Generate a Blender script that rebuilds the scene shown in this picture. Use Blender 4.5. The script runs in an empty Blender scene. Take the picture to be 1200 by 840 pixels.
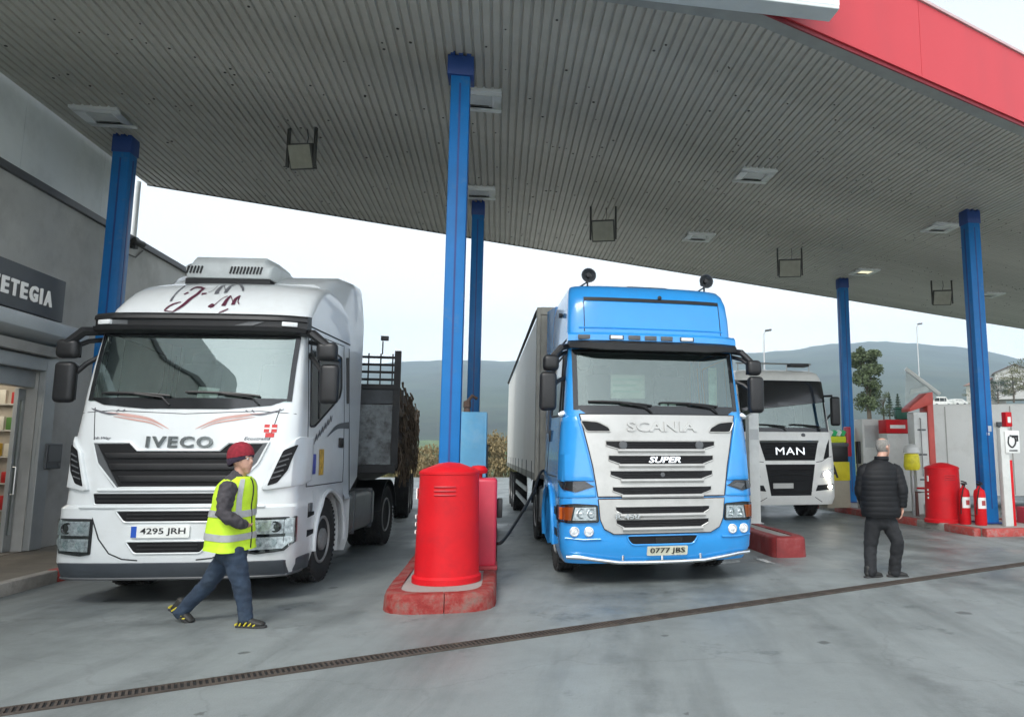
import bpy, bmesh, math, random
from math import sin, cos, tan, atan, pi, radians, sqrt
from mathutils import Vector, Matrix, noise
random.seed(7)
S = bpy.context.scene
C = S.collection
# ------------------------------------------------------------------ camera
FPX, CX, CY, HZ, EYE = 850.0, 730.0, 420.0, 529.0, 1.63     # focal length, principal point and horizon of the photo (1200 x 840), eye height
PITCH = atan((HZ - CY) / FPX)
cam = bpy.data.cameras.new('camera')
cam.sensor_width = 36.0
cam.lens = 36.0 * FPX / 1200.0
cam.shift_x = (600.0 - CX) / 1200.0
cam.shift_y = 0.0
cam.clip_end = 20000
camo = bpy.data.objects.new('camera', cam)
C.objects.link(camo)
camo.location = (0, 0, EYE)
camo.rotation_euler = (pi / 2 + PITCH, 0, 0)
S.camera = camo
# ------------------------------------------------------------------ sky, sun, exposure
SUN_EL, SUN_AZ = radians(50), radians(198)          # azimuth clockwise from +Y
wd = bpy.data.worlds.new('World')
S.world = wd
wd.use_nodes = True
nt = wd.node_tree
nt.nodes.clear()
sky = nt.nodes.new('ShaderNodeTexSky')
sky.sky_type = 'NISHITA'
sky.sun_disc = False
sky.sun_elevation = SUN_EL
sky.sun_rotation = SUN_AZ
sky.air_density = 1.0
sky.dust_density = 0.25
sky.ozone_density = 1.0
hs = nt.nodes.new('ShaderNodeHueSaturation')        # overcast: the cloud sheet takes most of the blue out of the sky
hs.inputs['Saturation'].default_value = 0.16
bg = nt.nodes.new('ShaderNodeBackground')
bg.inputs['Strength'].default_value = 0.14
wo = nt.nodes.new('ShaderNodeOutputWorld')
nt.links.new(sky.outputs[0], hs.inputs['Color'])
nt.links.new(hs.outputs[0], bg.inputs['Color'])
nt.links.new(bg.outputs[0], wo.inputs['Surface'])
sl = bpy.data.lights.new('sun', 'SUN')
sl.energy = 1.2
sl.angle = radians(25)
sl.color = (1.0, 0.97, 0.92)
so = bpy.data.objects.new('sun', sl)
C.objects.link(so)
sd = Vector((sin(SUN_AZ) * cos(SUN_EL), cos(SUN_AZ) * cos(SUN_EL), sin(SUN_EL)))
so.rotation_euler = (-sd).to_track_quat('-Z', 'Y').to_euler()
S.view_settings.view_transform = 'Standard'
S.view_settings.look = 'None'
S.view_settings.exposure = 1.55
S.view_settings.gamma = 1.0
S.render.engine = 'CYCLES'
S.cycles.max_bounces = 7
S.cycles.diffuse_bounces = 4
S.cycles.glossy_bounces = 4
S.cycles.transparent_max_bounces = 12
S.cycles.volume_bounces = 0
# ------------------------------------------------------------------ survey: pixel of the photo -> point of the place
_cp, _sp = cos(PITCH), sin(PITCH)
def ray(x, y):
    a = (x - CX) / FPX
    b = (CY - y) / FPX
    return Vector((a, _cp - b * _sp, _sp + b * _cp))
def gz(x, y, z=0.0):                      # on a level plane
    r = ray(x, y); t = (z - EYE) / r.z
    return Vector((r.x * t, r.y * t, z))
def gy(x, y, Y):                          # at a distance
    r = ray(x, y); t = Y / r.y
    return Vector((r.x * t, Y, EYE + r.z * t))
# ------------------------------------------------------------------ materials
def _n(t, kind, **kw):
    n = t.nodes.new(kind)
    for k, v in kw.items():
        if k in n.inputs: n.inputs[k].default_value = v
        else: setattr(n, k, v)
    return n
MATS = {}
def mat(name, col, rough=0.5, metal=0.0, coat=0.0, var=0.12, vscale=3.0, bump=0.0, bscale=60.0, dirt=None, dscale=2.0, damt=0.0,
        rvar=0.0, emit=0.0, spec=0.5, alpha=1.0, stretch=None, dlo=0.5, dhi=0.75):
    """base colour with two scales of value noise, optional dirt layer, roughness noise and fine bump"""
    if name in MATS: return MATS[name]
    m = bpy.data.materials.new(name); m.use_nodes = True
    t = m.node_tree; b = t.nodes['Principled BSDF']
    tc = _n(t, 'ShaderNodeTexCoord'); vec = tc.outputs['Object']
    if stretch:
        mp = _n(t, 'ShaderNodeMapping'); mp.inputs['Scale'].default_value = stretch
        t.links.new(vec, mp.inputs['Vector']); vec = mp.outputs[0]
    n1 = _n(t, 'ShaderNodeTexNoise', Scale=vscale, Detail=6.0, Roughness=0.65)
    t.links.new(vec, n1.inputs['Vector'])
    mr = _n(t, 'ShaderNodeMapRange'); mr.inputs['From Min'].default_value = 0.3; mr.inputs['From Max'].default_value = 0.7
    mr.inputs['To Min'].default_value = 1 - var; mr.inputs['To Max'].default_value = 1 + var
    t.links.new(n1.outputs['Fac'], mr.inputs['Value'])
    mx = _n(t, 'ShaderNodeVectorMath', operation='SCALE'); mx.inputs[0].default_value = col[:3]
    t.links.new(mr.outputs[0], mx.inputs['Scale'])
    out = mx.outputs[0]
    if dirt:
        n2 = _n(t, 'ShaderNodeTexNoise', Scale=dscale, Detail=8.0, Roughness=0.7)
        t.links.new(vec, n2.inputs['Vector'])
        r2 = _n(t, 'ShaderNodeMapRange'); r2.inputs['From Min'].default_value = dlo; r2.inputs['From Max'].default_value = dhi
        r2.inputs['To Min'].default_value = 0; r2.inputs['To Max'].default_value = damt
        t.links.new(n2.outputs['Fac'], r2.inputs['Value'])
        mc = _n(t, 'ShaderNodeMix', data_type='RGBA')
        t.links.new(r2.outputs[0], mc.inputs[0]); t.links.new(out, mc.inputs[6]); mc.inputs[7].default_value = (*dirt, 1)
        out = mc.outputs[2]
    t.links.new(out, b.inputs['Base Color'])
    b.inputs['Roughness'].default_value = rough
    if rvar:
        r3 = _n(t, 'ShaderNodeMapRange'); r3.inputs['From Min'].default_value = 0.3; r3.inputs['From Max'].default_value = 0.7
        r3.inputs['To Min'].default_value = max(0.02, rough - rvar); r3.inputs['To Max'].default_value = min(1, rough + rvar)
        t.links.new(n1.outputs['Fac'], r3.inputs['Value']); t.links.new(r3.outputs[0], b.inputs['Roughness'])
    b.inputs['Metallic'].default_value = metal
    b.inputs['Specular IOR Level'].default_value = spec
    b.inputs['Coat Weight'].default_value = coat
    b.inputs['Coat Roughness'].default_value = 0.06
    if bump:
        n4 = _n(t, 'ShaderNodeTexNoise', Scale=bscale, Detail=4.0)
        t.links.new(vec, n4.inputs['Vector'])
        bp = _n(t, 'ShaderNodeBump'); bp.inputs['Strength'].default_value = bump; bp.inputs['Distance'].default_value = 0.02
        t.links.new(n4.outputs['Fac'], bp.inputs['Height']); t.links.new(bp.outputs[0], b.inputs['Normal'])
    if emit:
        b.inputs['Emission Color'].default_value = (*col[:3], 1); b.inputs['Emission Strength'].default_value = emit
    MATS[name] = m
    return m
def glass(name, tint=(0.75, 0.82, 0.8), refl=0.2, rough=0.02):
    """thin pane: part mirror (more at grazing), the rest lets the tinted view through"""
    if name in MATS: return MATS[name]
    m = bpy.data.materials.new(name); m.use_nodes = True
    t = m.node_tree; t.nodes.clear()
    o = _n(t, 'ShaderNodeOutputMaterial'); mx = _n(t, 'ShaderNodeMixShader')
    tr = _n(t, 'ShaderNodeBsdfTransparent'); tr.inputs[0].default_value = (*tint, 1)
    gl = _n(t, 'ShaderNodeBsdfGlossy'); gl.inputs['Roughness'].default_value = rough; gl.inputs[0].default_value = (0.76, 0.88, 0.83, 1)
    lw = _n(t, 'ShaderNodeLayerWeight'); lw.inputs['Blend'].default_value = 0.35
    mr = _n(t, 'ShaderNodeMapRange'); mr.inputs['To Min'].default_value = refl; mr.inputs['To Max'].default_value = 0.9
    t.links.new(lw.outputs['Fresnel'], mr.inputs['Value'])
    t.links.new(mr.outputs[0], mx.inputs[0]); t.links.new(tr.outputs[0], mx.inputs[1]); t.links.new(gl.outputs[0], mx.inputs[2])
    t.links.new(mx.outputs[0], o.inputs['Surface'])
    MATS[name] = m
    return m
# ------------------------------------------------------------------ objects
def tag(o, label=None, cat=None, group=None, kind=None):
    if label: o['label'] = label
    if cat: o['category'] = cat
    if group: o['group'] = group
    if kind: o['kind'] = kind
    return o
def empty(name, loc=(0, 0, 0), rz=0.0, label=None, cat=None, group=None, parent=None):
    o = bpy.data.objects.new(name, None); C.objects.link(o)
    o.empty_display_size = 0.3
    o.location = loc; o.rotation_euler = (0, 0, rz)
    if parent: o.parent = parent
    return tag(o, label, cat, group)
def link(name, me, m=None, parent=None):
    o = bpy.data.objects.new(name, me); C.objects.link(o)
    if m is not None:
        me.materials.clear(); me.materials.append(m)
    if parent: o.parent = parent
    return o
def build(name, bm, m, parent=None, smooth=35, bevel=0.0, segs=2, loc=None, rz=0.0, weld=0.0005):
    """finish a bmesh into ONE object: weld, smooth below an angle, optional bevel of the hard edges"""
    if weld: bmesh.ops.remove_doubles(bm, verts=bm.verts, dist=weld)
    bmesh.ops.recalc_face_normals(bm, faces=bm.faces)
    if bevel:
        ed = [e for e in bm.edges if len(e.link_faces) == 2 and e.calc_face_angle(0) > radians(40)]
        if ed: bmesh.ops.bevel(bm, geom=ed, offset=bevel, segments=segs, affect='EDGES', profile=0.5, clamp_overlap=True)
    if smooth:
        a = radians(smooth)
        for f in bm.faces: f.smooth = True
        for e in bm.edges:
            if len(e.link_faces) == 2 and e.calc_face_angle(0) > a: e.smooth = False
    me = bpy.data.meshes.new(name); bm.to_mesh(me); bm.free()
    o = link(name, me, m, parent)
    if loc is not None: o.location = loc
    if rz: o.rotation_euler = (0, 0, rz)
    return o
def copy_tree(o, parent=None, loc=None, rz=None, label=None):
    c = o.copy(); C.objects.link(c); c.parent = parent
    if loc is not None: c.location = loc
    if rz is not None: c.rotation_euler = (0, 0, rz)
    if label: c['label'] = label
    for ch in o.children: copy_tree(ch, c)
    return c
# ------------------------------------------------------------------ shapes into a bmesh
def B(): return bmesh.new()
def box(bm, c, s, rot=None):
    """box by centre and size; rot = Matrix 3x3"""
    x, y, z = s[0] / 2, s[1] / 2, s[2] / 2
    vs = []
    for dx, dy, dz in ((-x, -y, -z), (x, -y, -z), (x, y, -z), (-x, y, -z), (-x, -y, z), (x, -y, z), (x, y, z), (-x, y, z)):
        v = Vector((dx, dy, dz))
        if rot: v = rot @ v
        vs.append(bm.verts.new(v + Vector(c)))
    for f in ((0, 3, 2, 1), (4, 5, 6, 7), (0, 1, 5, 4), (1, 2, 6, 5), (2, 3, 7, 6), (3, 0, 4, 7)):
        bm.faces.new([vs[i] for i in f])
def bx(bm, x0, x1, y0, y1, z0, z1): box(bm, ((x0 + x1) / 2, (y0 + y1) / 2, (z0 + z1) / 2), (x1 - x0, y1 - y0, z1 - z0))
def rings(bm, rs, cap0=True, cap1=True, closed=True):
    R = [[bm.verts.new(p) for p in r] for r in rs]
    n = len(R[0])
    for a, b in zip(R, R[1:]):
        for i in range(n if closed else n - 1):
            j = (i + 1) % n
            bm.faces.new((a[i], a[j], b[j], b[i]))
    if cap0: bm.faces.new(R[0][::-1])
    if cap1: bm.faces.new(R[-1])
    return R
def tube(bm, pts, r, seg=8, cap=True):
    """round bar along points; r a number or one radius per point"""
    pts = [Vector(p) for p in pts]
    rr = r if isinstance(r, (list, tuple)) else [r] * len(pts)
    up = None; rs = []
    for i, p in enumerate(pts):
        d = (pts[min(i + 1, len(pts) - 1)] - pts[max(i - 1, 0)]).normalized()
        if up is None:
            up = Vector((0, 0, 1)) if abs(d.z) < 0.9 else Vector((1, 0, 0))
        a = d.cross(up)
        if a.length < 1e-4: a = d.cross(Vector((0, 1, 0)))
        a.normalize(); b = a.cross(d).normalized(); up = b
        rs.append([p + (a * cos(2 * pi * k / seg) + b * sin(2 * pi * k / seg)) * rr[i] for k in range(seg)])
    rings(bm, rs, cap, cap)
def lathe(bm, prof, c=(0, 0, 0), seg=32, axis='z', a0=0, a1=2 * pi):
    """turn a profile of (radius, height) about an axis through c"""
    c = Vector(c); full = abs(a1 - a0 - 2 * pi) < 1e-6
    n = seg if full else seg + 1
    rs = []
    for r, h in prof:
        ring = []
        for k in range(n):
            a = a0 + (a1 - a0) * k / seg
            u, v = max(r, 1e-4) * cos(a), max(r, 1e-4) * sin(a)
            ring.append(c + (Vector((u, v, h)) if axis == 'z' else Vector((h, u, v)) if axis == 'x' else Vector((u, h, v))))
        rs.append(ring)
    rings(bm, rs, full, full, closed=full)
def prism(bm, poly, f, d0, d1):
    """polygon (u,v) extruded between depths d0 and d1; f(u,v,d) -> point"""
    a = [bm.verts.new(f(u, v, d0)) for u, v in poly]
    b = [bm.verts.new(f(u, v, d1)) for u, v in poly]
    bm.faces.new(a[::-1]); bm.faces.new(b)
    n = len(poly)
    for i in range(n):
        j = (i + 1) % n
        bm.faces.new((a[i], a[j], b[j], b[i]))
def _clip(poly, ax, val, keep_less):
    out = []
    n = len(poly)
    for i in range(n):
        p, q = poly[i], poly[(i + 1) % n]
        pi_, qi = (p[ax] <= val) == keep_less or p[ax] == val, (q[ax] <= val) == keep_less or q[ax] == val
        if pi_: out.append(p)
        if pi_ != qi:
            t = (val - p[ax]) / (q[ax] - p[ax])
            out.append((p[0] + (q[0] - p[0]) * t, p[1] + (q[1] - p[1]) * t))
    return out
def area(poly): return 0.5 * sum(poly[i][0] * poly[(i + 1) % len(poly)][1] - poly[(i + 1) % len(poly)][0] * poly[i][1] for i in range(len(poly)))
def rnd(poly, r, n=3):
    """round the corners of a polygon"""
    out = []
    m = len(poly)
    for i in range(m):
        a, b, c = Vector(poly[i - 1]), Vector(poly[i]), Vector(poly[(i + 1) % m])
        ra = min(r, (a - b).length * 0.45, (c - b).length * 0.45)
        p, q = b + (a - b).normalized() * ra, b + (c - b).normalized() * ra
        for k in range(n + 1):
            t = k / n
            out.append(tuple((1 - t) ** 2 * p + 2 * t * (1 - t) * b + t * t * q))
    return out
def patch(bm, f, poly, off=0.01, thick=0.02, cell=0.12):
    """sheet metal: a polygon (u,v) laid over a curved surface f(u,v,off), `off` proud of it and `thick` deep"""
    if area(poly) < 0: poly = poly[::-1]
    us = [p[0] for p in poly]; vs = [p[1] for p in poly]
    nu = max(1, int(math.ceil((max(us) - min(us)) / cell))); nv = max(1, int(math.ceil((max(vs) - min(vs)) / cell)))
    du, dv = (max(us) - min(us)) / nu, (max(vs) - min(vs)) / nv
    cache = {}
    def V(p, d):
        k = (round(p[0], 5), round(p[1], 5), d)
        if k not in cache: cache[k] = bm.verts.new(f(p[0], p[1], d))
        return cache[k]
    edges = {}
    for i in range(nu):
        a = _clip(poly, 0, min(us) + i * du, False) if i else poly
        a = _clip(a, 0, min(us) + (i + 1) * du, True) if i < nu - 1 else a
        if len(a) < 3: continue
        for j in range(nv):
            b = _clip(a, 1, min(vs) + j * dv, False) if j else a
            b = _clip(b, 1, min(vs) + (j + 1) * dv, True) if j < nv - 1 else b
            q = []
            for p in b:
                if not q or abs(p[0] - q[-1][0]) + abs(p[1] - q[-1][1]) > 2e-4: q.append(p)
            if len(q) > 1 and abs(q[0][0] - q[-1][0]) + abs(q[0][1] - q[-1][1]) < 2e-4: q.pop()
            if len(q) < 3 or abs(area(q)) < 1e-6: continue
            vv = [V(p, off) for p in q]
            if len(set(vv)) < 3: continue
            try: bm.faces.new(vv)
            except ValueError: continue
            for k in range(len(q)):
                e = (vv[k], vv[(k + 1) % len(q)])
                edges[e] = (q[k], q[(k + 1) % len(q)])
    if thick:
        for (va, vb), (pa, pb) in edges.items():
            if (vb, va) in edges: continue
            wa, wb = V(pa, off - thick), V(pb, off - thick)
            try: bm.faces.new((vb, va, wa, wb))
            except ValueError: pass
def rim(bm, f, poly, r=0.012, off=0.0, seg=6, step=0.08, closed=True):
    """a rounded bead along a polygon outline on a curved surface"""
    pts = []
    m = len(poly)
    for i in range(m if closed else m - 1):
        a, b = Vector(poly[i]), Vector(poly[(i + 1) % m])
        k = max(1, int((b - a).length / step))
        for q in range(k):
            p = a + (b - a) * (q / k)
            pts.append(f(p.x, p.y, off))
    pts.append(f(poly[0][0], poly[0][1], off) if closed else f(poly[-1][0], poly[-1][1], off))
    tube(bm, pts, r, seg)
def text_bm(bm, s, u, v, w, h, f, off=0.012, thick=0.012, bold=0.0, shear=0.0, space=1.0):
    """letters fitted to a w x h box centred on (u,v) of surface f(u,v,off); they stand `thick` proud"""
    cu = bpy.data.curves.new('lettering', 'FONT'); cu.body = s; cu.resolution_u = 3; cu.offset = bold; cu.shear = shear; cu.space_character = space
    o = bpy.data.objects.new('lettering', cu); C.objects.link(o)
    dg = bpy.context.evaluated_depsgraph_get(); dg.update()
    me = bpy.data.meshes.new_from_object(o.evaluated_get(dg))
    bpy.data.objects.remove(o); bpy.data.curves.remove(cu)
    xs = [p.co.x for p in me.vertices]; ys = [p.co.y for p in me.vertices]
    x0, x1, y0, y1 = min(xs), max(xs), min(ys), max(ys)
    def M(co, d): return f(u + ((co.x - x0) / (x1 - x0) - 0.5) * w, v + ((co.y - y0) / (y1 - y0) - 0.5) * h, d)
    T = [bm.verts.new(M(p.co, off)) for p in me.vertices]
    Bk = [bm.verts.new(M(p.co, off - thick)) for p in me.vertices]
    cnt = {}
    for p in me.polygons:
        ids = list(p.vertices)
        try: bm.faces.new([T[i] for i in ids])
        except ValueError: pass
        for a, b in zip(ids, ids[1:] + ids[:1]): cnt[(a, b)] = 1
    for a, b in cnt:
        if (b, a) not in cnt:
            try: bm.faces.new((T[b], T[a], Bk[a], Bk[b]))
            except ValueError: pass
    bpy.data.meshes.remove(me)
def text(name, s, u, v, w, h, f, m, parent, **kw):
    bm = B(); text_bm(bm, s, u, v, w, h, f, **kw)
    return build(name, bm, m, parent, smooth=0, weld=0)
def rbox(name, c, s, r, m, parent=None, rot=None, segs=3, smooth=50):
    bm = B(); box(bm, c, s, rot)
    return build(name, bm, m, parent, bevel=r, segs=segs, smooth=smooth)
# ================================================================== THE SETTING
AG, AE = radians(-9.7), radians(57.5)               # headings of the lanes / soffit grooves and of the canopy edges
GV, EV = Vector((sin(AG), cos(AG), 0)), Vector((sin(AE), cos(AE), 0))
A0 = Vector((1.67, 8.27, 0))
RZG = -AG                                            # rotation that turns local +Y onto the lane heading
RZE = pi / 2 - AE                                    # rotation that turns local +X onto the canopy edge
ZS = 6.9                                             # soffit
def K(s, t, z=0.0): return A0 + EV * s + GV * t + Vector((0, 0, z))

# ---- forecourt concrete
def concrete(name, col, oil=True):
    m = bpy.data.materials.new(name); m.use_nodes = True
    t = m.node_tree; b = t.nodes['Principled BSDF']
    tc = _n(t, 'ShaderNodeTexCoord'); vec = tc.outputs['Object']
    def nz(sc, det=6, rough=0.6, lo=0.35, hi=0.65, a=0.0, z=1.0, vec_=None):
        n = _n(t, 'ShaderNodeTexNoise', Scale=sc, Detail=det, Roughness=rough); t.links.new(vec_ or vec, n.inputs['Vector'])
        r = _n(t, 'ShaderNodeMapRange'); r.inputs['From Min'].default_value = lo; r.inputs['From Max'].default_value = hi
        r.inputs['To Min'].default_value = a; r.inputs['To Max'].default_value = z
        t.links.new(n.outputs['Fac'], r.inputs['Value']); return r.outputs[0]
    def mix(f, c1, c2):
        x = _n(t, 'ShaderNodeMix', data_type='RGBA')
        t.links.new(f, x.inputs[0])
        for i, c in ((6, c1), (7, c2)):
            if isinstance(c, tuple): x.inputs[i].default_value = (*c, 1)
            else: t.links.new(c, x.inputs[i])
        return x.outputs[2]
    c = col
    o = mix(nz(0.35), tuple(v * 0.90 for v in c), tuple(v * 1.07 for v in c))
    o = mix(nz(2.2, 8, 0.7, 0.45, 0.75, 0, 0.32), o, tuple(v * 0.6 for v in c))
    # wear dragged along the lanes
    mp = _n(t, 'ShaderNodeMapping'); mp.inputs['Rotation'].default_value = (0, 0, AG); mp.inputs['Scale'].default_value = (1.0, 0.12, 1)
    t.links.new(vec, mp.inputs['Vector'])
    o = mix(nz(1.6, 6, 0.6, 0.47, 0.70, 0, 0.6, mp.outputs[0]), o, (0.075, 0.085, 0.083))
    # oil spots
    o = mix(nz(0.9, 9, 0.75, 0.58, 0.68, 0, 0.75), o, (0.045, 0.055, 0.055))
    # drips and damp down the middle of each lane, plus shade painted under the standing vehicles
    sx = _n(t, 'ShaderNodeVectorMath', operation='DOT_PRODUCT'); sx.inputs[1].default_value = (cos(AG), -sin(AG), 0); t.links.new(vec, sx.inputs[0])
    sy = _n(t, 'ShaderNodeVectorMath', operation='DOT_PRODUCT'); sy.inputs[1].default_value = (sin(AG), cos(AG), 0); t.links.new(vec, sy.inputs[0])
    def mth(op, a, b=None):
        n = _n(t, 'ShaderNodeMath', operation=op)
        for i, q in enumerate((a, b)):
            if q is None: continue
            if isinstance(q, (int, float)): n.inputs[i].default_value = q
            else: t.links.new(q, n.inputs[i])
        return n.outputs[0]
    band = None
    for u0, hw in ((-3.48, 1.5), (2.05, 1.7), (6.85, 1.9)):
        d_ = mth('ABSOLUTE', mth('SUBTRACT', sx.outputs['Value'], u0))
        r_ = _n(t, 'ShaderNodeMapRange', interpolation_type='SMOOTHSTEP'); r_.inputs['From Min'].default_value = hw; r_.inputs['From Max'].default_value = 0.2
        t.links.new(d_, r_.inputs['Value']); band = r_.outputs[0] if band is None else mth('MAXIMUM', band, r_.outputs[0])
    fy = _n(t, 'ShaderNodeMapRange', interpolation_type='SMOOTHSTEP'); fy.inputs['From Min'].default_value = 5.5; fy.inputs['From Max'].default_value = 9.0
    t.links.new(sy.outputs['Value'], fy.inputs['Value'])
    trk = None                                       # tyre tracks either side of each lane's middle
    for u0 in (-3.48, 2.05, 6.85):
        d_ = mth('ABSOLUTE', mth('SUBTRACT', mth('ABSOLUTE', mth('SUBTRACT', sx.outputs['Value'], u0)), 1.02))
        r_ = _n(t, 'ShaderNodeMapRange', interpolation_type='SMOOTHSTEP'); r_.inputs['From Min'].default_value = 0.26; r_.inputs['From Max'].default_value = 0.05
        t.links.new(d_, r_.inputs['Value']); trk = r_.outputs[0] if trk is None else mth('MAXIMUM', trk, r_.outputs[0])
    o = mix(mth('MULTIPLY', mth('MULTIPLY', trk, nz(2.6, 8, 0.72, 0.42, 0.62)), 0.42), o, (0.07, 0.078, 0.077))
    wet_shade = mth('MULTIPLY', mth('MULTIPLY', band, fy.outputs[0]), nz(1.1, 8, 0.68, 0.36, 0.60))
    o = mix(mth('MULTIPLY', wet_shade, 0.72), o, (0.05, 0.06, 0.06))
    wet_shade2 = mth('MULTIPLY', fy.outputs[0], nz(0.5, 9, 0.7, 0.50, 0.62)); o = mix(mth('MULTIPLY', wet_shade2, 0.5), o, (0.075, 0.088, 0.086))  # damp patches, with shade under the canopy painted into the ground colour
    # pale efflorescence and fine grain
    o = mix(nz(6.0, 8, 0.8, 0.56, 0.74, 0, 0.18), o, tuple(min(1, v * 1.5) for v in c))
    o = mix(nz(30, 6, 0.8, 0.58, 0.70, 0, 0.45), o, (0.06, 0.065, 0.063))
    o = mix(nz(140, 2, 0.5, 0.4, 0.7, 0, 0.35), o, tuple(v * 0.45 for v in c))
    # small round spots: oil drips and trodden gum, each with its own size
    vs_ = _n(t, 'ShaderNodeTexVoronoi', Scale=2.3); t.links.new(vec, vs_.inputs['Vector'])
    sp = _n(t, 'ShaderNodeSeparateColor'); t.links.new(vs_.outputs['Color'], sp.inputs[0])
    rad = mth('MULTIPLY', mth('POWER', sp.outputs[0], 5.0), 0.16)
    dot = _n(t, 'ShaderNodeMapRange', interpolation_type='SMOOTHSTEP'); dot.inputs['From Min'].default_value = 0.03; dot.inputs['From Max'].default_value = -0.01; dot.inputs['To Max'].default_value = 0.7
    wob = mth('MULTIPLY', nz(9.0, 4, 0.7, 0.3, 0.7, -0.05, 0.05), 1.0)
    t.links.new(mth('ADD', mth('SUBTRACT', vs_.outputs['Distance'], rad), wob), dot.inputs['Value'])
    big = _n(t, 'ShaderNodeMapRange'); big.inputs['From Min'].default_value = 0.02; big.inputs['From Max'].default_value = 0.05; t.links.new(rad, big.inputs['Value'])
    o = mix(mth('MULTIPLY', dot.outputs[0], big.outputs[0]), o, (0.05, 0.055, 0.054))
    # hairline cracks
    vo = _n(t, 'ShaderNodeTexVoronoi', feature='DISTANCE_TO_EDGE', Scale=0.28)
    wv = _n(t, 'ShaderNodeTexNoise', Scale=1.2, Detail=5.0); t.links.new(vec, wv.inputs['Vector'])
    ad = _n(t, 'ShaderNodeVectorMath', operation='MULTIPLY_ADD'); t.links.new(wv.outputs['Color'], ad.inputs[0])
    ad.inputs[1].default_value = (0.9, 0.9, 0.9); t.links.new(vec, ad.inputs[2]); t.links.new(ad.outputs[0], vo.inputs['Vector'])
    cr = _n(t, 'ShaderNodeMapRange'); cr.inputs['From Min'].default_value = 0.0015; cr.inputs['From Max'].default_value = 0.005
    cr.inputs['To Min'].default_value = 0.16; cr.inputs['To Max'].default_value = 0
    t.links.new(vo.outputs['Distance'], cr.inputs['Value'])
    o = mix(cr.outputs[0], o, (0.07, 0.07, 0.07))
    t.links.new(o, b.inputs['Base Color'])
    t.links.new(mth('SUBTRACT', nz(0.55, 6, 0.6, 0.38, 0.62, 0.46, 0.68), mth('MULTIPLY', mth('MAXIMUM', wet_shade, wet_shade2), 0.22)), b.inputs['Roughness'])
    bp = _n(t, 'ShaderNodeBump'); bp.inputs['Strength'].default_value = 0.25; bp.inputs['Distance'].default_value = 0.01
    n = _n(t, 'ShaderNodeTexNoise', Scale=45.0, Detail=6.0); t.links.new(vec, n.inputs['Vector'])
    t.links.new(n.outputs['Fac'], bp.inputs['Height']); t.links.new(bp.outputs[0], b.inputs['Normal'])
    return m
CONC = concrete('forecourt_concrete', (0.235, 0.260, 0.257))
GRASS = mat('meadow_grass', (0.075, 0.105, 0.035), 0.9, var=0.5, vscale=0.05, dirt=(0.16, 0.13, 0.06), dscale=0.02, damt=0.8)
bm = B(); bx(bm, -9000, 9000, -400, 9000, -1.2, -0.45)
tag(build('ground', bm, GRASS, smooth=0), kind='structure')
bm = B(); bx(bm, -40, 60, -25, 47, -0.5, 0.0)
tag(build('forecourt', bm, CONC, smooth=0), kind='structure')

# ---- drain grate across the forecourt
def rot_z(a): return Matrix.Rotation(a, 3, 'Z')
d0, d1 = Vector((-3.92, 4.81, 0)), Vector((5.85, 10.88, 0)); dd = (d1 - d0).normalized(); dn = Vector((-dd.y, dd.x, 0))
RUST = mat('rusty_steel', (0.075, 0.06, 0.05), 0.75, metal=0.3, var=0.4, vscale=6, bump=0.3, dirt=(0.13, 0.10, 0.075), dscale=4, damt=0.7)
dr = empty('drain_channel', d0 + dd * 6)
dr['kind'] = 'structure'
def dpt(s, n, z): return Vector(d0 + dd * (s - 6) + dn * n + Vector((0, 0, z))) - Vector(d0)
bm = B()
for n0, n1, z1 in ((-0.075, 0.075, 0.004),):
    prism(bm, [(-8, n0), (22, n0), (22, n1), (-8, n1)], lambda u, v, d: dpt(u, v, d), 0.001, z1)
build('channel', bm, mat('drain_dark', (0.012, 0.012, 0.012), 0.9), dr, smooth=0)
bm = B()
for n0 in (-0.082, 0.066):
    prism(bm, [(-8, n0), (22, n0), (22, n0 + 0.016), (-8, n0 + 0.016)], lambda u, v, d: dpt(u, v, d), 0.001, 0.014)
build('grate_frame', bm, RUST, dr, smooth=0)
bm = B()
s = -7.9
while s < 21.9:
    prism(bm, [(s, -0.066), (s + 0.017, -0.066), (s + 0.017, 0.066), (s, 0.066)], lambda u, v, d: dpt(u, v, d), 0.002, 0.012)
    s += 0.038
o = build('grate_bars', bm, RUST, dr, smooth=0, weld=0); o['kind'] = 'stuff'

# ---- faded lane paint by the second island
LP = mat('worn_road_paint', (0.62, 0.63, 0.60), 0.7, var=0.2, vscale=12, dirt=(0.2, 0.21, 0.21), dscale=9, damt=0.95, dlo=0.42, dhi=0.6)
bm = B()
for px in (((886, 655), (899, 659), (909, 660), (893, 654)), ((826, 660), (866, 656), (868, 658), (830, 663))):
    vs = [bm.verts.new(gz(x, y, 0.004)) for x, y in px]; bm.faces.new(vs)
o = build('lane_paint', bm, LP, smooth=0); tag(o, kind='structure')

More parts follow.
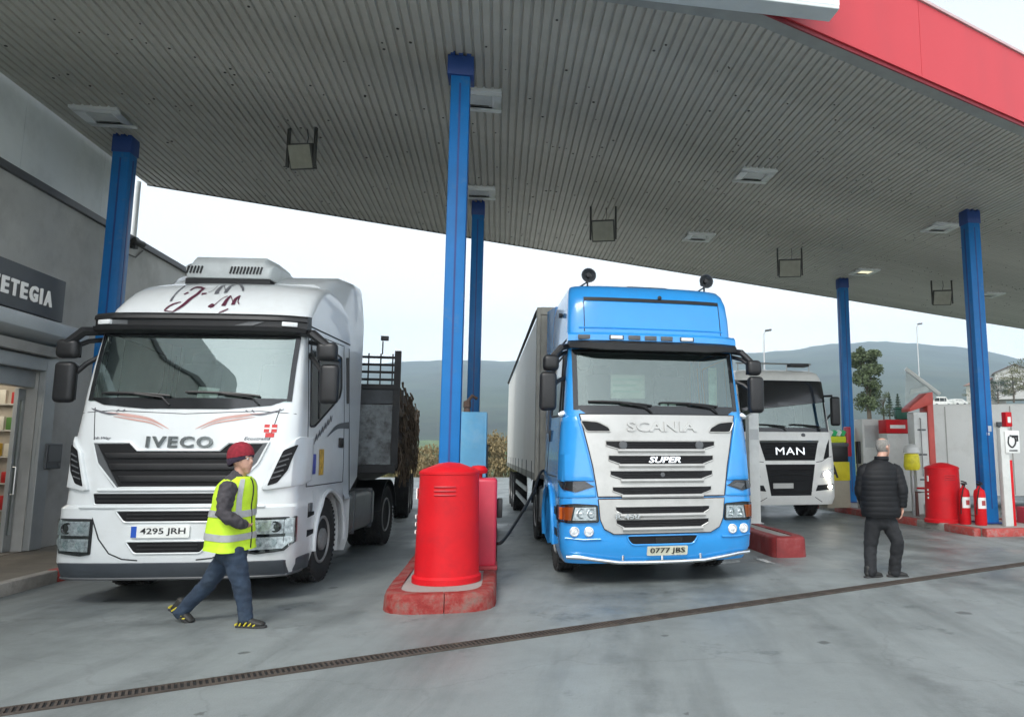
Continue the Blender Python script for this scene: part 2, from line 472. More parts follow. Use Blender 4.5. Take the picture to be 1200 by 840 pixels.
# ---- canopy
canopy = empty('canopy', (A0.x, A0.y, 0), 0, 'wide filling station canopy with ribbed grey soffit and red fascia over the trucks', 'canopy')
SOFF = mat('soffit_sheet', (0.50, 0.48, 0.42), 0.5, var=0.12, vscale=0.35, dirt=(0.12, 0.115, 0.09), dscale=0.45, damt=0.45, spec=0.4, dlo=0.45, dhi=0.8)
TD = 11.65                                           # depth of the canopy along the grooves
PITCHS = 0.132
prof = [(0, 0.026), (0.012, 0.026), (0.024, 0.0), (0.108, 0.0), (0.120, 0.026), (0.132, 0.026)]
bm = B()
p0 = [EV * e + Vector((0, 0, ZS + h)) for e, h in prof]
rs = [p0, [p + GV * TD for p in p0]]
rings(bm, rs, False, False, closed=False)
bmesh.ops.recalc_face_normals(bm, faces=bm.faces)
plank_me = bpy.data.meshes.new('soffit_rib'); bm.to_mesh(plank_me); bm.free(); plank_me.materials.append(SOFF)
NR = 268
_u = (gz(760, 0, ZS) - A0 - Vector((0, 0, ZS)))
_det = EV.x * GV.y - EV.y * GV.x
TURN = -((EV.x * _u.y - EV.y * _u.x) / _det) / ((_u.x * GV.y - _u.y * GV.x) / _det)
def tf(s): return -TURN * s if s < 0 else 0.0        # where the front edge runs, measured along the lanes
for i in range(NR):
    s0 = -10.9 + i * PITCHS
    me_ = plank_me
    if s0 + PITCHS < 0.01:                            # left of the corner the front edge turns back a little: shorter ribs
        me_ = plank_me.copy()
        for v in me_.vertices:
            h_ = v.co - GV * (TD if v.index >= 6 else 0)
            if v.index < 6: v.co = v.co + GV * (-TURN * (s0 + h_.dot(Vector((EV.y, -EV.x, 0)).normalized()) * 0 + (v.co.xy.dot(EV.xy))))
    o = bpy.data.objects.new('soffit_rib', me_); C.objects.link(o); o.parent = canopy
    o.location = EV * s0 + Vector((0, 0, 0.002 * ((i * 7) % 3 - 1)))
SEND = -10.9 + NR * PITCHS
rv_ = random.Random(3); bm = B()                     # fixing screws and small rust spots along the ribs
for _ in range(620):
    i = rv_.randrange(4, NR - 4); s0 = -10.9 + i * PITCHS + 0.066 + rv_.uniform(-.02, .02); t_ = rv_.choice([1.4, 3.3, 5.2, 7.1, 9.0, 10.9]) + rv_.uniform(-.25, .25) if rv_.random() < 0.6 else rv_.uniform(1.8, 11.4)
    if t_ < tf(s0) + 0.3: continue
    r_ = rv_.uniform(0.010, 0.022); c_ = EV * s0 + GV * t_ + Vector((0, 0, ZS - 0.005))
    lathe(bm, [(r_, 0.006), (r_, 0), (r_ * 0.6, -0.006), (0, -0.008)], c_, 6)
o = build('soffit_screws', bm, mat('screw_dark', (0.05, 0.045, 0.04), 0.7), canopy, smooth=0, weld=0); o['kind'] = 'stuff'
def kl(s, t, z): return EV * s + GV * t + Vector((0, 0, z))
GALV = mat('galvanised_sheet', (0.42, 0.43, 0.43), 0.45, metal=0.4, var=0.15)
bm = B(); prism(bm, [(-10.9, tf(-10.9)), (0, 0), (SEND, 0), (SEND, TD), (-10.9, TD)], lambda u, v, d: kl(u, v, d), ZS + 0.06, ZS + 0.16)
build('roof_deck', bm, GALV, canopy, smooth=0)
TRIM = mat('dark_edge_trim', (0.10, 0.10, 0.09), 0.6)
bm = B()
prism(bm, [(-10.9, TD + 0.002), (SEND, TD + 0.002), (SEND, TD + 0.03), (-10.9, TD + 0.03)], lambda u, v, d: kl(u, v, d), ZS - 0.012, ZS + 0.30)
build('rear_trim', bm, TRIM, canopy, smooth=0)
GTRIM = mat('grey_edge_trim', (0.30, 0.31, 0.29), 0.5)
bm = B()
prism(bm, [(-10.9, tf(-10.9) - 0.10), (0, -0.10), (SEND, -0.10), (SEND, 0.12), (0, 0.12), (-10.9, tf(-10.9) + 0.12)], lambda u, v, d: kl(u, v, d), ZS - 0.03, ZS + 0.05)
build('front_trim', bm, GTRIM, canopy, smooth=0)
RED = mat('fascia_red', (0.60, 0.045, 0.058), 0.5, var=0.05, vscale=0.7, dirt=(0.30, 0.05, 0.06), dscale=0.9, damt=0.25, stretch=(1, 1, 0.25))
REDD = mat('fascia_dark_red', (0.25, 0.01, 0.02), 0.5)
FW = 3.05
def fascia(bm, sa, sb, o0, o1, z0, z1):
    prism(bm, [(sa, tf(sa) + o0), (sb, tf(sb) + o0), (sb, tf(sb) + o1), (sa, tf(sa) + o1)], lambda u, v, d: kl(u, v, d), z0, z1)
bm = B(); fascia(bm, 0, FW - 0.005, -0.16, -0.13, ZS + 0.02, ZS + 1.20)
pn = build('fascia_panel', bm, RED, canopy, smooth=0, bevel=0.006)
s = 0.0
while s + 2 * FW < SEND + 3:
    s += FW
    o = pn.copy(); C.objects.link(o); o.location = EV * s
for k in range(3):
    bm = B(); fascia(bm, -FW * (k + 1), -FW * k - 0.012, -0.16, -0.13, ZS + 0.02, ZS + 1.20)
    build('fascia_panel', bm, RED, canopy, smooth=0, bevel=0.006)
bm = B()
for sa, sb in ((-10.9, -0.001), (0, SEND)): fascia(bm, sa, sb, -0.129, -0.102, ZS - 0.035, ZS + 1.18)
build('fascia_backing', bm, REDD, canopy, smooth=0)
bm = B()
for sa, sb in ((-10.9, -0.001), (0, SEND)): fascia(bm, sa, sb, -0.19, -0.05, ZS + 1.205, ZS + 1.25)
build('fascia_capping', bm, mat('white_capping', (0.6, 0.42, 0.42), 0.5), canopy, smooth=0)

# light box sign on the canopy front (only its lower corner is in the picture)
zs = 6.84
c0, c1 = gz(968, 24, zs), gz(760, 0, zs); cf = gz(984, 11, zs)
u = (c1 - c0).normalized(); v = Vector((u.y, -u.x, 0)); v = v if v.y < 0 else -v
dep = 0.27; c0 = cf - v * dep
sg = empty('canopy_light_box', c0, 0, 'grey light box sign with white frame on the front of the red fascia', 'sign')
def sp(a, b, z): return u * a + v * b + Vector((0, 0, z))
WPL = mat('white_sign_frame', (0.62, 0.66, 0.66), 0.4, var=0.06)
bm = B(); prism(bm, [(0, 0), (5.2, 0), (5.2, dep), (0, dep)], lambda a, b, z: sp(a, b, z), 0, 0.05)
build('under_tray', bm, WPL, sg, smooth=0, bevel=0.01)
bm = B(); prism(bm, [(0.02, 0.02), (5.18, 0.02), (5.18, dep - 0.03), (0.02, dep - 0.03)], lambda a, b, z: sp(a, b, z), 0.05, 1.5)
build('cabinet', bm, mat('sign_cabinet_grey', (0.30, 0.40, 0.40), 0.4, var=0.05), sg, smooth=0)
bm = B()
for a0, a1, z0, z1 in ((0, 5.2, 0.05, 0.10), (0, 0.05, 0.10, 1.5), (5.15, 5.2, 0.10, 1.5), (0, 5.2, 1.5, 1.55)):
    prism(bm, [(a0, dep - 0.03), (a1, dep - 0.03), (a1, dep), (a0, dep)], lambda a, b, z: sp(a, b, z), z0, z1)
build('frame', bm, mat('white_sign_bead', (0.8, 0.82, 0.82), 0.35), sg, smooth=0)
bm = B()
for a in (1.0, 2.6, 4.2):
    prism(bm, [(a, -0.9), (a + 0.06, -0.9), (a + 0.06, 0.02), (a, 0.02)], lambda a_, b, z: sp(a_, b, z), 0.3, 0.36)
build('bracket', bm, GALV, sg, smooth=0)

# ---- canopy posts
BLUE = mat('post_blue', (0.010, 0.155, 0.43), 0.45, var=0.12, vscale=1.5, dirt=(0.10, 0.19, 0.33), dscale=5, damt=0.5, spec=0.3, dlo=0.56, dhi=0.72)
BLUED = mat('post_blue_cap', (0.01, 0.05, 0.22), 0.45)
def post(loc, w, label, zb, ztop=ZS, tilt=0.0, cap=True):
    r = empty('canopy_post', loc, RZG, label, 'post', 'blue posts carrying the canopy')
    bm = B(); bx(bm, -w / 2, w / 2, -w / 2, w / 2, 0, ztop - loc[2] - 0.28)
    build('shaft', bm, BLUE, r, bevel=0.018)
    bm = B()
    for sx in (-1, 1): bx(bm, sx * (w / 2 + 0.0025) - 0.003, sx * (w / 2 + 0.0025) + 0.003, -0.02, 0.02, 0.5, ztop - loc[2] - 0.4)
    bx(bm, -0.012, 0.012, -w / 2 - 0.005, -w / 2 + 0.001, 0.3, ztop - loc[2] - 0.4)
    build('seam', bm, BLUED, r, smooth=0)
    bm = B(); h = ztop - loc[2]
    cw = 0.045 if cap else 0.012
    bx(bm, -w / 2 - cw, w / 2 + cw, -w / 2 - cw, w / 2 + cw, h - 0.30, h - 0.03)
    for k in (-1, 0, 1): bx(bm, k * w * 0.42 - 0.03, k * w * 0.42 + 0.03, -w / 2 - cw, w / 2 + cw, h - 0.03, h + 0.03)
    build('head_bracket', bm, BLUED, r, bevel=0.008)
    bm = B(); bx(bm, -w / 2 - 0.09, w / 2 + 0.09, -w / 2 - 0.09, w / 2 + 0.09, 0, 0.025)
    build('base_plate', bm, BLUED, r, bevel=0.004)
    for sx in (-1, 1):
        for sy in (-1, 1):
            bm = B(); lathe(bm, [(0, 0.025), (0.022, 0.025), (0.022, 0.05), (0.012, 0.052), (0.012, 0.075), (0, 0.075)], (sx * (w / 2 + 0.055), sy * (w / 2 + 0.055), 0), 6)
            build('anchor_bolt', bm, GALV, r, smooth=0)
    return r
PC = Vector((-2.19, 9.25, 0.18))
post(PC, 0.25, 'tall blue post rising behind the red drum between the two nearest trucks', 0.18)
post((-3.09, 14.97, 0.18), 0.25, 'thin dark blue post behind the pale blue cabinet, second on the same island', 0.18, cap=False)
post((-8.42, 11.73, 0.15), 0.27, 'dark blue post against the shop wall behind the white truck', 0.15, cap=False)
rp_post = post((7.68, 15.55, 0.15), 0.29, 'blue post at the far right island beside the fire extinguishers', 0.15, cap=False)
post((6.75, 21.86, 0.15), 0.27, 'blue post standing between the small white truck and the man in black', 0.15, cap=False)

bm = B(); bx(bm, 0.02, 0.10, -0.1485, -0.1465, 1.90, 2.02); bx(bm, -0.02, 0.05, -0.1485, -0.1465, 1.82, 1.88)
build('sticker', bm, mat('sticker_pale', (0.5, 0.55, 0.6), 0.5), rp_post, smooth=0)['kind'] = 'stuff'
# ---- recessed canopy lights and hung floodlights
LFR = mat('lamp_frame_white', (0.72, 0.73, 0.72), 0.4, var=0.05)
LLN = mat('lamp_lens', (0.56, 0.57, 0.54), 0.25, var=0.08, vscale=5)
LWM = mat('lamp_lens_warm', (0.85, 0.80, 0.55), 0.25, emit=0.35)
def clight(p, label, lens):
    r = empty('ceiling_light', (p.x, p.y, ZS), RZG, label, 'light', 'square lights let into the canopy soffit')
    bm = B()
    for a in ((-0.34, 0.34, -0.34, -0.20), (-0.34, 0.34, 0.20, 0.34), (-0.34, -0.20, -0.20, 0.20), (0.20, 0.34, -0.20, 0.20)): bx(bm, *a, -0.045, 0.03)
    build('frame', bm, LFR, r, bevel=0.004)
    bm = B(); bx(bm, -0.20, 0.20, -0.20, 0.20, -0.018, 0.02)
    build('lens', bm, lens, r, smooth=0)
    bm = B(); bx(bm, -0.15, 0.15, 0.165, 0.185, -0.03, -0.018)
    build('latch', bm, TRIM, r, smooth=0)
for x, y, lab in ((122, 136, 'square white light in the soffit above the post by the shop wall'),
                  (561, 116, 'square white light partly behind the top of the tall blue post'),
                  (561, 225, 'square white light right above the thin dark blue post'),
                  (884, 205, 'square white light in the soffit, nearest the red fascia, above the blue truck'),
                  (819, 277, 'square white light in the soffit just above the horns of the blue truck'),
                  (1103, 266, 'square white light beside the top of the far right blue post'),
                  (1013, 318, 'yellowish square light above the post behind the small white truck'),
                  (1160, 345, 'distant sliver of white light right of the far right post')):
    clight(gz(x, y, ZS), lab, LWM if x == 1013 else LLN)
FLB = mat('flood_body', (0.045, 0.045, 0.04), 0.5)
FLG = mat('flood_glass', (0.30, 0.30, 0.24), 0.15, var=0.15, vscale=4)
for (x, y, yb, w, lab) in ((355, 151, 197, 0.47, 'hanging floodlight over the white truck, nearest the shop wall'), (707, 243, 282, 0.55, 'hanging floodlight above the blue truck'),
                     (925, 291, 324, 0.62, 'hanging floodlight above the small white truck'), (1103, 329, 357, 0.6, 'hanging floodlight farthest right, beyond the blue posts')):
    p = gz(x, y, ZS); q = gy(x, yb, p.y); h = ZS - q.z
    r = empty('floodlight', (p.x, p.y, ZS), -0.12, lab, 'floodlight', 'floodlights hung from the canopy soffit')
    for sx in (-1, 1):
        bm = B(); bx(bm, sx * w / 2 - 0.018, sx * w / 2 + 0.018, -0.03, 0.03, -h * 0.97, 0.045)
        build('arm', bm, FLB, r, bevel=0.004)
    R = Matrix.Rotation(radians(22), 3, 'X')
    bm = B(); box(bm, (0, 0.02, -h * 0.70), (w - 0.05, 0.10, h * 0.62), R)
    build('housing', bm, FLB, r, bevel=0.012)
    bm = B(); box(bm, Vector((0, 0.02, -h * 0.70)) + R @ Vector((0, -0.053, 0)), (w - 0.10, 0.012, h * 0.55), R)
    build('lens', bm, FLG, r, smooth=0)
    bm = B()
    tube(bm, [(0.05, 0.03, 0.045), (0.07, 0.06, -h * 0.2), (0.02, 0.08, -h * 0.5)], 0.008, 6)
    build('cable', bm, FLB, r)

# ---- shop building on the left
W0 = K(-10.9, 0)
NW = Vector((GV.y, -GV.x, 0))                        # out of the wall, towards the lanes
def wp(t, z, o=0.0): return GV * t + NW * o + Vector((0, 0, z))
def wxy(px, py, off=0.0):                            # pixel -> (t, z) on the wall
    r = ray(px, py); k = (W0.dot(NW) + off) / r.dot(NW)
    p = r * k; return ((p - W0).dot(GV), EYE + p.z)
shop = empty('shop_building', W0, 0, 'grey rendered shop building with an open doorway at the left edge', 'building')
REND = mat('grey_render', (0.52, 0.515, 0.49), 0.8, var=0.12, vscale=0.7, bump=0.15, bscale=90, dirt=(0.22, 0.21, 0.19), dscale=0.9, damt=0.5)
CLAD = mat('pale_cladding', (0.76, 0.79, 0.79), 0.5, var=0.06, vscale=0.6, dirt=(0.34, 0.36, 0.36), dscale=0.8, damt=0.4)
DT0, DT1, DZ = 6.2, 8.86, 2.86
def wbox(bm, t0, t1, z0, z1, o0, o1): prism(bm, [(t0, z0), (t1, z0), (t1, z1), (t0, z1)], lambda u_, v_, d: wp(u_, v_, d), o0, o1)
bm = B(); wbox(bm, -3, DT0, 0, 5.60, -0.3, 0)
wbox(bm, DT0, DT1, DZ, 5.60, -0.3, 0)
wbox(bm, DT1, 26, 0, 5.60, -0.3, 0)
wbox(bm, 25.7, 26, 0, 5.6, -8, -0.3)
build('wall', bm, REND, shop, smooth=0, weld=0)
bm = B(); wbox(bm, -3, 26, 5.54, 5.60, -8, -0.3)
build('roof', bm, GALV, shop, smooth=0)
bm = B(); wbox(bm, -3, 26.1, 5.60, 5.72, -0.34, 0.06)
build('coping', bm, mat('dark_coping', (0.07, 0.07, 0.075), 0.5), shop, smooth=0, bevel=0.01)
bm = B()
t = -3.0
while t < TD - 0.4:
    wbox(bm, t, min(t + 2.2, TD - 0.35) - 0.008, 5.74, ZS + 0.1, -0.12, -0.05); t += 2.2
build('upper_cladding', bm, CLAD, shop, smooth=0)
# entrance canopy ledge, door frame, sliding door
LED = mat('ledge_white', (0.62, 0.66, 0.67), 0.45, var=0.08, dirt=(0.35, 0.37, 0.37), dscale=1.5, damt=0.5)
bm = B(); prism(bm, [(0.0, 3.22), (0.34, 3.30), (0.42, 3.36), (0.42, 3.54), (0.36, 3.58), (0.0, 3.58)], lambda a, z, d: wp(d, z, a), 3.0, 9.30)
build('entrance_ledge', bm, LED, shop, smooth=30, bevel=0.01)
bm = B(); prism(bm, [(0.0, 3.08), (0.20, 3.08), (0.24, 3.22), (0.0, 3.22)], lambda a, z, d: wp(d, z, a), 3.0, 9.05)
build('ledge_soffit', bm, REND, shop, smooth=0)
FRM = mat('door_frame_grey', (0.43, 0.45, 0.45), 0.45, metal=0.2, var=0.1)
bm = B()
wbox(bm, DT1, DT1 + 0.30, 0.15, 3.06, 0.002, 0.10)
wbox(bm, DT0 - 0.3, DT1, DZ, 3.06, 0.002, 0.10)
wbox(bm, DT0 - 0.3, DT0, 0.15, DZ, 0.002, 0.10)
build('door_frame', bm, FRM, shop, smooth=0, bevel=0.012)
bm = B(); wbox(bm, DT0, DT1, DZ - 0.26, DZ - 0.002, -0.22, -0.04)
build('door_header', bm, FRM, shop, smooth=0, bevel=0.01)
bm = B()
for a in ((8.66, 8.715, 0.16, 2.58), (8.785, 8.84, 0.16, 2.58), (8.715, 8.785, 0.16, 0.40), (8.715, 8.785, 2.40, 2.58)): wbox(bm, *a, -0.20, -0.14)
dl = build('sliding_door', bm, FRM, shop, smooth=0, bevel=0.006)
bm = B(); wbox(bm, 8.71, 8.79, 0.39, 2.41, -0.175, -0.165)
build('pane', bm, glass('door_glass', (0.9, 0.92, 0.9), 0.06), dl, smooth=0)
bm = B(); tube(bm, [wp(8.69, 1.0, -0.14), wp(8.69, 1.0, -0.09), wp(8.69, 1.4, -0.09), wp(8.69, 1.4, -0.14)], 0.014, 8)
build('handle', bm, mat('steel_bright', (0.6, 0.6, 0.6), 0.3, metal=0.9), dl)
INT = mat('shop_interior', (0.42, 0.38, 0.32), 0.7, var=0.15)
bm = B(); wbox(bm, -3, 25.6, 0.15, 5.5, -4.1, -4.0)
wbox(bm, 9.6, 9.7, 0.15, 5.5, -4.0, -0.3); wbox(bm, -2.9, -2.8, 0.15, 5.5, -4.0, -0.3); wbox(bm, -2.8, 9.6, 2.95, 3.05, -4.0, -0.3)
build('interior_wall', bm, INT, shop, smooth=0)
bm = B(); wbox(bm, -2.8, 9.6, 0.05, 0.15, -4.0, 0.0)
bm2 = B(); wbox(bm2, 7.2, 9.2, 2.90, 2.945, -1.6, -0.6); build('ceiling_lamp', bm2, mat('shop_lamp', (1.0, 0.92, 0.78), 0.4, emit=1.6), shop, smooth=0)
build('shop_floor', bm, mat('shop_floor_tile', (0.28, 0.25, 0.21), 0.4), shop, smooth=0)
bm = B(); wbox(bm, 9.00 + 0.02, 9.42, 1.36, 1.76, 0.0, 0.13)
bxo = build('utility_box', bm, mat('box_dark_grey', (0.10, 0.105, 0.11), 0.5, var=0.15), shop, smooth=0, bevel=0.015)
bm = B(); wbox(bm, 9.06, 9.38, 1.48, 1.72, 0.13, 0.138); wbox(bm, 9.34, 9.37, 1.40, 1.45, 0.13, 0.145)
build('cover_plate', bm, mat('box_grey', (0.16, 0.165, 0.17), 0.5), bxo, smooth=0)
bm = B(); tube(bm, [wp(10.55, 5.3, 0.03), wp(11.4, 5.35, 0.03), wp(TD, 5.55, 0.03)], 0.012, 6)
build('wall_cable', bm, FLB, shop)
bm = B(); tube(bm, [wp(TD - 0.15, 5.7, -0.1), wp(TD - 0.15, ZS, -0.1)], 0.06, 12)
build('downpipe', bm, CLAD, shop)
# sign board with the end of its name
sgb = empty('shop_sign', W0 + wp(7.0, 3.62), 0, 'dark board with pale capitals ETEGIA on the shop wall', 'sign')
so_ = wp(7.0, 3.62)
SBD = mat('sign_board_dark', (0.035, 0.037, 0.04), 0.4, var=0.15)
bm = B(); prism(bm, [(3.6, 3.64), (8.95, 3.64), (8.95, 4.30), (3.6, 4.30)], lambda u_, v_, d: wp(u_, v_, d) - so_, 0.002, 0.20)
build('board', bm, SBD, sgb, smooth=0, bevel=0.012)
LET = mat('sign_letter', (0.55, 0.56, 0.55), 0.4, emit=0.12)
def sface(u_, v_, d): return wp(u_, v_, 0.20 + d) - so_
ta, za = wxy(31, 338, 0.22)
tl, tr = wxy(2, 330, 0.22)[0], wxy(64, 350, 0.22)[0]
lw = (tr - tl) / 6.0
u0 = tl
for ch, w in (('E', 0.86), ('T', 0.95), ('E', 0.86), ('G', 1.12), ('I', 0.42), ('A', 1.15)):
    text('letter', ch, u0 + lw * w * 0.5 * 1.05, 3.935, lw * w * 0.80 if ch != 'I' else lw * 0.22, 0.235, sface, LET, sgb, off=0.022, thick=0.02, bold=0.03)
    u0 += lw * w * 1.12
for k, ch in enumerate('TAJ'):                       # the rest of the word runs on outside the picture
    text('letter', ch, tl - lw * (0.6 + k * 1.05), 3.935, lw * 0.8, 0.235, sface, LET, sgb, off=0.022, thick=0.02, bold=0.03)
# small camera on the coping
t0, z0 = wxy(160, 290, 0.1)
cc = empty('security_camera', W0 + wp(t0, 5.60, 0.06), 0, 'small dark camera fixed to the coping beside the left blue post', 'camera')
bm = B(); bx(bm, -0.05, 0.05, -0.05, 0.05, -0.12, 0.10)
build('bracket', bm, FLB, cc, bevel=0.008)
bm = B(); lathe(bm, [(0, -0.13), (0.055, -0.13), (0.06, 0.14), (0, 0.14)], (0.07, 0, 0.0), 14, 'y')
build('housing', bm, FLB, cc)

# ---- pavement and kerb in front of the shop
PAV = mat('pavement_brown', (0.17, 0.15, 0.12), 0.75, var=0.25, vscale=2.0, bump=0.2, dirt=(0.09, 0.08, 0.07), dscale=1.2, damt=0.6)
kx0 = Vector((-7.02, 8.44, 0)); kd = Vector((sin(radians(-6)), cos(radians(-6)), 0)); kn = Vector((kd.y, -kd.x, 0))
bm = B()
pts = [kx0 + kd * -9 - kn * 0.152, kx0 + kd * 17 - kn * 0.152]
q0, q1 = W0 + wp(17, 0), W0 + wp(-3, 0)
poly = [pts[0], pts[1], q0, q1]
a_ = [bm.verts.new((p.x, p.y, 0.14)) for p in poly]; b_ = [bm.verts.new((p.x, p.y, -0.1)) for p in poly]
bm.faces.new(a_); bm.faces.new(b_[::-1])
for i in range(4): bm.faces.new((a_[i], b_[i], b_[(i + 1) % 4], a_[(i + 1) % 4]))
pav = build('pavement', bm, PAV, smooth=0); tag(pav, kind='structure')
KST = mat('kerb_concrete', (0.33, 0.31, 0.28), 0.8, var=0.22, vscale=5, bump=0.3, dirt=(0.15, 0.14, 0.12), dscale=4, damt=0.7)
KRED = mat('kerb_red_paint', (0.38, 0.055, 0.045), 0.6, var=0.25, vscale=6, bump=0.3, dirt=(0.30, 0.24, 0.22), dscale=7, damt=0.85, dlo=0.5, dhi=0.68)
bm = B(); bx(bm, -0.15, 0, 0, 0.985, -0.05, 0.15)
ks = build('kerb_stone', bm, KST, pav, smooth=40, bevel=0.018)
ks_red = ks.data.copy(); ks_red.materials.clear(); ks_red.materials.append(KRED)
for i in range(26):
    o = ks if i == 0 else ks.copy()
    if i: C.objects.link(o)
    o.location = kx0 + kd * (i - 9) + Vector((0, 0, 0.002 * (i % 3))); o.rotation_euler = (0, 0, radians(6))
    if i in (10, 12, 14, 16): o.data = ks_red

# ---- raised islands
CORE = mat('island_concrete', (0.30, 0.28, 0.26), 0.8, var=0.2, vscale=3, bump=0.2, dirt=(0.14, 0.13, 0.12), dscale=3, damt=0.6)
def stadium(w, L, n=10, sq=2.0):
    """outline with a rounded front end at y=0 and a rounded back end at y=L"""
    pts = []; hw = w / 2; r = hw * 0.9
    for k in range(n + 1):
        a = pi + pi * k / n
        cx, sy = cos(a), sin(a)
        pts.append((hw * math.copysign(abs(cx) ** (2 / sq), cx), r + r * math.copysign(abs(sy) ** (2 / sq), sy)))
    for k in range(n + 1):
        a = pi * k / n
        pts.append((hw * cos(a), L - r + r * sin(a)))
    return pts
def inset(p, d, c):
    return [(x - math.copysign(min(d, abs(x)), x), y + (d if y < c else -d)) for x, y in p]
def island(name, loc, rz, w, L, h, label, m_k, sq=2.6, kw=0.2):
    r = empty(name, loc, rz, label, 'island')
    o1 = stadium(w, L, 12, sq); sc = (w - 2 * kw) / w
    i1 = [(x * sc, L / 2 + (y - L / 2) * (L - 2 * kw) / L) for x, y in o1]
    n = len(o1); dense = []
    for k in range(n):                               # walk the outline in short steps, then cut it into kerb stones
        a, b = Vector(o1[k]), Vector(o1[(k + 1) % n]); c, d = Vector(i1[k]), Vector(i1[(k + 1) % n]); m_ = max(1, int((b - a).length / 0.06))
        dense += [(a.lerp(b, q / m_), c.lerp(d, q / m_)) for q in range(m_)]
    N = len(dense); rk_ = random.Random(int(L * 100)); k0 = 3
    while k0 < N + 3:
        ln = min(rk_.randint(9, 12), N + 3 - k0); dh = rk_.uniform(-.006, .006); sec = []
        for q in range(ln + 1):
            o_, i_ = dense[(k0 + q) % N]
            if q == 0: o2, i2 = dense[(k0 + 1) % N]; o_, i_ = o_.lerp(o2, 0.07), i_.lerp(i2, 0.07)
            if q == ln: o2, i2 = dense[(k0 + q - 1) % N]; o_, i_ = o_.lerp(o2, 0.07), i_.lerp(i2, 0.07)
            ch = 0.022 * (1 if 0 < q < ln else 1.25)
            u1 = o_.lerp(i_, ch / kw * 0.5); u2 = o_.lerp(i_, ch / kw * 1.4); ob = o_.lerp(i_, -0.06)
            w_ = 0.004 * noise.noise(Vector((o_.x * 9, o_.y * 9, L)))
            sec.append([(ob.x, ob.y, -0.05), (o_.x, o_.y, h - 0.05 + dh), (u1.x, u1.y, h - 0.014 + dh + w_), (u2.x, u2.y, h + dh + w_), (i_.x, i_.y, h + 0.002 + dh), (i_.x, i_.y, h - 0.06)])
        bm = B(); rings(bm, sec); build('kerb_stone', bm, m_k, r, smooth=45); k0 += ln
    bm = B(); prism(bm, i1, lambda x, y, z: Vector((x, y, z)), h - 0.06, h - 0.012)
    build('core', bm, CORE, r, smooth=0)
    return r
KRED2 = mat('kerb_red_worn', (0.27, 0.026, 0.022), 0.7, var=0.35, vscale=6, bump=0.5, bscale=30, dirt=(0.17, 0.12, 0.10), dscale=6, damt=0.9, dlo=0.44, dhi=0.66, spec=0.3)
isl1 = island('pump_island', (-1.88, 7.62, 0), RZG, 1.16, 9.2, 0.19, 'red edged concrete island under the red drum between white and blue trucks', KRED2, sq=3.2, kw=0.15)
isl2 = island('pump_island', (2.62, 11.55, 0), RZG, 0.56, 9.0, 0.31, 'low red painted island right of the blue truck', mat('kerb_red_dark', (0.24, 0.022, 0.022), 0.6, var=0.3, vscale=4, bump=0.3, dirt=(0.16, 0.13, 0.12), dscale=4, damt=0.6), sq=3.5, kw=0.16)
# far right island: separate painted kerb stones round a concrete core
isl3 = empty('pump_island', (7.75, 14.35, 0), RZG, 'far right island edged with red and grey kerb stones', 'island')
bm = B(); bx(bm, -0.6, 0.9, 0.15, 11, -0.1, 0.138)
build('core', bm, CORE, isl3, smooth=0)
kr = None
def kstone(parent, loc, rz, L, m):
    bm = B(); bx(bm, 0, L - 0.015, -0.15, 0, -0.05, 0.15)
    return build('kerb_stone', bm, m, parent, bevel=0.02, loc=loc, rz=rz)
for i in range(11): kstone(isl3, (-0.75, 11.2 - i, 0.001 * (i % 2)), -pi / 2, 1.0, KRED if i in (0, 1, 3, 5, 6, 8, 10) else KST)
for i in range(2): kstone(isl3, (-0.75 + i * 0.9, 0.2, 0.003), 0, 0.9, (KRED, KST)[i])
for i in range(11): kstone(isl3, (1.05, 0.2 + i, 0), pi / 2, 1.0, KRED if i % 2 else KST)
# ================================================================== TRUCK KIT
WHITE = mat('truck_white', (0.68, 0.71, 0.715), 0.28, coat=0.5, var=0.04, vscale=1.2, dirt=(0.50, 0.50, 0.47), dscale=1.6, damt=0.5, dlo=0.48, dhi=0.78)
TBLUE = mat('truck_blue', (0.028, 0.29, 0.70), 0.25, coat=0.6, var=0.06, vscale=1.2, dirt=(0.05, 0.20, 0.46), dscale=1.8, damt=0.35)
BLK = mat('black_plastic', (0.011, 0.011, 0.012), 0.45, var=0.25, vscale=8)
BLKG = mat('gloss_black', (0.012, 0.013, 0.014), 0.12, coat=0.4)
MESH = mat('grille_mesh', (0.007, 0.007, 0.008), 0.7, spec=0.3)
GREYP = mat('grey_plastic', (0.085, 0.09, 0.095), 0.5, var=0.15, vscale=4)
CHR = mat('chrome', (0.75, 0.77, 0.78), 0.15, metal=1.0, var=0.05)
ALU = mat('tank_aluminium', (0.42, 0.43, 0.42), 0.38, metal=0.8, var=0.2, vscale=3, dirt=(0.16, 0.15, 0.13), dscale=3, damt=0.6)
SILV = mat('grille_silver', (0.46, 0.46, 0.44), 0.36, metal=0.35, var=0.06, dirt=(0.27, 0.26, 0.24), dscale=2.5, damt=0.4)
TYRE = mat('tyre_rubber', (0.022, 0.022, 0.022), 0.85, var=0.3, vscale=6, dirt=(0.07, 0.065, 0.06), dscale=4, damt=0.6)
RIMM = mat('steel_rim', (0.36, 0.36, 0.35), 0.5, metal=0.4, var=0.2, vscale=6, dirt=(0.12, 0.11, 0.10), dscale=5, damt=0.6)
CHAS = mat('chassis_dark', (0.022, 0.022, 0.022), 0.7, var=0.4, vscale=5, dirt=(0.06, 0.055, 0.05), dscale=3, damt=0.6)
WSG = glass('windscreen_glass', (0.72, 0.84, 0.80), 0.32)
WSG2 = glass('windscreen_glass_dark', (0.60, 0.72, 0.68), 0.20)
SIDEG = mat('side_glass', (0.012, 0.016, 0.016), 0.06, spec=0.8)
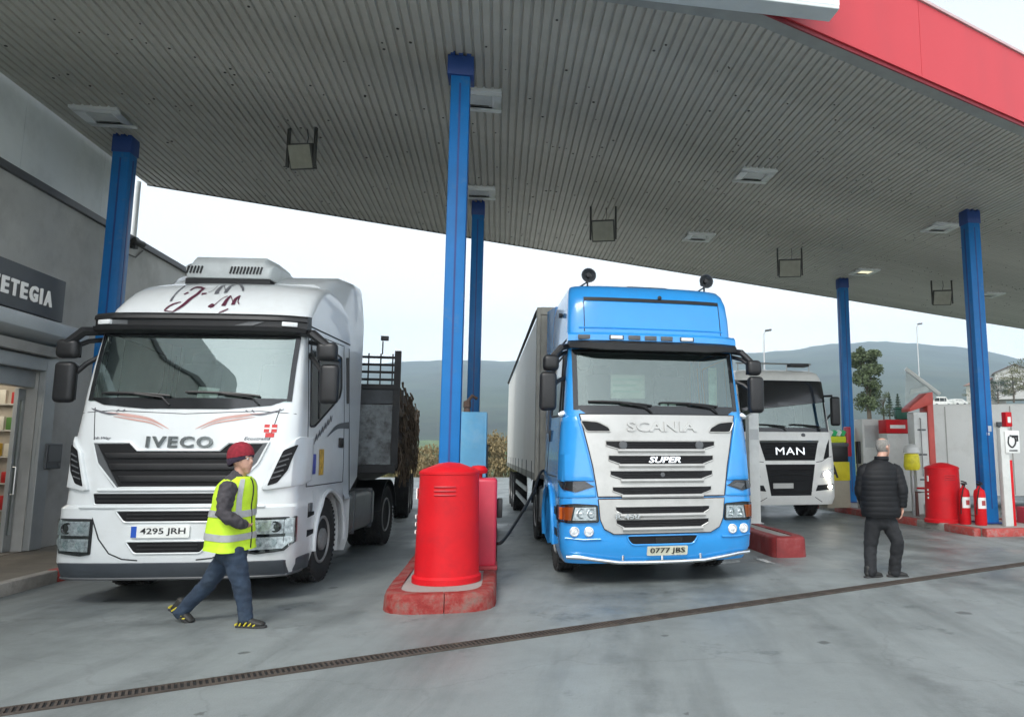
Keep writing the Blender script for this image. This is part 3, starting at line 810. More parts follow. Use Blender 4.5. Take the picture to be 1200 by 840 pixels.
HLG = glass('lamp_glass', (0.95, 0.97, 0.98), 0.05)
REFL = mat('lamp_reflector', (0.74, 0.77, 0.79), 0.2, metal=0.45, var=0.55, vscale=26)
AMB = mat('amber_lens', (0.55, 0.12, 0.015), 0.2, coat=0.5)
CAB_IN = mat('cab_lining', (0.30, 0.31, 0.28), 0.8)
SEAT = mat('seat_cloth', (0.07, 0.075, 0.075), 0.9)
DASH = mat('dashboard', (0.055, 0.058, 0.06), 0.6)
PLW = mat('plate_white', (0.78, 0.79, 0.76), 0.4)
PLK = mat('plate_black', (0.015, 0.015, 0.017), 0.5)
PLB = mat('plate_blue', (0.02, 0.09, 0.45), 0.4)
PAPER = mat('paper', (0.68, 0.72, 0.68), 0.8, var=0.2, vscale=6)
GAP = mat('panel_gap', (0.02, 0.022, 0.024), 0.8)
class Shell:
    """cab skin: for every height a front with rounded corners; front(x,z,off), side(s)(y,z,off)"""
    def __init__(s, rows, yb): s.rows = rows; s.yb = yb
    def at(s, z):
        R = s.rows
        if z <= R[0][0]: return R[0][1:]
        for a, b in zip(R, R[1:]):
            if z <= b[0]:
                t = (z - a[0]) / (b[0] - a[0]); return tuple(a[i] + (b[i] - a[i]) * t for i in range(1, 4))
        return R[-1][1:]
    def raw(s, x, z):
        y0, w, R = s.at(z)
        if abs(x) >= w: return Vector((math.copysign(w, x), y0 + R + abs(x) - w, z))
        return Vector((x, y0 + R * (1 - (1 - (abs(x) / w) ** 3.2) ** (1 / 3.2)), z))
    def front(s, x, z, off=0.0):
        p = s.raw(x, z)
        if not off: return p
        e = 0.004
        n = (s.raw(x + e, z) - s.raw(x - e, z)).cross(s.raw(x, z + e) - s.raw(x, z - e))
        if n.length < 1e-9: return p
        n.normalize()
        if n.y > 0 and abs(n.x) < 0.7: n = -n
        return p + n * off
    def side(s, sg):
        def f(y, z, off=0.0): return Vector((sg * (s.at(z)[1] + off), y, z))
        return f
    def skin(s, zs, win=None, arch=None, low=None, roof=True):
        """the welded sheet; win = (z0,z1,u): opening for the windscreen, arch = (y0,y1,z1), low = (y,z): no skin behind y below z"""
        bm = B()
        us = [-1, -.997, -.985, -.965, -.93, -.88, -.8, -.65, -.45, -.22, 0, .22, .45, .65, .8, .88, .93, .965, .985, .997, 1]
        if win: us = sorted(set(us + [-win[2], win[2]]))
        zz = set(zs)
        if win: zz |= {win[0], win[1]}
        if arch: zz.add(arch[2])
        if low: zz.add(low[1])
        zz = sorted(zz)
        ys = [0.45, 0.6] + ([arch[0], arch[1]] if arch else []) + ([low[0]] if low else []) + [s.yb]
        ys = sorted(set(ys))
        G = []
        for z in zz:
            y0, w, R = s.at(z)
            row = []
            for y in reversed(ys): row.append(Vector((-w, max(y, y0 + R), z)))
            for u in us: row.append(s.raw(u * w * 0.99999, z))
            for y in ys: row.append(Vector((w, max(y, y0 + R), z)))
            G.append([bm.verts.new(p) for p in row])
        nl = len(ys)
        for j in range(len(zz) - 1):
            zm = (zz[j] + zz[j + 1]) / 2
            for i in range(len(G[0]) - 1):
                if nl <= i < nl + len(us) - 1:
                    um = (us[i - nl] + us[i - nl + 1]) / 2
                    if win and win[0] < zm < win[1] and abs(um) < win[2]: continue
                else:
                    k = nl - 1 - i if i < nl else i - nl - len(us)
                    # strip between consecutive side stations
                    if i < nl: a, b = (ys[nl - 2 - i] if nl - 2 - i >= 0 else 0), ys[nl - 1 - i]
                    else:
                        q = i - (nl + len(us) - 1); a, b = (ys[q - 1] if q > 0 else 0), ys[q]
                    ym = (a + b) / 2
                    if arch and arch[0] < ym < arch[1] and zm < arch[2]: continue
                    if low and ym > low[0] and zm < low[1]: continue
                f = [G[j][i], G[j][i + 1], G[j + 1][i + 1], G[j + 1][i]]
                try: bm.faces.new(f)
                except ValueError: pass
        top = G[-1]
        if roof: bm.faces.new(top)
        bk = [g[0] for g in G] + [g[-1] for g in reversed(G)]
        try: bm.faces.new(bk)
        except ValueError: pass
        return bm
def wheel(parent, c, r=0.52, w=0.3, sg=1, rimc=None, name='wheel', dual=False):
    """tyre with tread, dished rim, hub and nuts; sg = outward side (+1 towards +x)"""
    e = empty(name, c, 0, parent=parent)
    ax = []
    bm = B()
    prof = [(r * 0.56, -w * 0.42), (r * 0.70, -w * 0.5), (r * 0.90, -w * 0.5), (r * 0.97, -w * 0.44), (r, -w * 0.38)]
    for k in (-0.2, 0.0, 0.2): prof += [(r, w * (k - 0.05)), (r * 0.972, w * (k - 0.04)), (r * 0.972, w * (k + 0.04)), (r, w * (k + 0.05))]
    prof += [(r, w * 0.38), (r * 0.97, w * 0.44), (r * 0.90, w * 0.5), (r * 0.70, w * 0.5), (r * 0.56, w * 0.42)]
    lathe(bm, prof, (0, 0, 0), 40, 'x')
    for k in range(48):
        a = 2 * pi * k / 48
        for sx in (-1, 1): box(bm, (sx * w * 0.40, cos(a) * r * 0.985, sin(a) * r * 0.985), (w * 0.17, 0.03, 0.03), Matrix.Rotation(a, 3, 'X'))
    build('tyre', bm, TYRE, e, weld=0)
    bm = B(); o = sg * w * 0.5
    dish = [(r * 0.57, -w * 0.35 * sg), (r * 0.57, o * 0.9), (r * 0.53, o * 0.98), (r * 0.50, o * 0.85), (r * 0.46, o * 0.2), (r * 0.28, o * 0.35), (r * 0.26, o * 1.0), (r * 0.18, o * 1.12), (0, o * 1.14)] if not dual else \
           [(r * 0.57, -w * 0.35 * sg), (r * 0.57, o * 0.9), (r * 0.53, o * 0.98), (r * 0.49, o * 0.7), (r * 0.44, -o * 0.3), (r * 0.30, -o * 0.4), (r * 0.26, o * 0.5), (r * 0.16, o * 0.6), (0, o * 0.6)]
    lathe(bm, dish, (0, 0, 0), 32, 'x')
    build('rim', bm, rimc or RIMM, e)
    bm = B()
    for k in range(10):
        a = 2 * pi * k / 10
        lathe(bm, [(0.016, o * (0.3 if not dual else -0.4)), (0.016, o * (0.3 if not dual else -0.4) + sg * 0.05), (0, o * (0.3 if not dual else -0.4) + sg * 0.055)], (0, cos(a) * r * 0.33, sin(a) * r * 0.33), 6, 'x')
    build('wheel_nuts', bm, RIMM, e, smooth=0)
    return e
def arch_plate(bm, f, y0, y1, z0, z1, cy, cz, r, thick=0.02, n=14):
    """flat side sheet y0..y1, z0..z1 with a round wheel opening"""
    a0 = math.asin(max(-1, (z0 - cz) / r))
    pts = [(y0, z0)]
    for k in range(n + 1):
        a = pi - a0 - (pi - 2 * a0) * k / n
        pts.append((cy + r * cos(a), cz + r * sin(a)))
    pts += [(y1, z0), (y1, z1), (y0, z1)]
    # two convex-friendly halves
    for i in range(1, n + 1):
        a, b = pts[i], pts[i + 1]
        patch(bm, f, [a, (a[0], z1), (b[0], z1), b], 0.0, thick, 9)
    for a in ((y0, pts[1][0]), (pts[n + 1][0], y1)):
        if a[1] - a[0] > 0.01: patch(bm, f, [(a[0], z0), (a[1], z0), (a[1], z1), (a[0], z1)], 0.0, thick, 9)
    return [p for p in pts[1:n + 2]]
def plate(parent, f, x, z, w, h, s, eu=True, face=None):
    bm = B(); patch(bm, f, rnd([(x - w / 2, z - h / 2), (x + w / 2, z - h / 2), (x + w / 2, z + h / 2), (x - w / 2, z + h / 2)], 0.012), 0.022, 0.02)
    p = build('number_plate', bm, face or PLW, parent, smooth=0)
    fw = w * (0.10 if eu else 0.0)
    if eu:
        bm = B(); patch(bm, f, [(x - w / 2 + 0.004, z - h / 2 + 0.004), (x - w / 2 + fw, z - h / 2 + 0.004), (x - w / 2 + fw, z + h / 2 - 0.004), (x - w / 2 + 0.004, z + h / 2 - 0.004)], 0.025, 0.01)
        build('country_strip', bm, PLB, p, smooth=0)
    if s: text('lettering', s, x + fw / 2, z, (w - fw) * 0.86, h * 0.66, f, PLK, p, off=0.026, thick=0.004, bold=0.012)
    return p
def mirror(parent, c, w, h, d, arm_to=None, name='wing_mirror', m=None, tilt=0.0):
    bm = B(); box(bm, c, (w, d, h), Matrix.Rotation(tilt, 3, 'Z'))
    o = build(name, bm, m or BLK, parent, bevel=min(w, d, h) * 0.42, segs=4, smooth=60)
    bm = B(); box(bm, (c[0], c[1] + d / 2 + 0.002, c[2]), (w * 0.8, 0.006, h * 0.85))
    build('mirror_glass', bm, mat('mirror_glass', (0.7, 0.72, 0.72), 0.05, metal=1.0), o, smooth=0)
    if arm_to:
        bm = B(); tube(bm, [arm_to, ((arm_to[0] + c[0]) / 2, (arm_to[1] + c[1]) / 2 - 0.02, (arm_to[2] + c[2]) / 2 + 0.03), c], 0.028, 8)
        build('mirror_arm', bm, m or BLK, o)
    return o
def interior(root, zfl, wht, y1=2.2, ztop=3.0, w=1.05, lining=None):
    bm = B()
    prism(bm, [(0.32, zfl - 0.4), (0.32, zfl + 0.03), (0.55, zfl + 0.10), (0.80, zfl + 0.06), (0.85, zfl - 0.4)], lambda y, z, x: Vector((x, y, z)), -w, w)
    d = build('dashboard', bm, DASH, root, bevel=0.02)
    bm = B(); prism(bm, [(0.58, zfl + 0.095), (0.72, zfl + 0.19), (0.78, zfl + 0.06)], lambda y, z, x: Vector((x, y, z)), 0.25, 0.85)
    build('instrument_hood', bm, DASH, d, bevel=0.02)
    for sx in (-0.5, 0.52):
        bm = B(); box(bm, (sx, 1.45, zfl + 0.30), (0.5, 0.18, 0.9), Matrix.Rotation(radians(-12), 3, 'X')); box(bm, (sx, 1.22, zfl - 0.15), (0.5, 0.55, 0.2)); box(bm, (sx, 1.56, zfl + 0.80), (0.28, 0.12, 0.2), Matrix.Rotation(radians(-12), 3, 'X'))
        build('seat', bm, SEAT, root, bevel=0.05)
    bm = B()
    R = Matrix.Rotation(radians(-55), 3, 'X')
    pts = [Vector((0.52, 0.88, zfl + 0.12)) + R @ Vector((0.23 * cos(a), 0.23 * sin(a), 0)) for a in [2 * pi * k / 24 for k in range(25)]]
    tube(bm, pts, 0.018, 6, cap=False); tube(bm, [(0.30, 0.88, zfl + 0.12), (0.74, 0.88, zfl + 0.12)], 0.02, 6); tube(bm, [(0.52, 0.88, zfl + 0.12), (0.52, 0.75, zfl - 0.1)], 0.03, 6)
    build('steering_wheel', bm, BLK, root)
    bm = B(); bx(bm, -w, w, y1 - 0.06, y1 - 0.03, zfl - 0.4, ztop + 0.1); bx(bm, -w, w, 0.6, y1 - 0.06, ztop + 0.06, ztop + 0.1); bx(bm, -w, w, 0.85, y1 - 0.06, zfl - 0.45, zfl - 0.4)
    build('cab_lining', bm, lining or CAB_IN, root, smooth=0)
def wiper(root, f, x0, z0, x1, z1, h=0.05):
    bm = B()
    tube(bm, [f(x0, z0 - 0.10, 0.02), f(x0 + (x1 - x0) * 0.10, z0 - 0.02, 0.045), f((x0 + x1) / 2, (z0 + z1) / 2, 0.05)], 0.012, 6)
    pts = [f(x0 + (x1 - x0) * t, z0 + (z1 - z0) * t + 0.012 * sin(pi * t), 0.03) for t in [k / 8 for k in range(9)]]
    tube(bm, pts, [0.012] + [0.017] * 7 + [0.012], 6)
    return build('wiper', bm, BLK, root)
def ribbon(bm, f, pts, ws, off=0.006, n=6):
    """painted stroke of varying width along a smooth line on a surface"""
    P = [Vector(p) for p in pts]; L = []
    for i in range(len(P) - 1):
        a, b, c, d = P[max(i - 1, 0)], P[i], P[i + 1], P[min(i + 2, len(P) - 1)]
        for k in range(n):
            t = k / n
            q = 0.5 * ((2 * b) + (c - a) * t + (2 * a - 5 * b + 4 * c - d) * t * t + (3 * b - a - 3 * c + d) * t ** 3)
            L.append((q, ws[i] + (ws[i + 1] - ws[i]) * t))
    L.append((P[-1], ws[-1]))
    prev = None
    for i, (q, w) in enumerate(L):
        d = (L[min(i + 1, len(L) - 1)][0] - L[max(i - 1, 0)][0])
        if d.length < 1e-6: continue
        d.normalize(); nn = Vector((-d.y, d.x)) * w / 2
        a, b = bm.verts.new(f(q.x + nn.x, q.y + nn.y, off)), bm.verts.new(f(q.x - nn.x, q.y - nn.y, off))
        if prev: bm.faces.new((prev[0], a, b, prev[1]))
        prev = (a, b)
def quad(x0, x1, z0, z1): return [(x0, z0), (x1, z0), (x1, z1), (x0, z1)]
def mirx(p): return [(-x, z) for x, z in p]

# ================================================================== WHITE TRUCK
iv = empty('white_truck', (-4.90, 8.0, 0), radians(5), 'white tractor truck lettered IVECO with a flowing JM monogram on its roof', 'truck')
SH = Shell([(0.27, 0.06, 1.20, 0.30), (0.45, 0.0, 1.25, 0.30), (1.02, 0.0, 1.25, 0.30), (1.05, 0.05, 1.23, 0.30), (1.20, 0.05, 1.22, 0.30), (1.50, 0.07, 1.22, 0.30), (1.80, 0.10, 1.21, 0.29),
            (2.10, 0.155, 1.20, 0.28), (2.22, 0.185, 1.195, 0.25), (2.60, 0.265, 1.175, 0.22), (2.98, 0.36, 1.155, 0.21), (3.20, 0.43, 1.15, 0.24), (3.32, 0.50, 1.145, 0.28), (3.45, 0.61, 1.13, 0.33),
            (3.58, 0.75, 1.12, 0.38), (3.68, 0.91, 1.10, 0.42), (3.76, 1.13, 1.07, 0.46), (3.82, 1.36, 1.03, 0.48), (3.86, 1.62, 0.97, 0.48)], 2.30)
F, SR, SL = SH.front, SH.side(1), SH.side(-1)
zs_ = [r[0] for r in SH.rows] + [0.6, 0.8, 1.35, 1.65, 1.95, 2.4, 2.8, 3.1, 3.39, 3.52, 3.63, 3.72, 3.79]
WY, WR = 1.42, 0.52
bm = SH.skin(zs_, win=(2.20, 2.97, 0.905), arch=(0.80, 2.04, 1.16), low=(2.04, 0.98))
build('cab', bm, WHITE, iv, smooth=40)
for f in (SR, SL):
    bm = B(); arc = arch_plate(bm, f, 0.80, 2.04, 0.45, 1.162, WY, 0.52, 0.615)
    build('arch_panel', bm, WHITE, iv, smooth=0, weld=0)
    bm = B(); tube(bm, [f(y, z, 0.012) for y, z in arc], 0.03, 8)
    build('arch_lip', bm, WHITE, iv)
bm = B(); bx(bm, -0.84, 0.84, 0.36, 2.28, 0.34, 1.5)
build('underbody', bm, CHAS, iv, smooth=0)
interior(iv, 2.02, None, ztop=3.0)
# windscreen, its black border and wiper trough
bm = B(); patch(bm, F, quad(-1.085, 1.085, 2.19, 2.985), 0.004, 0.0, 0.1)
build('windscreen', bm, WSG, iv, smooth=60)
bm = B()
for p in ([(-1.10, 2.23), (1.10, 2.23), (0.9, 2.15), (0.45, 2.105), (-0.45, 2.105), (-0.9, 2.15)], quad(-1.10, 1.10, 2.955, 3.0), quad(-1.105, -1.055, 2.2, 2.97), quad(1.055, 1.105, 2.2, 2.97)): patch(bm, F, p, 0.008, 0.012, 0.1)
build('windscreen_surround', bm, BLKG, iv, smooth=50)
wiper(iv, F, -0.18, 2.245, -0.93, 2.275); wiper(iv, F, 0.78, 2.25, -0.02, 2.29); 
bm = B(); prism(bm, [(-0.12, 2.23), (0.10, 2.23), (0.13, 2.36), (-0.10, 2.38)], lambda x, z, d: Vector((x + 0.1, 0.42 + d, z)), 0, 0.012)
build('dash_papers', bm, PAPER, iv, smooth=0)
# sun visor with end lamps
bm = B(); rs = []
for k in range(25):
    x = -1.19 + 2.38 * k / 24
    p = F(max(-1.13, min(1.13, x)), 3.08); y = p.y; e = 0.10 * max(0, abs(x) - 1.0)
    rs.append([Vector((x, y + 0.02, 3.235)), Vector((x, y - 0.10 + e, 3.225)), Vector((x, y - 0.155 + e, 3.19)), Vector((x, y - 0.165 + e, 3.15)), Vector((x, y - 0.135 + e, 3.14)), Vector((x, y - 0.135 + e, 3.075)), Vector((x, y - 0.18 + e, 3.065)), Vector((x, y - 0.165 + e, 3.02)), Vector((x, y - 0.06, 2.985)), Vector((x, y + 0.03, 3.0))])
rings(bm, rs)
vis = build('sun_visor', bm, BLK, iv, smooth=40)
for sx in (-1, 1):
    bm = B(); box(bm, (sx * 1.02, F(1.02, 3.1).y - 0.16, 3.105), (0.17, 0.06, 0.055), Matrix.Rotation(sx * 0.35, 3, 'Z'))
    build('marker_lamp', bm, mat('marker_white', (0.7, 0.72, 0.72), 0.25), vis, bevel=0.01)
bm = B()
prism(bm, [(-0.95, 0), (0.62, 0), (0.75, 0.05), (-0.95, 0.05)], lambda x, z, d: Vector((x, F(x * 0.9, 3.08).y - 0.142 + d, 3.08 + z)), 0, 0.02)
build('visor_inset', bm, GREYP, vis, smooth=0)
# hood seam, grille and slots
GRL = [(-0.93, 1.73), (-0.52, 1.73), (-0.43, 1.645), (0.43, 1.645), (0.52, 1.73), (0.93, 1.73), (0.84, 1.50), (0.60, 1.235), (-0.60, 1.235), (-0.84, 1.50)]
bm = B(); patch(bm, F, GRL, 0.006, 0.02, 0.12)
gr = build('grille', bm, MESH, iv, smooth=50)
bm = B(); rim(bm, F, GRL, 0.016, 0.006)
build('grille_frame', bm, WHITE, gr)
for z0, z1, w in ((1.43, 1.50, 0.72), (1.30, 1.37, 0.60), (1.555, 1.615, 0.78)):
    bm = B(); patch(bm, F, [(-w + 0.04, z0), (w - 0.04, z0), (w, z1), (-w, z1)], 0.022, 0.02, 0.12)
    build('grille_slat', bm, BLK, gr, smooth=50, bevel=0.006)
for sx in (-1, 1):
    bm = B(); p = [(sx * 0.93, 1.72), (sx * 0.88, 1.72), (sx * 0.58, 1.245), (sx * 0.63, 1.245), (sx * 0.85, 1.50)]
    patch(bm, F, p, 0.016, 0.02, 0.12); build('grille_cheek', bm, GREYP, gr, smooth=50)
text('badge_lettering', 'IVECO', 0.0, 1.735, 0.70, 0.125, F, mat('badge_chrome', (0.25, 0.27, 0.27), 0.25, metal=0.9), iv, off=0.026, thick=0.03, bold=0.022, space=1.22)
for z0, z1, wt, wb in ((1.055, 1.185, 0.86, 0.83), (0.875, 1.0, 0.57, 0.47), (0.545, 0.675, 0.44, 0.34)):
    p = [(-wb, z0), (wb, z0), (wt, z1), (-wt, z1)]; p = rnd(p, 0.03)
    bm = B(); patch(bm, F, p, 0.005, 0.02, 0.14); o = build('air_slot', bm, MESH, iv, smooth=50)
    bm = B(); rim(bm, F, p, 0.011, 0.004); build('slot_edge', bm, WHITE, o)
    bm = B()
    for q in range(1, 3): patch(bm, F, quad(-wb + 0.03, wb - 0.03, z0 + (z1 - z0) * q / 3 - 0.008, z0 + (z1 - z0) * q / 3 + 0.008), 0.014, 0.012, 0.2)
    build('slot_bars', bm, BLK, o, smooth=0)
# raised bars between the slots
bm = B()
for z, w, r in ((1.215, 0.80, 0.018), (1.025, 0.96, 0.02)): tube(bm, [F(-w + 2 * w * k / 16, z, 0.012) for k in range(17)], r, 8)
build('body_bar', bm, WHITE, iv)
plate(iv, F, -0.08, 0.775, 0.60, 0.125, '4295 JRH')
# bumper step and dark lip
bm = B(); patch(bm, F, quad(-1.62, 1.62, 0.28, 0.45), 0.022, 0.05, 0.12)
lip = build('bumper_lip', bm, mat('lip_dark', (0.05, 0.058, 0.068), 0.4, var=0.15), iv, smooth=40, bevel=0.01)
bm = B(); tube(bm, [F(-1.4 + 2.8 * k / 24, 0.285, 0.015) for k in range(25)], 0.018, 6)
build('lip_edge', bm, GREYP, lip)
bm = B()
for sx in (-1, 1): rim(bm, F, [(sx * x, z) for x, z in ((0.84, 1.04), (0.80, 0.90), (0.72, 0.70), (0.60, 0.55), (0.46, 0.49), (0.30, 0.475))], 0.007, 0.0, 5, closed=False)
for sx in (-1, 1): rim(bm, F, [(sx * x, z) for x, z in ((0.93, 1.76), (1.0, 2.12))], 0.005, 0.0, 5, closed=False)
rim(bm, F, [(-1.16, 2.06), (-0.8, 2.085), (0, 2.05), (0.8, 2.085), (1.16, 2.06)], 0.004, 0.0, 5, closed=False)
build('panel_seams', bm, GAP, iv)
# corner deflectors with the black slashes
for sx in (-1, 1):
    p = [(sx * x, z) for x, z in ((0.90, 1.215), (0.955, 1.205), (1.30, 1.255), (1.52, 1.29), (1.52, 1.80), (1.20, 1.80), (1.04, 1.62))]
    bm = B(); patch(bm, F, p, 0.035, 0.06, 0.10); o = build('corner_deflector', bm, WHITE, iv, smooth=50, bevel=0.012)
    p = rnd([(sx * x, z) for x, z in ((1.19, 1.71), (1.08, 1.64), (0.955, 1.25), (1.05, 1.285), (1.13, 1.42))], 0.02)
    bm = B(); patch(bm, F, p, 0.041, 0.01, 0.10); sl = build('slash_vent', bm, MESH, o, smooth=50)
    bm = B()
    for k in range(5):
        t = 0.15 + k * 0.17; a = Vector((1.165, 1.66)).lerp(Vector((1.06, 1.30)), t); b_ = Vector((1.085, 1.62)).lerp(Vector((0.965, 1.27)), t)
        tube(bm, [F(sx * a.x, a.y, 0.046), F(sx * b_.x, b_.y, 0.046)], 0.009, 5)
    build('vent_fins', bm, GREYP, sl)
# headlights: two stacked units each side
for sx in (-1, 1):
    xo, xi = 1.245, 0.80
    hp = [(sx * xi, 0.545), (sx * (xi + 0.10), 0.53), (sx * 1.16, 0.555), (sx * xo, 0.64), (sx * xo, 0.905), (sx * xi, 0.905)]
    bm = B(); patch(bm, F, hp, 0.006, 0.03, 0.1); h = build('headlight', bm, BLKG, iv, smooth=50)
    bm = B(); rim(bm, F, hp, 0.010, 0.006); build('lamp_bezel', bm, BLK, h)
    bm = B()
    patch(bm, F, [(sx * (xi + 0.025), 0.735), (sx * (xo - 0.02), 0.735), (sx * (xo - 0.02), 0.885), (sx * (xi + 0.025), 0.885)], 0.012, 0.02, 0.1)
    patch(bm, F, [(sx * (xi + 0.025), 0.565), (sx * 1.15, 0.575), (sx * (xo - 0.02), 0.65), (sx * (xo - 0.02), 0.70), (sx * (xi + 0.025), 0.70)], 0.012, 0.02, 0.1)
    build('reflector', bm, REFL, h, smooth=50)
    for x, z, r in ((1.08, 0.81, 0.062), (0.90, 0.81, 0.048), (1.06, 0.64, 0.045), (0.91, 0.635, 0.045)):
        bm = B(); p = F(sx * x, z, 0.0); lathe(bm, [(r, 0.012), (r, -0.018), (r * 0.85, -0.022), (r * 0.6, -0.010), (0, -0.024)], p, 16, 'y')
        build('lamp_lens', bm, HLG if r < 0.05 else BLKG, h)
    bm = B(); patch(bm, F, hp, 0.03, 0.0, 0.1); build('lamp_cover', bm, HLG, h, smooth=60)
# bumper corner blocks, side indicator, steps
for f in (SR, SL):
    bm = B(); box(bm, f(0.62, 0.98, 0.012), (0.03, 0.09, 0.10)); build('side_marker', bm, GREYP, iv, bevel=0.008)
bm = B()
for sg in (-1, 1):
    f = SH.side(sg)
    for z0, z1 in ((0.86, 0.93), (0.64, 0.72)):
        bm = B(); patch(bm, f, [(0.58, z0), (0.80, z0 + 0.02), (0.80, z1 - 0.01), (0.58, z1)], 0.004, 0.02)
        build('step_slot', bm, MESH, iv, smooth=0)
# mirrors
for sx in (-1, 1):
    cx = sx * 1.47
    mirror(iv, (cx, 0.42, 2.42), 0.22, 0.47, 0.13, (sx * 1.15, 0.62, 2.80))
    mirror(iv, (cx - sx * 0.03, 0.38, 2.80), 0.24, 0.22, 0.14, (sx * 1.14, 0.62, 2.95))
    bm = B(); tube(bm, [(sx * 1.14, 0.55, 3.04), (sx * 1.28, 0.35, 3.0), (cx - sx * 0.02, 0.36, 2.86)], [0.05, 0.055, 0.05], 8); build('mirror_bracket', bm, BLK, iv)
# doors: window, seams, handle, stickers
for sg in (1, -1):
    f = SH.side(sg)
    wp_ = rnd([(0.62, 1.93), (0.78, 1.93), (1.80, 2.36), (1.90, 2.50), (1.90, 2.92), (0.80, 3.02), (0.66, 3.0)], 0.04)
    bm = B(); patch(bm, f, wp_, 0.004, 0.01, 0.2); wn = build('door_window', bm, SIDEG, iv, smooth=0)
    bm = B(); rim(bm, f, wp_, 0.012, 0.004); tube(bm, [f(0.95, 2.03, 0.008), f(0.95, 3.0, 0.008)], 0.012, 6); build('window_seal', bm, BLK, wn)
    bm = B()
    for q in ([(0.56, 1.22), (0.56, 3.06), (2.02, 3.10), (2.02, 1.22)], ): rim(bm, f, q, 0.006, 0.0, 5)
    tube(bm, [f(2.27, 1.0, 0), f(2.27, 3.1, 0)], 0.006, 5); tube(bm, [f(0.6, 3.14, 0), f(2.3, 3.16, 0)], 0.01, 5)
    build('door_seam', bm, GAP, iv)
    bm = B(); box(bm, f(1.86, 1.75, 0.012), (0.03, 0.17, 0.13)); build('door_handle', bm, BLK, iv, bevel=0.01)
    bm = B(); tube(bm, [f(2.15, 2.30, 0.012), f(2.15, 2.95, 0.012)], 0.022, 6); build('grab_rail', bm, BLK, iv)
    bm = B(); ribbon(bm, f, [(1.28, 1.82), (1.7, 1.96), (2.26, 2.0)], [0.01, 0.06, 0.10]); build('side_stripe', bm, mat('stripe_grey', (0.10, 0.11, 0.12), 0.4), iv, smooth=0)
    f2 = f
    if sg == 1:
        bm = B(); patch(bm, f2, quad(0.70, 0.84, 1.36, 1.60), 0.012, 0.004); build('sticker', bm, mat('sticker_blue', (0.05, 0.07, 0.35), 0.4, var=0.5, vscale=14), iv, smooth=0)
        bm = B(); patch(bm, f2, quad(0.98, 1.14, 1.34, 1.66), 0.012, 0.004); build('sticker', bm, mat('sticker_ochre', (0.55, 0.34, 0.05), 0.4, var=0.6, vscale=14), iv, smooth=0)
        bm = B()
        for k in range(7):
            y = 0.72 + k * 0.11; z = 1.70 + k * 0.05
            ribbon(bm, f2, [(y, z), (y + 0.03, z + 0.09), (y + 0.06, z + 0.02), (y + 0.10, z + 0.10)], [0.012, 0.03, 0.02, 0.012], 0.004, 3)
        build('script_decal', bm, mat('decal_dark', (0.05, 0.05, 0.07), 0.4), iv, smooth=0)
# monogram on the roof front, swooshes on the hood, small flag sticker
MAR = mat('monogram_maroon', (0.095, 0.018, 0.04), 0.35)
GRY = mat('monogram_grey', (0.13, 0.13, 0.145), 0.35)
def rp(px, py):                                       # pixel -> (x,z) on the roof front
    c_, s_ = cos(radians(5)), sin(radians(5)); r = ray(px, py); yl = 0.9
    for _ in range(8):
        lo = (c_ * 4.90 + s_ * -8.0, s_ * -(-4.90) * -1 * -1 * 0 + (-s_) * 4.90 + c_ * -8.0); ld = (c_ * r.x + s_ * r.y, -s_ * r.x + c_ * r.y)
        t = (yl - lo[1]) / ld[1]; x, z = lo[0] + ld[0] * t, EYE + r.z * t
        yl = yl * 0.5 + 0.5 * SH.raw(x, max(0.3, min(3.85, z))).y
    return (x, z)
def zc(x, y): return (170 + x / 7.5, 295 + y / 7.5)   # coordinates read off an enlarged view of the lettering
def stroke(bm, pts, ws): ribbon(bm, F, [rp(*zc(*p)) for p in pts], [w * 0.55 for w in ws], 0.008, 6)
bm = B()
stroke(bm, [(400, 345), (440, 320), (490, 318), (520, 330)], [0.03, 0.05, 0.05, 0.03])
stroke(bm, [(525, 322), (470, 370), (400, 420), (330, 480), (250, 530)], [0.05, 0.07, 0.08, 0.075, 0.03])
stroke(bm, [(250, 530), (200, 525), (180, 515), (240, 470), (320, 445)], [0.02, 0.02, 0.04, 0.045, 0.02])
stroke(bm, [(500, 375), (545, 370)], [0.06, 0.03]); stroke(bm, [(345, 378), (385, 362)], [0.03, 0.05])
stroke(bm, [(690, 480), (720, 430), (755, 390)], [0.09, 0.075, 0.03]); stroke(bm, [(775, 470), (800, 420), (840, 390)], [0.08, 0.07, 0.03])
stroke(bm, [(560, 490), (590, 468), (605, 480), (575, 495)], [0.05, 0.05, 0.04, 0.03]); stroke(bm, [(650, 540), (690, 525), (735, 505)], [0.02, 0.04, 0.03])
stroke(bm, [(755, 390), (770, 430), (775, 470)], [0.02, 0.015, 0.02]); stroke(bm, [(605, 480), (650, 440), (690, 410), (730, 395)], [0.02, 0.015, 0.015, 0.02])
stroke(bm, [(840, 390), (820, 440), (830, 465)], [0.02, 0.02, 0.02])
build('monogram', bm, MAR, iv, smooth=0)['kind'] = 'stuff'
bm = B()
stroke(bm, [(230, 440), (260, 390), (320, 330), (400, 285), (460, 285)], [0.05, 0.035, 0.03, 0.025, 0.01])
stroke(bm, [(630, 375), (655, 330), (700, 295)], [0.085, 0.075, 0.03]); stroke(bm, [(710, 365), (740, 320), (785, 290)], [0.075, 0.065, 0.03])
stroke(bm, [(700, 295), (705, 330), (712, 365)], [0.015, 0.015, 0.02]); stroke(bm, [(560, 360), (600, 345), (650, 300)], [0.012, 0.012, 0.012])
stroke(bm, [(785, 270), (830, 285), (858, 320), (862, 350)], [0.015, 0.04, 0.045, 0.03])
build('monogram_flourish', bm, GRY, iv, smooth=0)['kind'] = 'stuff'
bm = B()
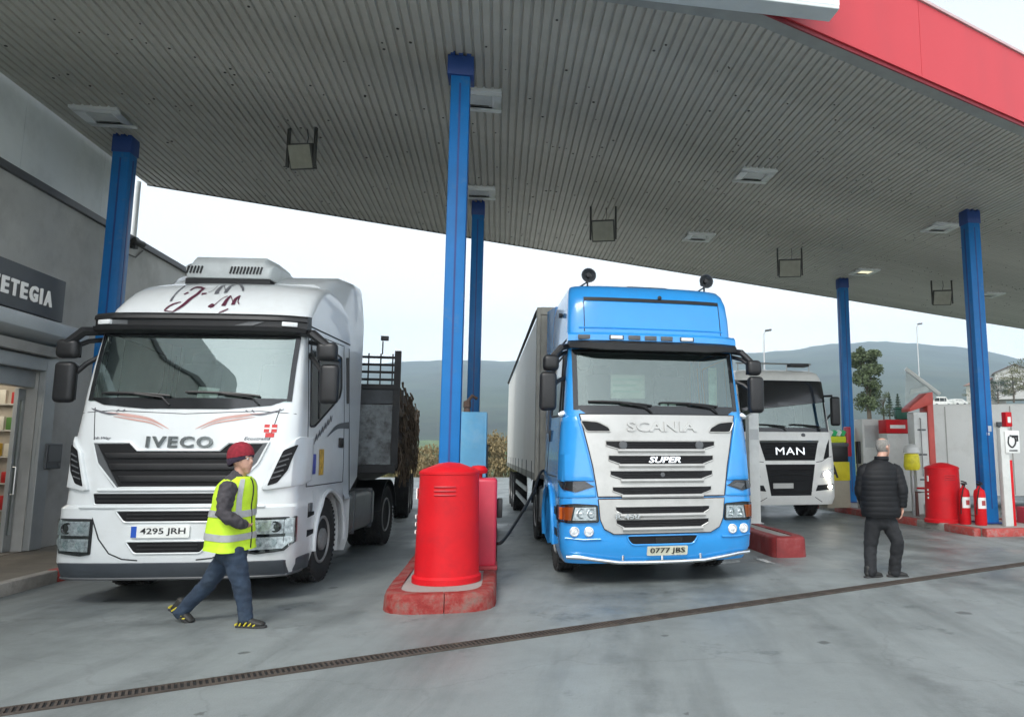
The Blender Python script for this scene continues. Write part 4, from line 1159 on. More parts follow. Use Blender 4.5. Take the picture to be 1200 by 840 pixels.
for sx in (-1, 1):
    ribbon(bm, F, [(sx * 0.84, 2.06), (sx * 0.60, 2.03), (sx * 0.36, 1.985), (sx * 0.14, 1.88)], [0.01, 0.035, 0.03, 0.004], 0.004)
    ribbon(bm, F, [(sx * 0.76, 2.02), (sx * 0.55, 1.985), (sx * 0.34, 1.945), (sx * 0.20, 1.88)], [0.005, 0.02, 0.016, 0.004], 0.0045)
build('hood_stripe', bm, mat('stripe_salmon', (0.55, 0.33, 0.29), 0.4), iv, smooth=0)
bm = B()
for sx in (-1, 1):
    ribbon(bm, F, [(sx * 1.04, 2.11), (sx * 0.93, 2.075), (sx * 0.80, 2.045), (sx * 0.70, 2.05)], [0.008, 0.02, 0.022, 0.004], 0.005)
    ribbon(bm, F, [(sx * 0.74, 2.075), (sx * 0.71, 2.095)], [0.02, 0.012], 0.005); ribbon(bm, F, [(sx * 0.67, 2.075), (sx * 0.645, 2.095)], [0.02, 0.012], 0.005)
build('hood_flourish', bm, GRY, iv, smooth=0)['kind'] = 'stuff'
FLAGR = mat('flag_red', (0.55, 0.03, 0.03), 0.4)
bm = B(); patch(bm, F, quad(0.865, 0.995, 1.845, 1.935), 0.005, 0.003); patch(bm, F, quad(0.885, 0.975, 1.79, 1.838), 0.005, 0.003); fl = build('flag_sticker', bm, FLAGR, iv, smooth=0)
bm = B(); patch(bm, F, quad(0.92, 0.94, 1.845, 1.935), 0.007, 0.003); patch(bm, F, quad(0.865, 0.918, 1.882, 1.897), 0.007, 0.003); patch(bm, F, quad(0.942, 0.995, 1.882, 1.897), 0.007, 0.003); build('flag_cross', bm, PLW, fl, smooth=0)
text('model_script', 'Hi-Way', -0.84, 1.775, 0.20, 0.035, F, GRY, iv, off=0.005, thick=0.004, shear=0.3)
text('model_script', 'Ecostralis', 0.80, 1.775, 0.26, 0.035, F, GRY, iv, off=0.005, thick=0.004, shear=0.3)
# roof cooling unit
ac = B()
yA = 1.30; AZ = 0.0
secs = []
for y, w, z1 in ((yA, 0.52, 4.06), (yA + 0.02, 0.55, 4.12), (yA + 0.10, 0.565, 4.18), (yA + 0.5, 0.57, 4.20), (yA + 0.95, 0.55, 4.19)):
    secs.append([Vector((x - 0.16, y, z + AZ)) for x, z in ((-w * 0.95, 3.88), (w * 0.95, 3.88), (w, 3.88 + (z1 - 3.88) * 0.65), (w * 0.86, 3.88 + (z1 - 3.88) * 0.72), (w * 0.80, z1), (-w * 0.80, z1), (-w * 0.86, 3.88 + (z1 - 3.88) * 0.72), (-w, 3.88 + (z1 - 3.88) * 0.65))])
rings(ac, secs)
acu = build('roof_cooler', ac, mat('cooler_white', (0.62, 0.65, 0.64), 0.4, dirt=(0.4, 0.4, 0.38), dscale=4, damt=0.4), iv, smooth=35, bevel=0.02)
bm = B(); bx(bm, -0.70, 0.36, yA + 0.03, yA + 0.9, 3.80, 3.878); build('cooler_base', bm, BLK, acu, smooth=0)
for xs, n in ((-0.66, 5), (-0.12, 10)):
    for k in range(n):
        bm = B(); box(bm, (xs + k * 0.042, yA + 0.006, 3.985), (0.016, 0.05, 0.10), Matrix.Rotation(radians(14), 3, 'Y')); build('vent_slot', bm, BLK, acu, smooth=0)
# high deflector behind the roof and side fairings
bm = B(); secs = []
for y, w, z1 in ((1.50, 0.98, 3.86), (1.75, 1.05, 3.99), (2.1, 1.11, 4.09), (2.5, 1.14, 4.13), (2.85, 1.14, 4.14)):
    secs.append([Vector((x, y, z)) for x, z in ((-w, 3.2), (w, 3.2), (w, z1 - 0.12), (w - 0.03, z1 - 0.04), (w - 0.11, z1), (-w + 0.11, z1), (-w + 0.03, z1 - 0.04), (-w, z1 - 0.12))])
rings(bm, secs); build('roof_deflector', bm, WHITE, iv, smooth=45)
for sg in (1, -1):
    bm = B(); secs = []
    for y, zb, zt, k in ((2.305, 1.05, 3.93, 0.0), (2.6, 1.14, 3.96, 0.5), (2.93, 1.26, 3.98, 1.0)):
        row = []
        for j in range(13):
            z = zb + (zt - zb) * j / 12
            wv = SH.at(min(z, 3.72))[1] - 0.004
            row.append(Vector((sg * (wv * (1 - k) + k * (1.17 if z < 3.6 else 1.17 - (z - 3.6) * 0.12)), y, z)))
        secs.append(row + [p - Vector((sg * 0.03, 0, 0)) for p in reversed(row)])
    rings(bm, secs); build('side_fairing', bm, WHITE, iv, smooth=50)
# chassis behind the cab
def chassis(root, y1, wr, tank=True, rear=5.15, r=0.52, mudm=None):
    bm = B()
    for sx in (-0.42, 0.42): bx(bm, sx - 0.05, sx + 0.05, 0.5, y1, 0.72, 1.0)
    for y in (2.5, 3.6, 4.6, y1 - 0.1): bx(bm, -0.42, 0.42, y - 0.06, y + 0.06, 0.76, 0.98)
    bx(bm, -0.95, 0.95, rear - 0.06, rear + 0.06, r - 0.07, r + 0.07); bx(bm, -0.9, 0.9, 1.36, 1.5, r - 0.08, r + 0.06); bx(bm, -0.35, 0.35, 0.6, 2.2, 0.5, 0.9)
    ch = build('chassis', bm, CHAS, root, smooth=0)
    bm = B(); lathe(bm, [(0.0, 0), (0.44, 0), (0.44, 0.05), (0.30, 0.09), (0, 0.10)], (0, rear - 0.5, 1.02), 20); build('fifth_wheel', bm, CHAS, root)
    for sg in (1, -1):
        if tank:
            bm = B(); box(bm, (sg * 0.86, 3.35, 0.74), (0.62, 1.5, 0.60)); tk = build('fuel_tank', bm, ALU, root, bevel=0.10, segs=4)
            bm = B()
            for y in (2.85, 3.85): box(bm, (sg * 0.86, y, 0.74), (0.65, 0.05, 0.63))
            build('tank_strap', bm, GREYP, tk, bevel=0.08)
            bm = B(); lathe(bm, [(0, 0), (0.06, 0), (0.06, 0.05), (0, 0.06)], (sg * 1.0, 3.0, 1.03), 12); build('filler_cap', bm, BLK, tk)
        wheel(root, (sg * 1.03, 1.42, r), r, 0.31, sg)
        wheel(root, (sg * 0.99, rear, r), r, 0.27, sg, dual=True); wheel(root, (sg * 0.68, rear, r), r, 0.27, sg, dual=True)
        bm = B(); rs = []
        for k in range(15):
            a = radians(10 + 160 * k / 14); c = Vector((0, rear + cos(a) * (r + 0.08), r + sin(a) * (r + 0.08)))
            rs.append([c + Vector((sg * 0.52, 0, 0)), c + Vector((sg * 1.15, 0, 0)), c + Vector((sg * 1.15, cos(a) * 0.02, sin(a) * 0.02)), c + Vector((sg * 0.52, cos(a) * 0.02, sin(a) * 0.02))])
        rings(bm, rs); build('mudguard', bm, BLK, root, smooth=40)
        bm = B(); rs = []
        for k in range(11):
            a = radians(-20 + 95 * k / 10); c = Vector((0, 1.42 + cos(a) * (r + 0.09), r + sin(a) * (r + 0.09)))
            rs.append([c + Vector((sg * 0.86, 0, 0)), c + Vector((sg * 1.19, 0, 0)), c + Vector((sg * 1.19, cos(a) * 0.025, sin(a) * 0.025)), c + Vector((sg * 0.86, cos(a) * 0.025, sin(a) * 0.025))])
        rings(bm, rs); build('mudguard', bm, mudm or BLK, root, smooth=40)
    return ch
chassis(iv, 5.9, 1.2, mudm=WHITE)

# ---- timber trailer behind the white truck
LTR = radians(14)
lt = empty('timber_trailer', Vector((-4.90, 8.0, 0)) + rot_z(radians(5)) @ Vector((0.16, 4.75, 0)) + rot_z(LTR) @ Vector((0, -1.4, 0)), LTR, 'dark timber trailer with pale scratched headboard coupled to the white truck', 'trailer')
HBM = mat('headboard_steel', (0.17, 0.19, 0.195), 0.55, metal=0.1, var=0.3, vscale=3, dirt=(0.035, 0.033, 0.030), dscale=5, damt=0.9, dlo=0.44, dhi=0.62)
bm = B(); bx(bm, -1.15, 1.15, 0.0, 0.06, 1.42, 2.38); build('headboard', bm, HBM, lt, smooth=0, bevel=0.01)
bm = B(); bx(bm, -1.15, 1.15, 0.0, 0.06, 2.385, 2.62); build('upper_board', bm, mat('board_dark', (0.05, 0.055, 0.06), 0.6, var=0.4), lt, smooth=0, bevel=0.01)
bm = B(); bx(bm, -1.22, 1.22, -0.03, 0.08, 2.622, 2.70); bx(bm, -1.22, 1.22, -0.02, 0.08, 1.30, 1.418)
for x in (-1.2, 1.2): bx(bm, x - 0.05, x + 0.05, -0.02, 0.09, 1.42, 3.25)
build('headboard_frame', bm, CHAS, lt, smooth=0)
bm = B()
for z in (2.78, 2.90, 3.02, 3.14): tube(bm, [(-1.2, 0.02, z), (1.2, 0.02, z)], 0.022, 6)
for k in range(13): tube(bm, [(-1.1 + k * 0.185, 0.02, 2.70), (-1.1 + k * 0.185, 0.02, 3.2)], 0.012, 5)
build('mesh_guard', bm, CHAS, lt)
bm = B(); tube(bm, [(0.95, 0.1, 3.2), (0.95, 0.1, 3.42)], 0.012, 6); box(bm, (0.98, 0.07, 3.46), (0.12, 0.08, 0.07)); build('work_lamp', bm, BLK, lt, bevel=0.01)
bm = B()
for sx in (-0.45, 0.45): bx(bm, sx - 0.06, sx + 0.06, 0.0, 11, 1.02, 1.28)
for y in [0.3 + 1.35 * k for k in range(8)]: bx(bm, -1.2, 1.2, y - 0.07, y + 0.07, 1.282, 1.36)
build('frame', bm, CHAS, lt, smooth=0)
STK = mat('stake_steel', (0.10, 0.085, 0.075), 0.7, metal=0.2, var=0.4, vscale=5)
for y in [0.3 + 1.35 * k for k in range(8)]:
    for sx in (-1.19, 1.19):
        bm = B(); bx(bm, sx - 0.04, sx + 0.04, y - 0.05, y + 0.05, 1.36, 3.0 if y < 1 else 2.75); build('stake', bm, STK, lt, smooth=0, bevel=0.008)
for sg in (1, -1):
    for y in (7.2, 8.5, 9.8): wheel(lt, (sg * 1.0, y, 0.5), 0.5, 0.36, sg, dual=True)
bm = B()
for sx in (-0.7, 0.7): bx(bm, sx - 0.05, sx + 0.05, 2.9, 3.0, 0.3, 1.0)
build('landing_leg', bm, CHAS, lt, smooth=0)
BARK = mat('bark', (0.10, 0.07, 0.045), 0.95, var=0.5, vscale=9, bump=0.9, bscale=25, dirt=(0.22, 0.17, 0.12), dscale=7, damt=0.7, stretch=(1, 0.25, 1))
LEND = mat('log_end', (0.42, 0.30, 0.17), 0.8, var=0.3, vscale=14)
rl = random.Random(5)
def logmesh(r, L, sd):
    bm = B(); q = random.Random(sd); rs = []
    for k in range(14):
        y = L * k / 13; ox, oz = 0.03 * sin(k * 0.6 + sd), 0.03 * cos(k * 0.5 + sd * 2)
        rs.append([Vector((ox + cos(a) * r * (1 + q.uniform(-.07, .07)), y, oz + sin(a) * r * (1 + q.uniform(-.07, .07)))) for a in [2 * pi * j / 10 for j in range(10)]])
    rings(bm, rs)
    return bm
meshes = []
for k in range(5):
    o = build('log', logmesh(0.12 + 0.012 * k, 2.45, k), BARK, None, smooth=60)
    o.data.materials.append(LEND)
    for p in o.data.polygons:
        if len(p.vertices) > 4: p.material_index = 1
    meshes.append(o.data); bpy.data.objects.remove(o)
ORD = ('outermost', 'second', 'third', 'fourth', 'fifth', 'sixth', 'seventh', 'eighth'); LAY = ('bottom', 'second', 'third', 'fourth', 'top'); BAY = ('front', 'second', 'third', 'rearmost')
for bay, y0 in ((0, 0.14), (1, 2.72), (2, 5.3), (3, 7.9)):
    for lay in range(5):
        for k in range(8):
            x = -1.0 + k * 0.285 + (0.10 if lay % 2 else 0) + rl.uniform(-.02, .02)
            if bay > 0 and k < 6: continue             # only the lane side of the farther bundles can be seen
            if bay == 0 and k < 5 and lay < 4: continue
            o = bpy.data.objects.new('log', meshes[rl.randrange(5)]); C.objects.link(o)
            loc = lt.location + rot_z(LTR) @ Vector((x, y0 + rl.uniform(-.05, .12), 1.50 + lay * 0.255 + rl.uniform(-.02, .02)))
            o.location = loc; o.rotation_euler = (rl.uniform(-.01, .01), rl.uniform(0, 6.28), LTR + rl.uniform(-.012, .012))
            tag(o, f'rough barked log, {ORD[7 - k]} from right in {LAY[lay]} layer of {BAY[bay]} trailer bundle', 'log', 'logs loaded on the timber trailer')
# strips of loose bark and brush hanging out along the load
bm = B()
for k in range(230):
    y = rl.uniform(0.1, 10); z = rl.uniform(1.3, 2.85); L = rl.uniform(0.12, 0.42)
    a = Vector((1.22 + rl.uniform(0, 0.07), y, z)); tube(bm, [a, a + Vector((rl.uniform(0, .05), rl.uniform(-.12, .12), -L * 0.5)), a + Vector((rl.uniform(-.03, .08), rl.uniform(-.2, .2), -L))], [0.022, 0.016, 0.006], 4)
o = build('loose_bark', bm, BARK, lt, smooth=0, weld=0); o['kind'] = 'stuff'
# ================================================================== BLUE TRUCK
SCR = radians(12)
sc = empty('blue_truck', (0.50, 9.25, 0), SCR, 'bright blue tractor truck with silver slatted grille and two round horns on its roof', 'truck')
SH = Shell([(0.26, 0.10, 1.19, 0.34), (0.42, 0.02, 1.25, 0.34), (0.70, 0.0, 1.265, 0.34), (1.00, 0.0, 1.265, 0.34), (1.20, 0.015, 1.255, 0.34), (1.60, 0.05, 1.235, 0.35), (2.05, 0.115, 1.205, 0.35),
            (2.14, 0.15, 1.20, 0.32), (2.55, 0.265, 1.175, 0.26), (2.96, 0.38, 1.15, 0.23), (3.06, 0.41, 1.145, 0.23), (3.20, 0.44, 1.145, 0.22), (3.45, 0.49, 1.14, 0.20), (3.68, 0.55, 1.125, 0.20),
            (3.82, 0.64, 1.105, 0.22), (3.90, 0.75, 1.08, 0.24), (3.945, 0.90, 1.04, 0.26), (3.965, 1.15, 0.98, 0.28)], 2.30)
F, SR, SL = SH.front, SH.side(1), SH.side(-1)
zs_ = [r[0] for r in SH.rows] + [0.55, 0.85, 1.4, 1.8, 2.35, 2.75, 3.3, 3.55, 3.75, 3.86, 3.92]
bm = SH.skin(zs_, win=(2.16, 2.94, 0.90), arch=(0.86, 2.14, 1.22), low=(2.14, 1.05))
build('cab', bm, TBLUE, sc, smooth=40)
for f in (SR, SL):
    bm = B(); arc = arch_plate(bm, f, 0.86, 2.14, 0.42, 1.222, 1.50, 0.54, 0.63)
    build('arch_panel', bm, TBLUE, sc, smooth=0, weld=0)
    bm = B(); tube(bm, [f(y, z, 0.012) for y, z in arc], 0.032, 8); build('arch_lip', bm, TBLUE, sc)
bm = B(); bx(bm, -0.84, 0.84, 0.40, 2.28, 0.36, 1.5); build('underbody', bm, CHAS, sc, smooth=0)
interior(sc, 2.00, None, ztop=2.98)
bm = B(); patch(bm, F, quad(-1.075, 1.075, 2.15, 2.955), 0.004, 0.0, 0.1); build('windscreen', bm, WSG2, sc, smooth=60)
bm = B()
for p in ([(-1.10, 2.215), (1.10, 2.215), (0.95, 2.11), (-0.95, 2.11)], quad(-1.10, 1.10, 2.92, 2.97), quad(-1.10, -1.04, 2.16, 2.95), quad(1.04, 1.10, 2.16, 2.95)): patch(bm, F, p, 0.008, 0.012, 0.1)
build('windscreen_surround', bm, BLKG, sc, smooth=50)
wiper(sc, F, -0.10, 2.21, -0.92, 2.26); wiper(sc, F, 0.80, 2.21, 0.0, 2.25)
# things behind the glass: round dash camera, taped sheet, papers
bm = B(); lathe(bm, [(0.10, 0), (0.105, 0.05), (0.06, 0.07), (0, 0.07)], (-0.93, 0.50, 2.80), 18, 'y'); tube(bm, [(-0.93, 0.55, 2.80), (-0.95, 0.6, 3.0)], 0.015, 6); build('dash_mirror', bm, BLK, sc)
bm = B(); bx(bm, -0.55, -0.08, 0.60, 0.606, 2.34, 2.66); pp = build('window_sheet', bm, mat('sheet_cream', (0.40, 0.42, 0.34), 0.8, var=0.15, vscale=5), sc, smooth=0)
for z, x1 in ((2.58, -0.12), (2.50, -0.2), (2.42, -0.15)):
    bm = B(); bx(bm, -0.52, x1, 0.597, 0.5995, z, z + 0.03); build('print_line', bm, mat('sheet_print', (0.35, 0.42, 0.33), 0.8), pp, smooth=0)
bm = B(); bx(bm, 0.88, 1.0, 0.75, 0.756, 2.25, 2.80); build('window_strip', bm, mat('strip_green', (0.42, 0.62, 0.50), 0.8, var=0.3, vscale=8), sc, smooth=0)
for x in (-0.28, 0.14, 0.26):
    bm = B(); box(bm, (x, 0.42, 2.22), (0.09, 0.01, 0.12), Matrix.Rotation(radians(-20), 3, 'X')); build('dash_card', bm, PAPER, sc, smooth=0)
# grille panel in silver with dark slots
UP = [(-1.03, 2.10), (1.03, 2.10), (0.96, 1.80), (0.88, 1.45), (0.82, 1.075), (-0.82, 1.075), (-0.88, 1.45), (-0.96, 1.80)]
bm = B(); patch(bm, F, UP, 0.016, 0.03, 0.12); up = build('grille_panel', bm, SILV, sc, smooth=50)
LO = [(-0.815, 1.045), (0.815, 1.045), (0.79, 0.80), (0.74, 0.69), (0.62, 0.625), (-0.62, 0.625), (-0.74, 0.69), (-0.79, 0.80)]
bm = B(); patch(bm, F, LO, 0.02, 0.035, 0.12); lo = build('grille_panel', bm, SILV, sc, smooth=50)
for poly, pr in ((UP, up), (LO, lo)):
    bm = B(); rim(bm, F, poly, 0.008, 0.014); build('panel_seam', bm, GAP, pr)
def slot(par, z0, z1, wt, wb):
    p = [(-wb, z0), (wb, z0), (wt, z0 + (z1 - z0) * 0.45), (wt, z1), (-wt, z1), (-wt, z0 + (z1 - z0) * 0.45)]
    bm = B(); patch(bm, F, p, 0.024, 0.012, 0.12); s_ = build('grille_slot', bm, MESH, par, smooth=50)
    bm = B(); tube(bm, [F(-wb * 1.03 + 2.06 * wb * k / 16, z0 - 0.018, 0.030) for k in range(17)], 0.024, 8); build('slat', bm, SILV, par)
    bm = B(); rim(bm, F, [(-wb, z0), (-wt, z0 + (z1 - z0) * 0.45), (-wt, z1), (wt, z1), (wt, z0 + (z1 - z0) * 0.45), (wb, z0)], 0.010, 0.02, closed=False); build('slot_edge', bm, SILV, s_)
    bm = B()
    for q in (0.3, 0.55, 0.8): tube(bm, [F(-wb * 0.97 + 1.94 * wb * k / 8, z0 + (z1 - z0) * q, 0.026) for k in range(9)], 0.005, 4)
    build('slot_mesh', bm, BLK, s_)
for z0, z1, wt, wb in ((1.655, 1.76, 0.71, 0.55), (1.47, 1.582, 0.68, 0.54), (1.285, 1.392, 0.66, 0.52), (1.095, 1.195, 0.635, 0.51)): slot(up, z0, z1, wt, wb)
for z0, z1, wt, wb in ((0.865, 0.955, 0.60, 0.53), (0.70, 0.80, 0.59, 0.50)): slot(lo, z0, z1, wt, wb)
for x in (-0.50, 0.50):
    bm = B(); lathe(bm, [(0.055, 0.02), (0.055, -0.01), (0.045, -0.02), (0, -0.024)], F(x, 1.705, 0.03), 16, 'y'); build('grille_lamp', bm, GREYP, up)
for sx in (-1, 1):
    p = rnd([(sx * x, z) for x, z in ((1.02, 2.02), (0.80, 2.00), (0.67, 1.93), (0.645, 1.875), (0.95, 1.875))], 0.04)
    bm = B(); patch(bm, F, p, 0.024, 0.012, 0.1); s_ = build('side_vent', bm, MESH, up, smooth=50)
    bm = B(); rim(bm, F, p, 0.010, 0.02); build('slot_edge', bm, SILV, s_)
text('badge_lettering', 'SCANIA', 0.02, 1.945, 0.92, 0.13, F, SILV, up, off=0.034, thick=0.02, bold=0.02)
text('badge_lettering', 'SUPER', 0.03, 1.525, 0.42, 0.078, F, CHR, up, off=0.05, thick=0.03, bold=0.03, shear=0.25)
text('badge_lettering', 'R 450', -0.46, 0.838, 0.30, 0.062, F, CHR, lo, off=0.062, thick=0.03, bold=0.02)
bm = B(); lathe(bm, [(0.03, 0), (0.028, -0.012), (0, -0.014)], F(0.0, 1.34, 0.03), 12, 'y'); build('emblem', bm, GREYP, up)
# blue corner sheets each side of the grille
for sx in (-1, 1):
    p = [(sx * x, z) for x, z in ((0.985, 1.80), (0.905, 1.45), (0.865, 1.265), (1.45, 1.265), (1.45, 2.06), (1.06, 2.08))]
    bm = B(); patch(bm, F, p, 0.022, 0.04, 0.09); build('corner_panel', bm, TBLUE, sc, smooth=50, bevel=0.012)
    p = rnd([(sx * x, z) for x, z in ((0.86, 1.235), (0.84, 1.07), (1.40, 1.05), (1.40, 1.235))], 0.02)
    bm = B(); patch(bm, F, p, 0.014, 0.03, 0.09); build('corner_panel', bm, TBLUE, sc, smooth=50, bevel=0.01)
    p = [(sx * x, z) for x, z in ((0.86, 1.20), (0.98, 1.265), (1.28, 1.255), (1.22, 1.16), (1.08, 1.13))]
    bm = B(); patch(bm, F, p, 0.026, 0.02, 0.09); s_ = build('corner_lamp', bm, BLKG, sc, smooth=50)
    bm = B(); patch(bm, F, [(sx * x, z) for x, z in ((0.92, 1.20), (1.0, 1.235), (1.12, 1.215), (1.06, 1.155))], 0.031, 0.01, 0.09); build('reflector', bm, GREYP, s_, smooth=50)
    # headlight with amber outer section
    hp = rnd([(sx * x, z) for x, z in ((0.815, 0.775), (1.16, 0.765), (1.36, 0.785), (1.36, 0.955), (1.10, 0.985), (0.83, 0.97))], 0.02)
    bm = B(); patch(bm, F, hp, 0.010, 0.03, 0.08); h = build('headlight', bm, BLKG, sc, smooth=50)
    bm = B(); rim(bm, F, hp, 0.010, 0.012); build('lamp_bezel', bm, BLK, h)
    bm = B(); patch(bm, F, [(sx * x, z) for x, z in ((0.84, 0.795), (1.12, 0.79), (1.09, 0.945), (0.845, 0.95))], 0.016, 0.02, 0.08); build('reflector', bm, REFL, h, smooth=50)
    bm = B(); patch(bm, F, [(sx * x, z) for x, z in ((1.14, 0.79), (1.30, 0.80), (1.30, 0.945), (1.11, 0.95))], 0.016, 0.02, 0.06); build('turn_lamp', bm, AMB, h, smooth=50)
    for x, r in ((0.90, 0.058), (1.02, 0.062)):
        bm = B(); lathe(bm, [(r, 0.02), (r, -0.012), (r * 0.85, -0.016), (r * 0.55, 0.0), (0, -0.02)], F(sx * x, 0.872, 0.006), 16, 'y'); build('lamp_lens', bm, CHR, h)
    bm = B(); patch(bm, F, hp, 0.034, 0.0, 0.08); build('lamp_cover', bm, HLG, h, smooth=60)
    for x in (0.93, 1.10):
        bm = B(); c_ = F(sx * x, 0.655, 0.0); lathe(bm, [(0.060, 0.03), (0.060, -0.02), (0.048, -0.028), (0.04, -0.012), (0, -0.02)], c_, 20, 'y'); build('fog_lamp', bm, REFL, sc)
    bm = B(); tube(bm, [F(sx * 0.78, 0.565, 0.01), F(sx * 1.0, 0.56, 0.012), F(sx * 1.2, 0.575, 0.012)], 0.012, 6); build('bumper_crease', bm, TBLUE, sc)
p = rnd([(-0.40, 0.485), (0.40, 0.485), (0.47, 0.60), (-0.47, 0.60)], 0.05)
bm = B(); patch(bm, F, p, 0.006, 0.02, 0.1); s_ = build('air_slot', bm, MESH, sc, smooth=50)
bm = B(); rim(bm, F, p, 0.012, 0.005); build('slot_edge', bm, TBLUE, s_)
bm = B(); patch(bm, F, rnd([(-0.10, 0.51), (0.25, 0.51), (0.25, 0.575), (-0.10, 0.575)], 0.02), 0.014, 0.01, 0.2); build('tow_cover', bm, BLKG, s_, smooth=0)
plate(sc, F, 0.06, 0.412, 0.52, 0.105, '0777 JBS', eu=False, face=mat('plate_pale', (0.66, 0.66, 0.52), 0.45))
bm = B(); tube(bm, [F(x, z, 0.05) for x, z in ((-1.16, 0.375), (-1.0, 0.37), (-0.78, 0.335), (-0.55, 0.30), (-0.2, 0.292), (0.2, 0.292), (0.55, 0.30), (0.78, 0.335), (1.0, 0.37), (1.16, 0.375))], 0.026, 10)
for x in (-0.5, 0.0, 0.5): tube(bm, [F(x, 0.30, 0.04), F(x, 0.36, 0.0)], 0.014, 6)
build('bumper_bar', bm, CHR, sc)
# visor strip with lamps
bm = B(); rs = []
for k in range(25):
    x = -1.16 + 2.32 * k / 24; xx = max(-1.1, min(1.1, x)); y = F(xx, 3.1).y; e = 0.14 * max(0, abs(x) - 0.95)
    rs.append([Vector((x, y + 0.02, 3.20)), Vector((x, y - 0.09 + e, 3.19)), Vector((x, y - 0.15 + e, 3.15)), Vector((x, y - 0.155 + e, 3.075)), Vector((x, y - 0.07, 3.06)), Vector((x, y + 0.02, 3.06))])
rings(bm, rs); vis = build('visor_strip', bm, TBLUE, sc, smooth=40)
bm = B(); rs = []
for k in range(25):
    x = -1.15 + 2.30 * k / 24; xx = max(-1.1, min(1.1, x)); y = F(xx, 3.0).y; e = 0.16 * max(0, abs(x) - 0.9)
    zb = 2.945 + 0.035 * max(0, (abs(x) - 0.7) / 0.45)
    rs.append([Vector((x, y + 0.03, 3.062)), Vector((x, y - 0.16 + e, 3.062)), Vector((x, y - 0.20 + e, 3.03)), Vector((x, y - 0.19 + e, zb)), Vector((x, y - 0.17 + e, zb - 0.01)), Vector((x, y - 0.03, zb + 0.02))])
rings(bm, rs); build('sun_visor', bm, BLK, sc, smooth=40)
for x, w, m_ in ((-0.96, 0.16, TBLUE), (-0.54, 0.19, None), (-0.30, 0.16, TBLUE), (-0.08, 0.16, TBLUE), (0.14, 0.16, TBLUE), (0.42, 0.19, None)):
    bm = B(); bx(bm, x - w / 2, x + w / 2, F(x, 3.1).y - 0.168, F(x, 3.1).y - 0.13, 3.085, 3.145)
    o = build('lamp_recess', bm, BLKG if m_ is None else GREYP, vis, bevel=0.006)
    if m_ is None:
        bm = B(); bx(bm, x - w * 0.42, x + w * 0.42, F(x, 3.1).y - 0.174, F(x, 3.1).y - 0.160, 3.092, 3.138); build('marker_lamp', bm, mat('marker_white', (0.7, 0.72, 0.72), 0.25), o, bevel=0.005)
# roof: dark band, seams, hatch, horns
bm = B(); patch(bm, F, quad(-0.93, 0.98, 3.655, 3.70), 0.012, 0.02, 0.1); build('roof_band', bm, BLK, sc, smooth=50)
for x in (-0.93, 0.98):
    bm = B(); rim(bm, F, [(x, 3.22), (x, 3.65)], 0.006, 0.0, 5, closed=False); build('roof_seam', bm, GAP, sc)
bm = B(); tube(bm, [F(-1.0 + 2.0 * k / 16, 3.27, 0.0) for k in range(17)], 0.012, 6); build('roof_crease', bm, TBLUE, sc)
bm = B(); lathe(bm, [(0.022, 0), (0.03, -0.03), (0, -0.05)], F(0.12, 3.72, 0.01), 10, 'y'); build('roof_knob', bm, BLK, sc)
bm = B(); prism(bm, rnd([(-0.36, 3.95), (0.36, 3.95), (0.30, 4.0), (-0.30, 4.0)], 0.03), lambda x, z, y: Vector((x + 0.08, y, z)), 1.1, 1.8); build('roof_hatch', bm, BLK, sc, smooth=40)
HORN = mat('horn_dark', (0.05, 0.055, 0.06), 0.4, var=0.3, vscale=20)
for x, y in ((-0.82, 0.85), (0.90, 0.85)):
    bm = B(); c_ = Vector((x, y, 4.07)); lathe(bm, [(0.012, 0.22), (0.03, 0.20), (0.045, 0.08), (0.10, 0.0), (0.105, -0.01), (0.095, -0.012), (0.05, 0.04), (0, 0.05)], c_, 22, 'y'); h = build('roof_horn', bm, HORN, sc)
    bm = B(); lathe(bm, [(0.038, 0.03), (0.03, -0.012), (0, -0.018)], c_, 14, 'y'); build('horn_cap', bm, BLK, h)
    bm = B(); tube(bm, [(x, y + 0.10, 4.05), (x, y + 0.10, 3.90)], 0.014, 6); tube(bm, [(x, y + 0.10, 4.0), (x - 0.12, y + 0.12, 3.92)], 0.012, 6); build('horn_stay', bm, HORN, h)
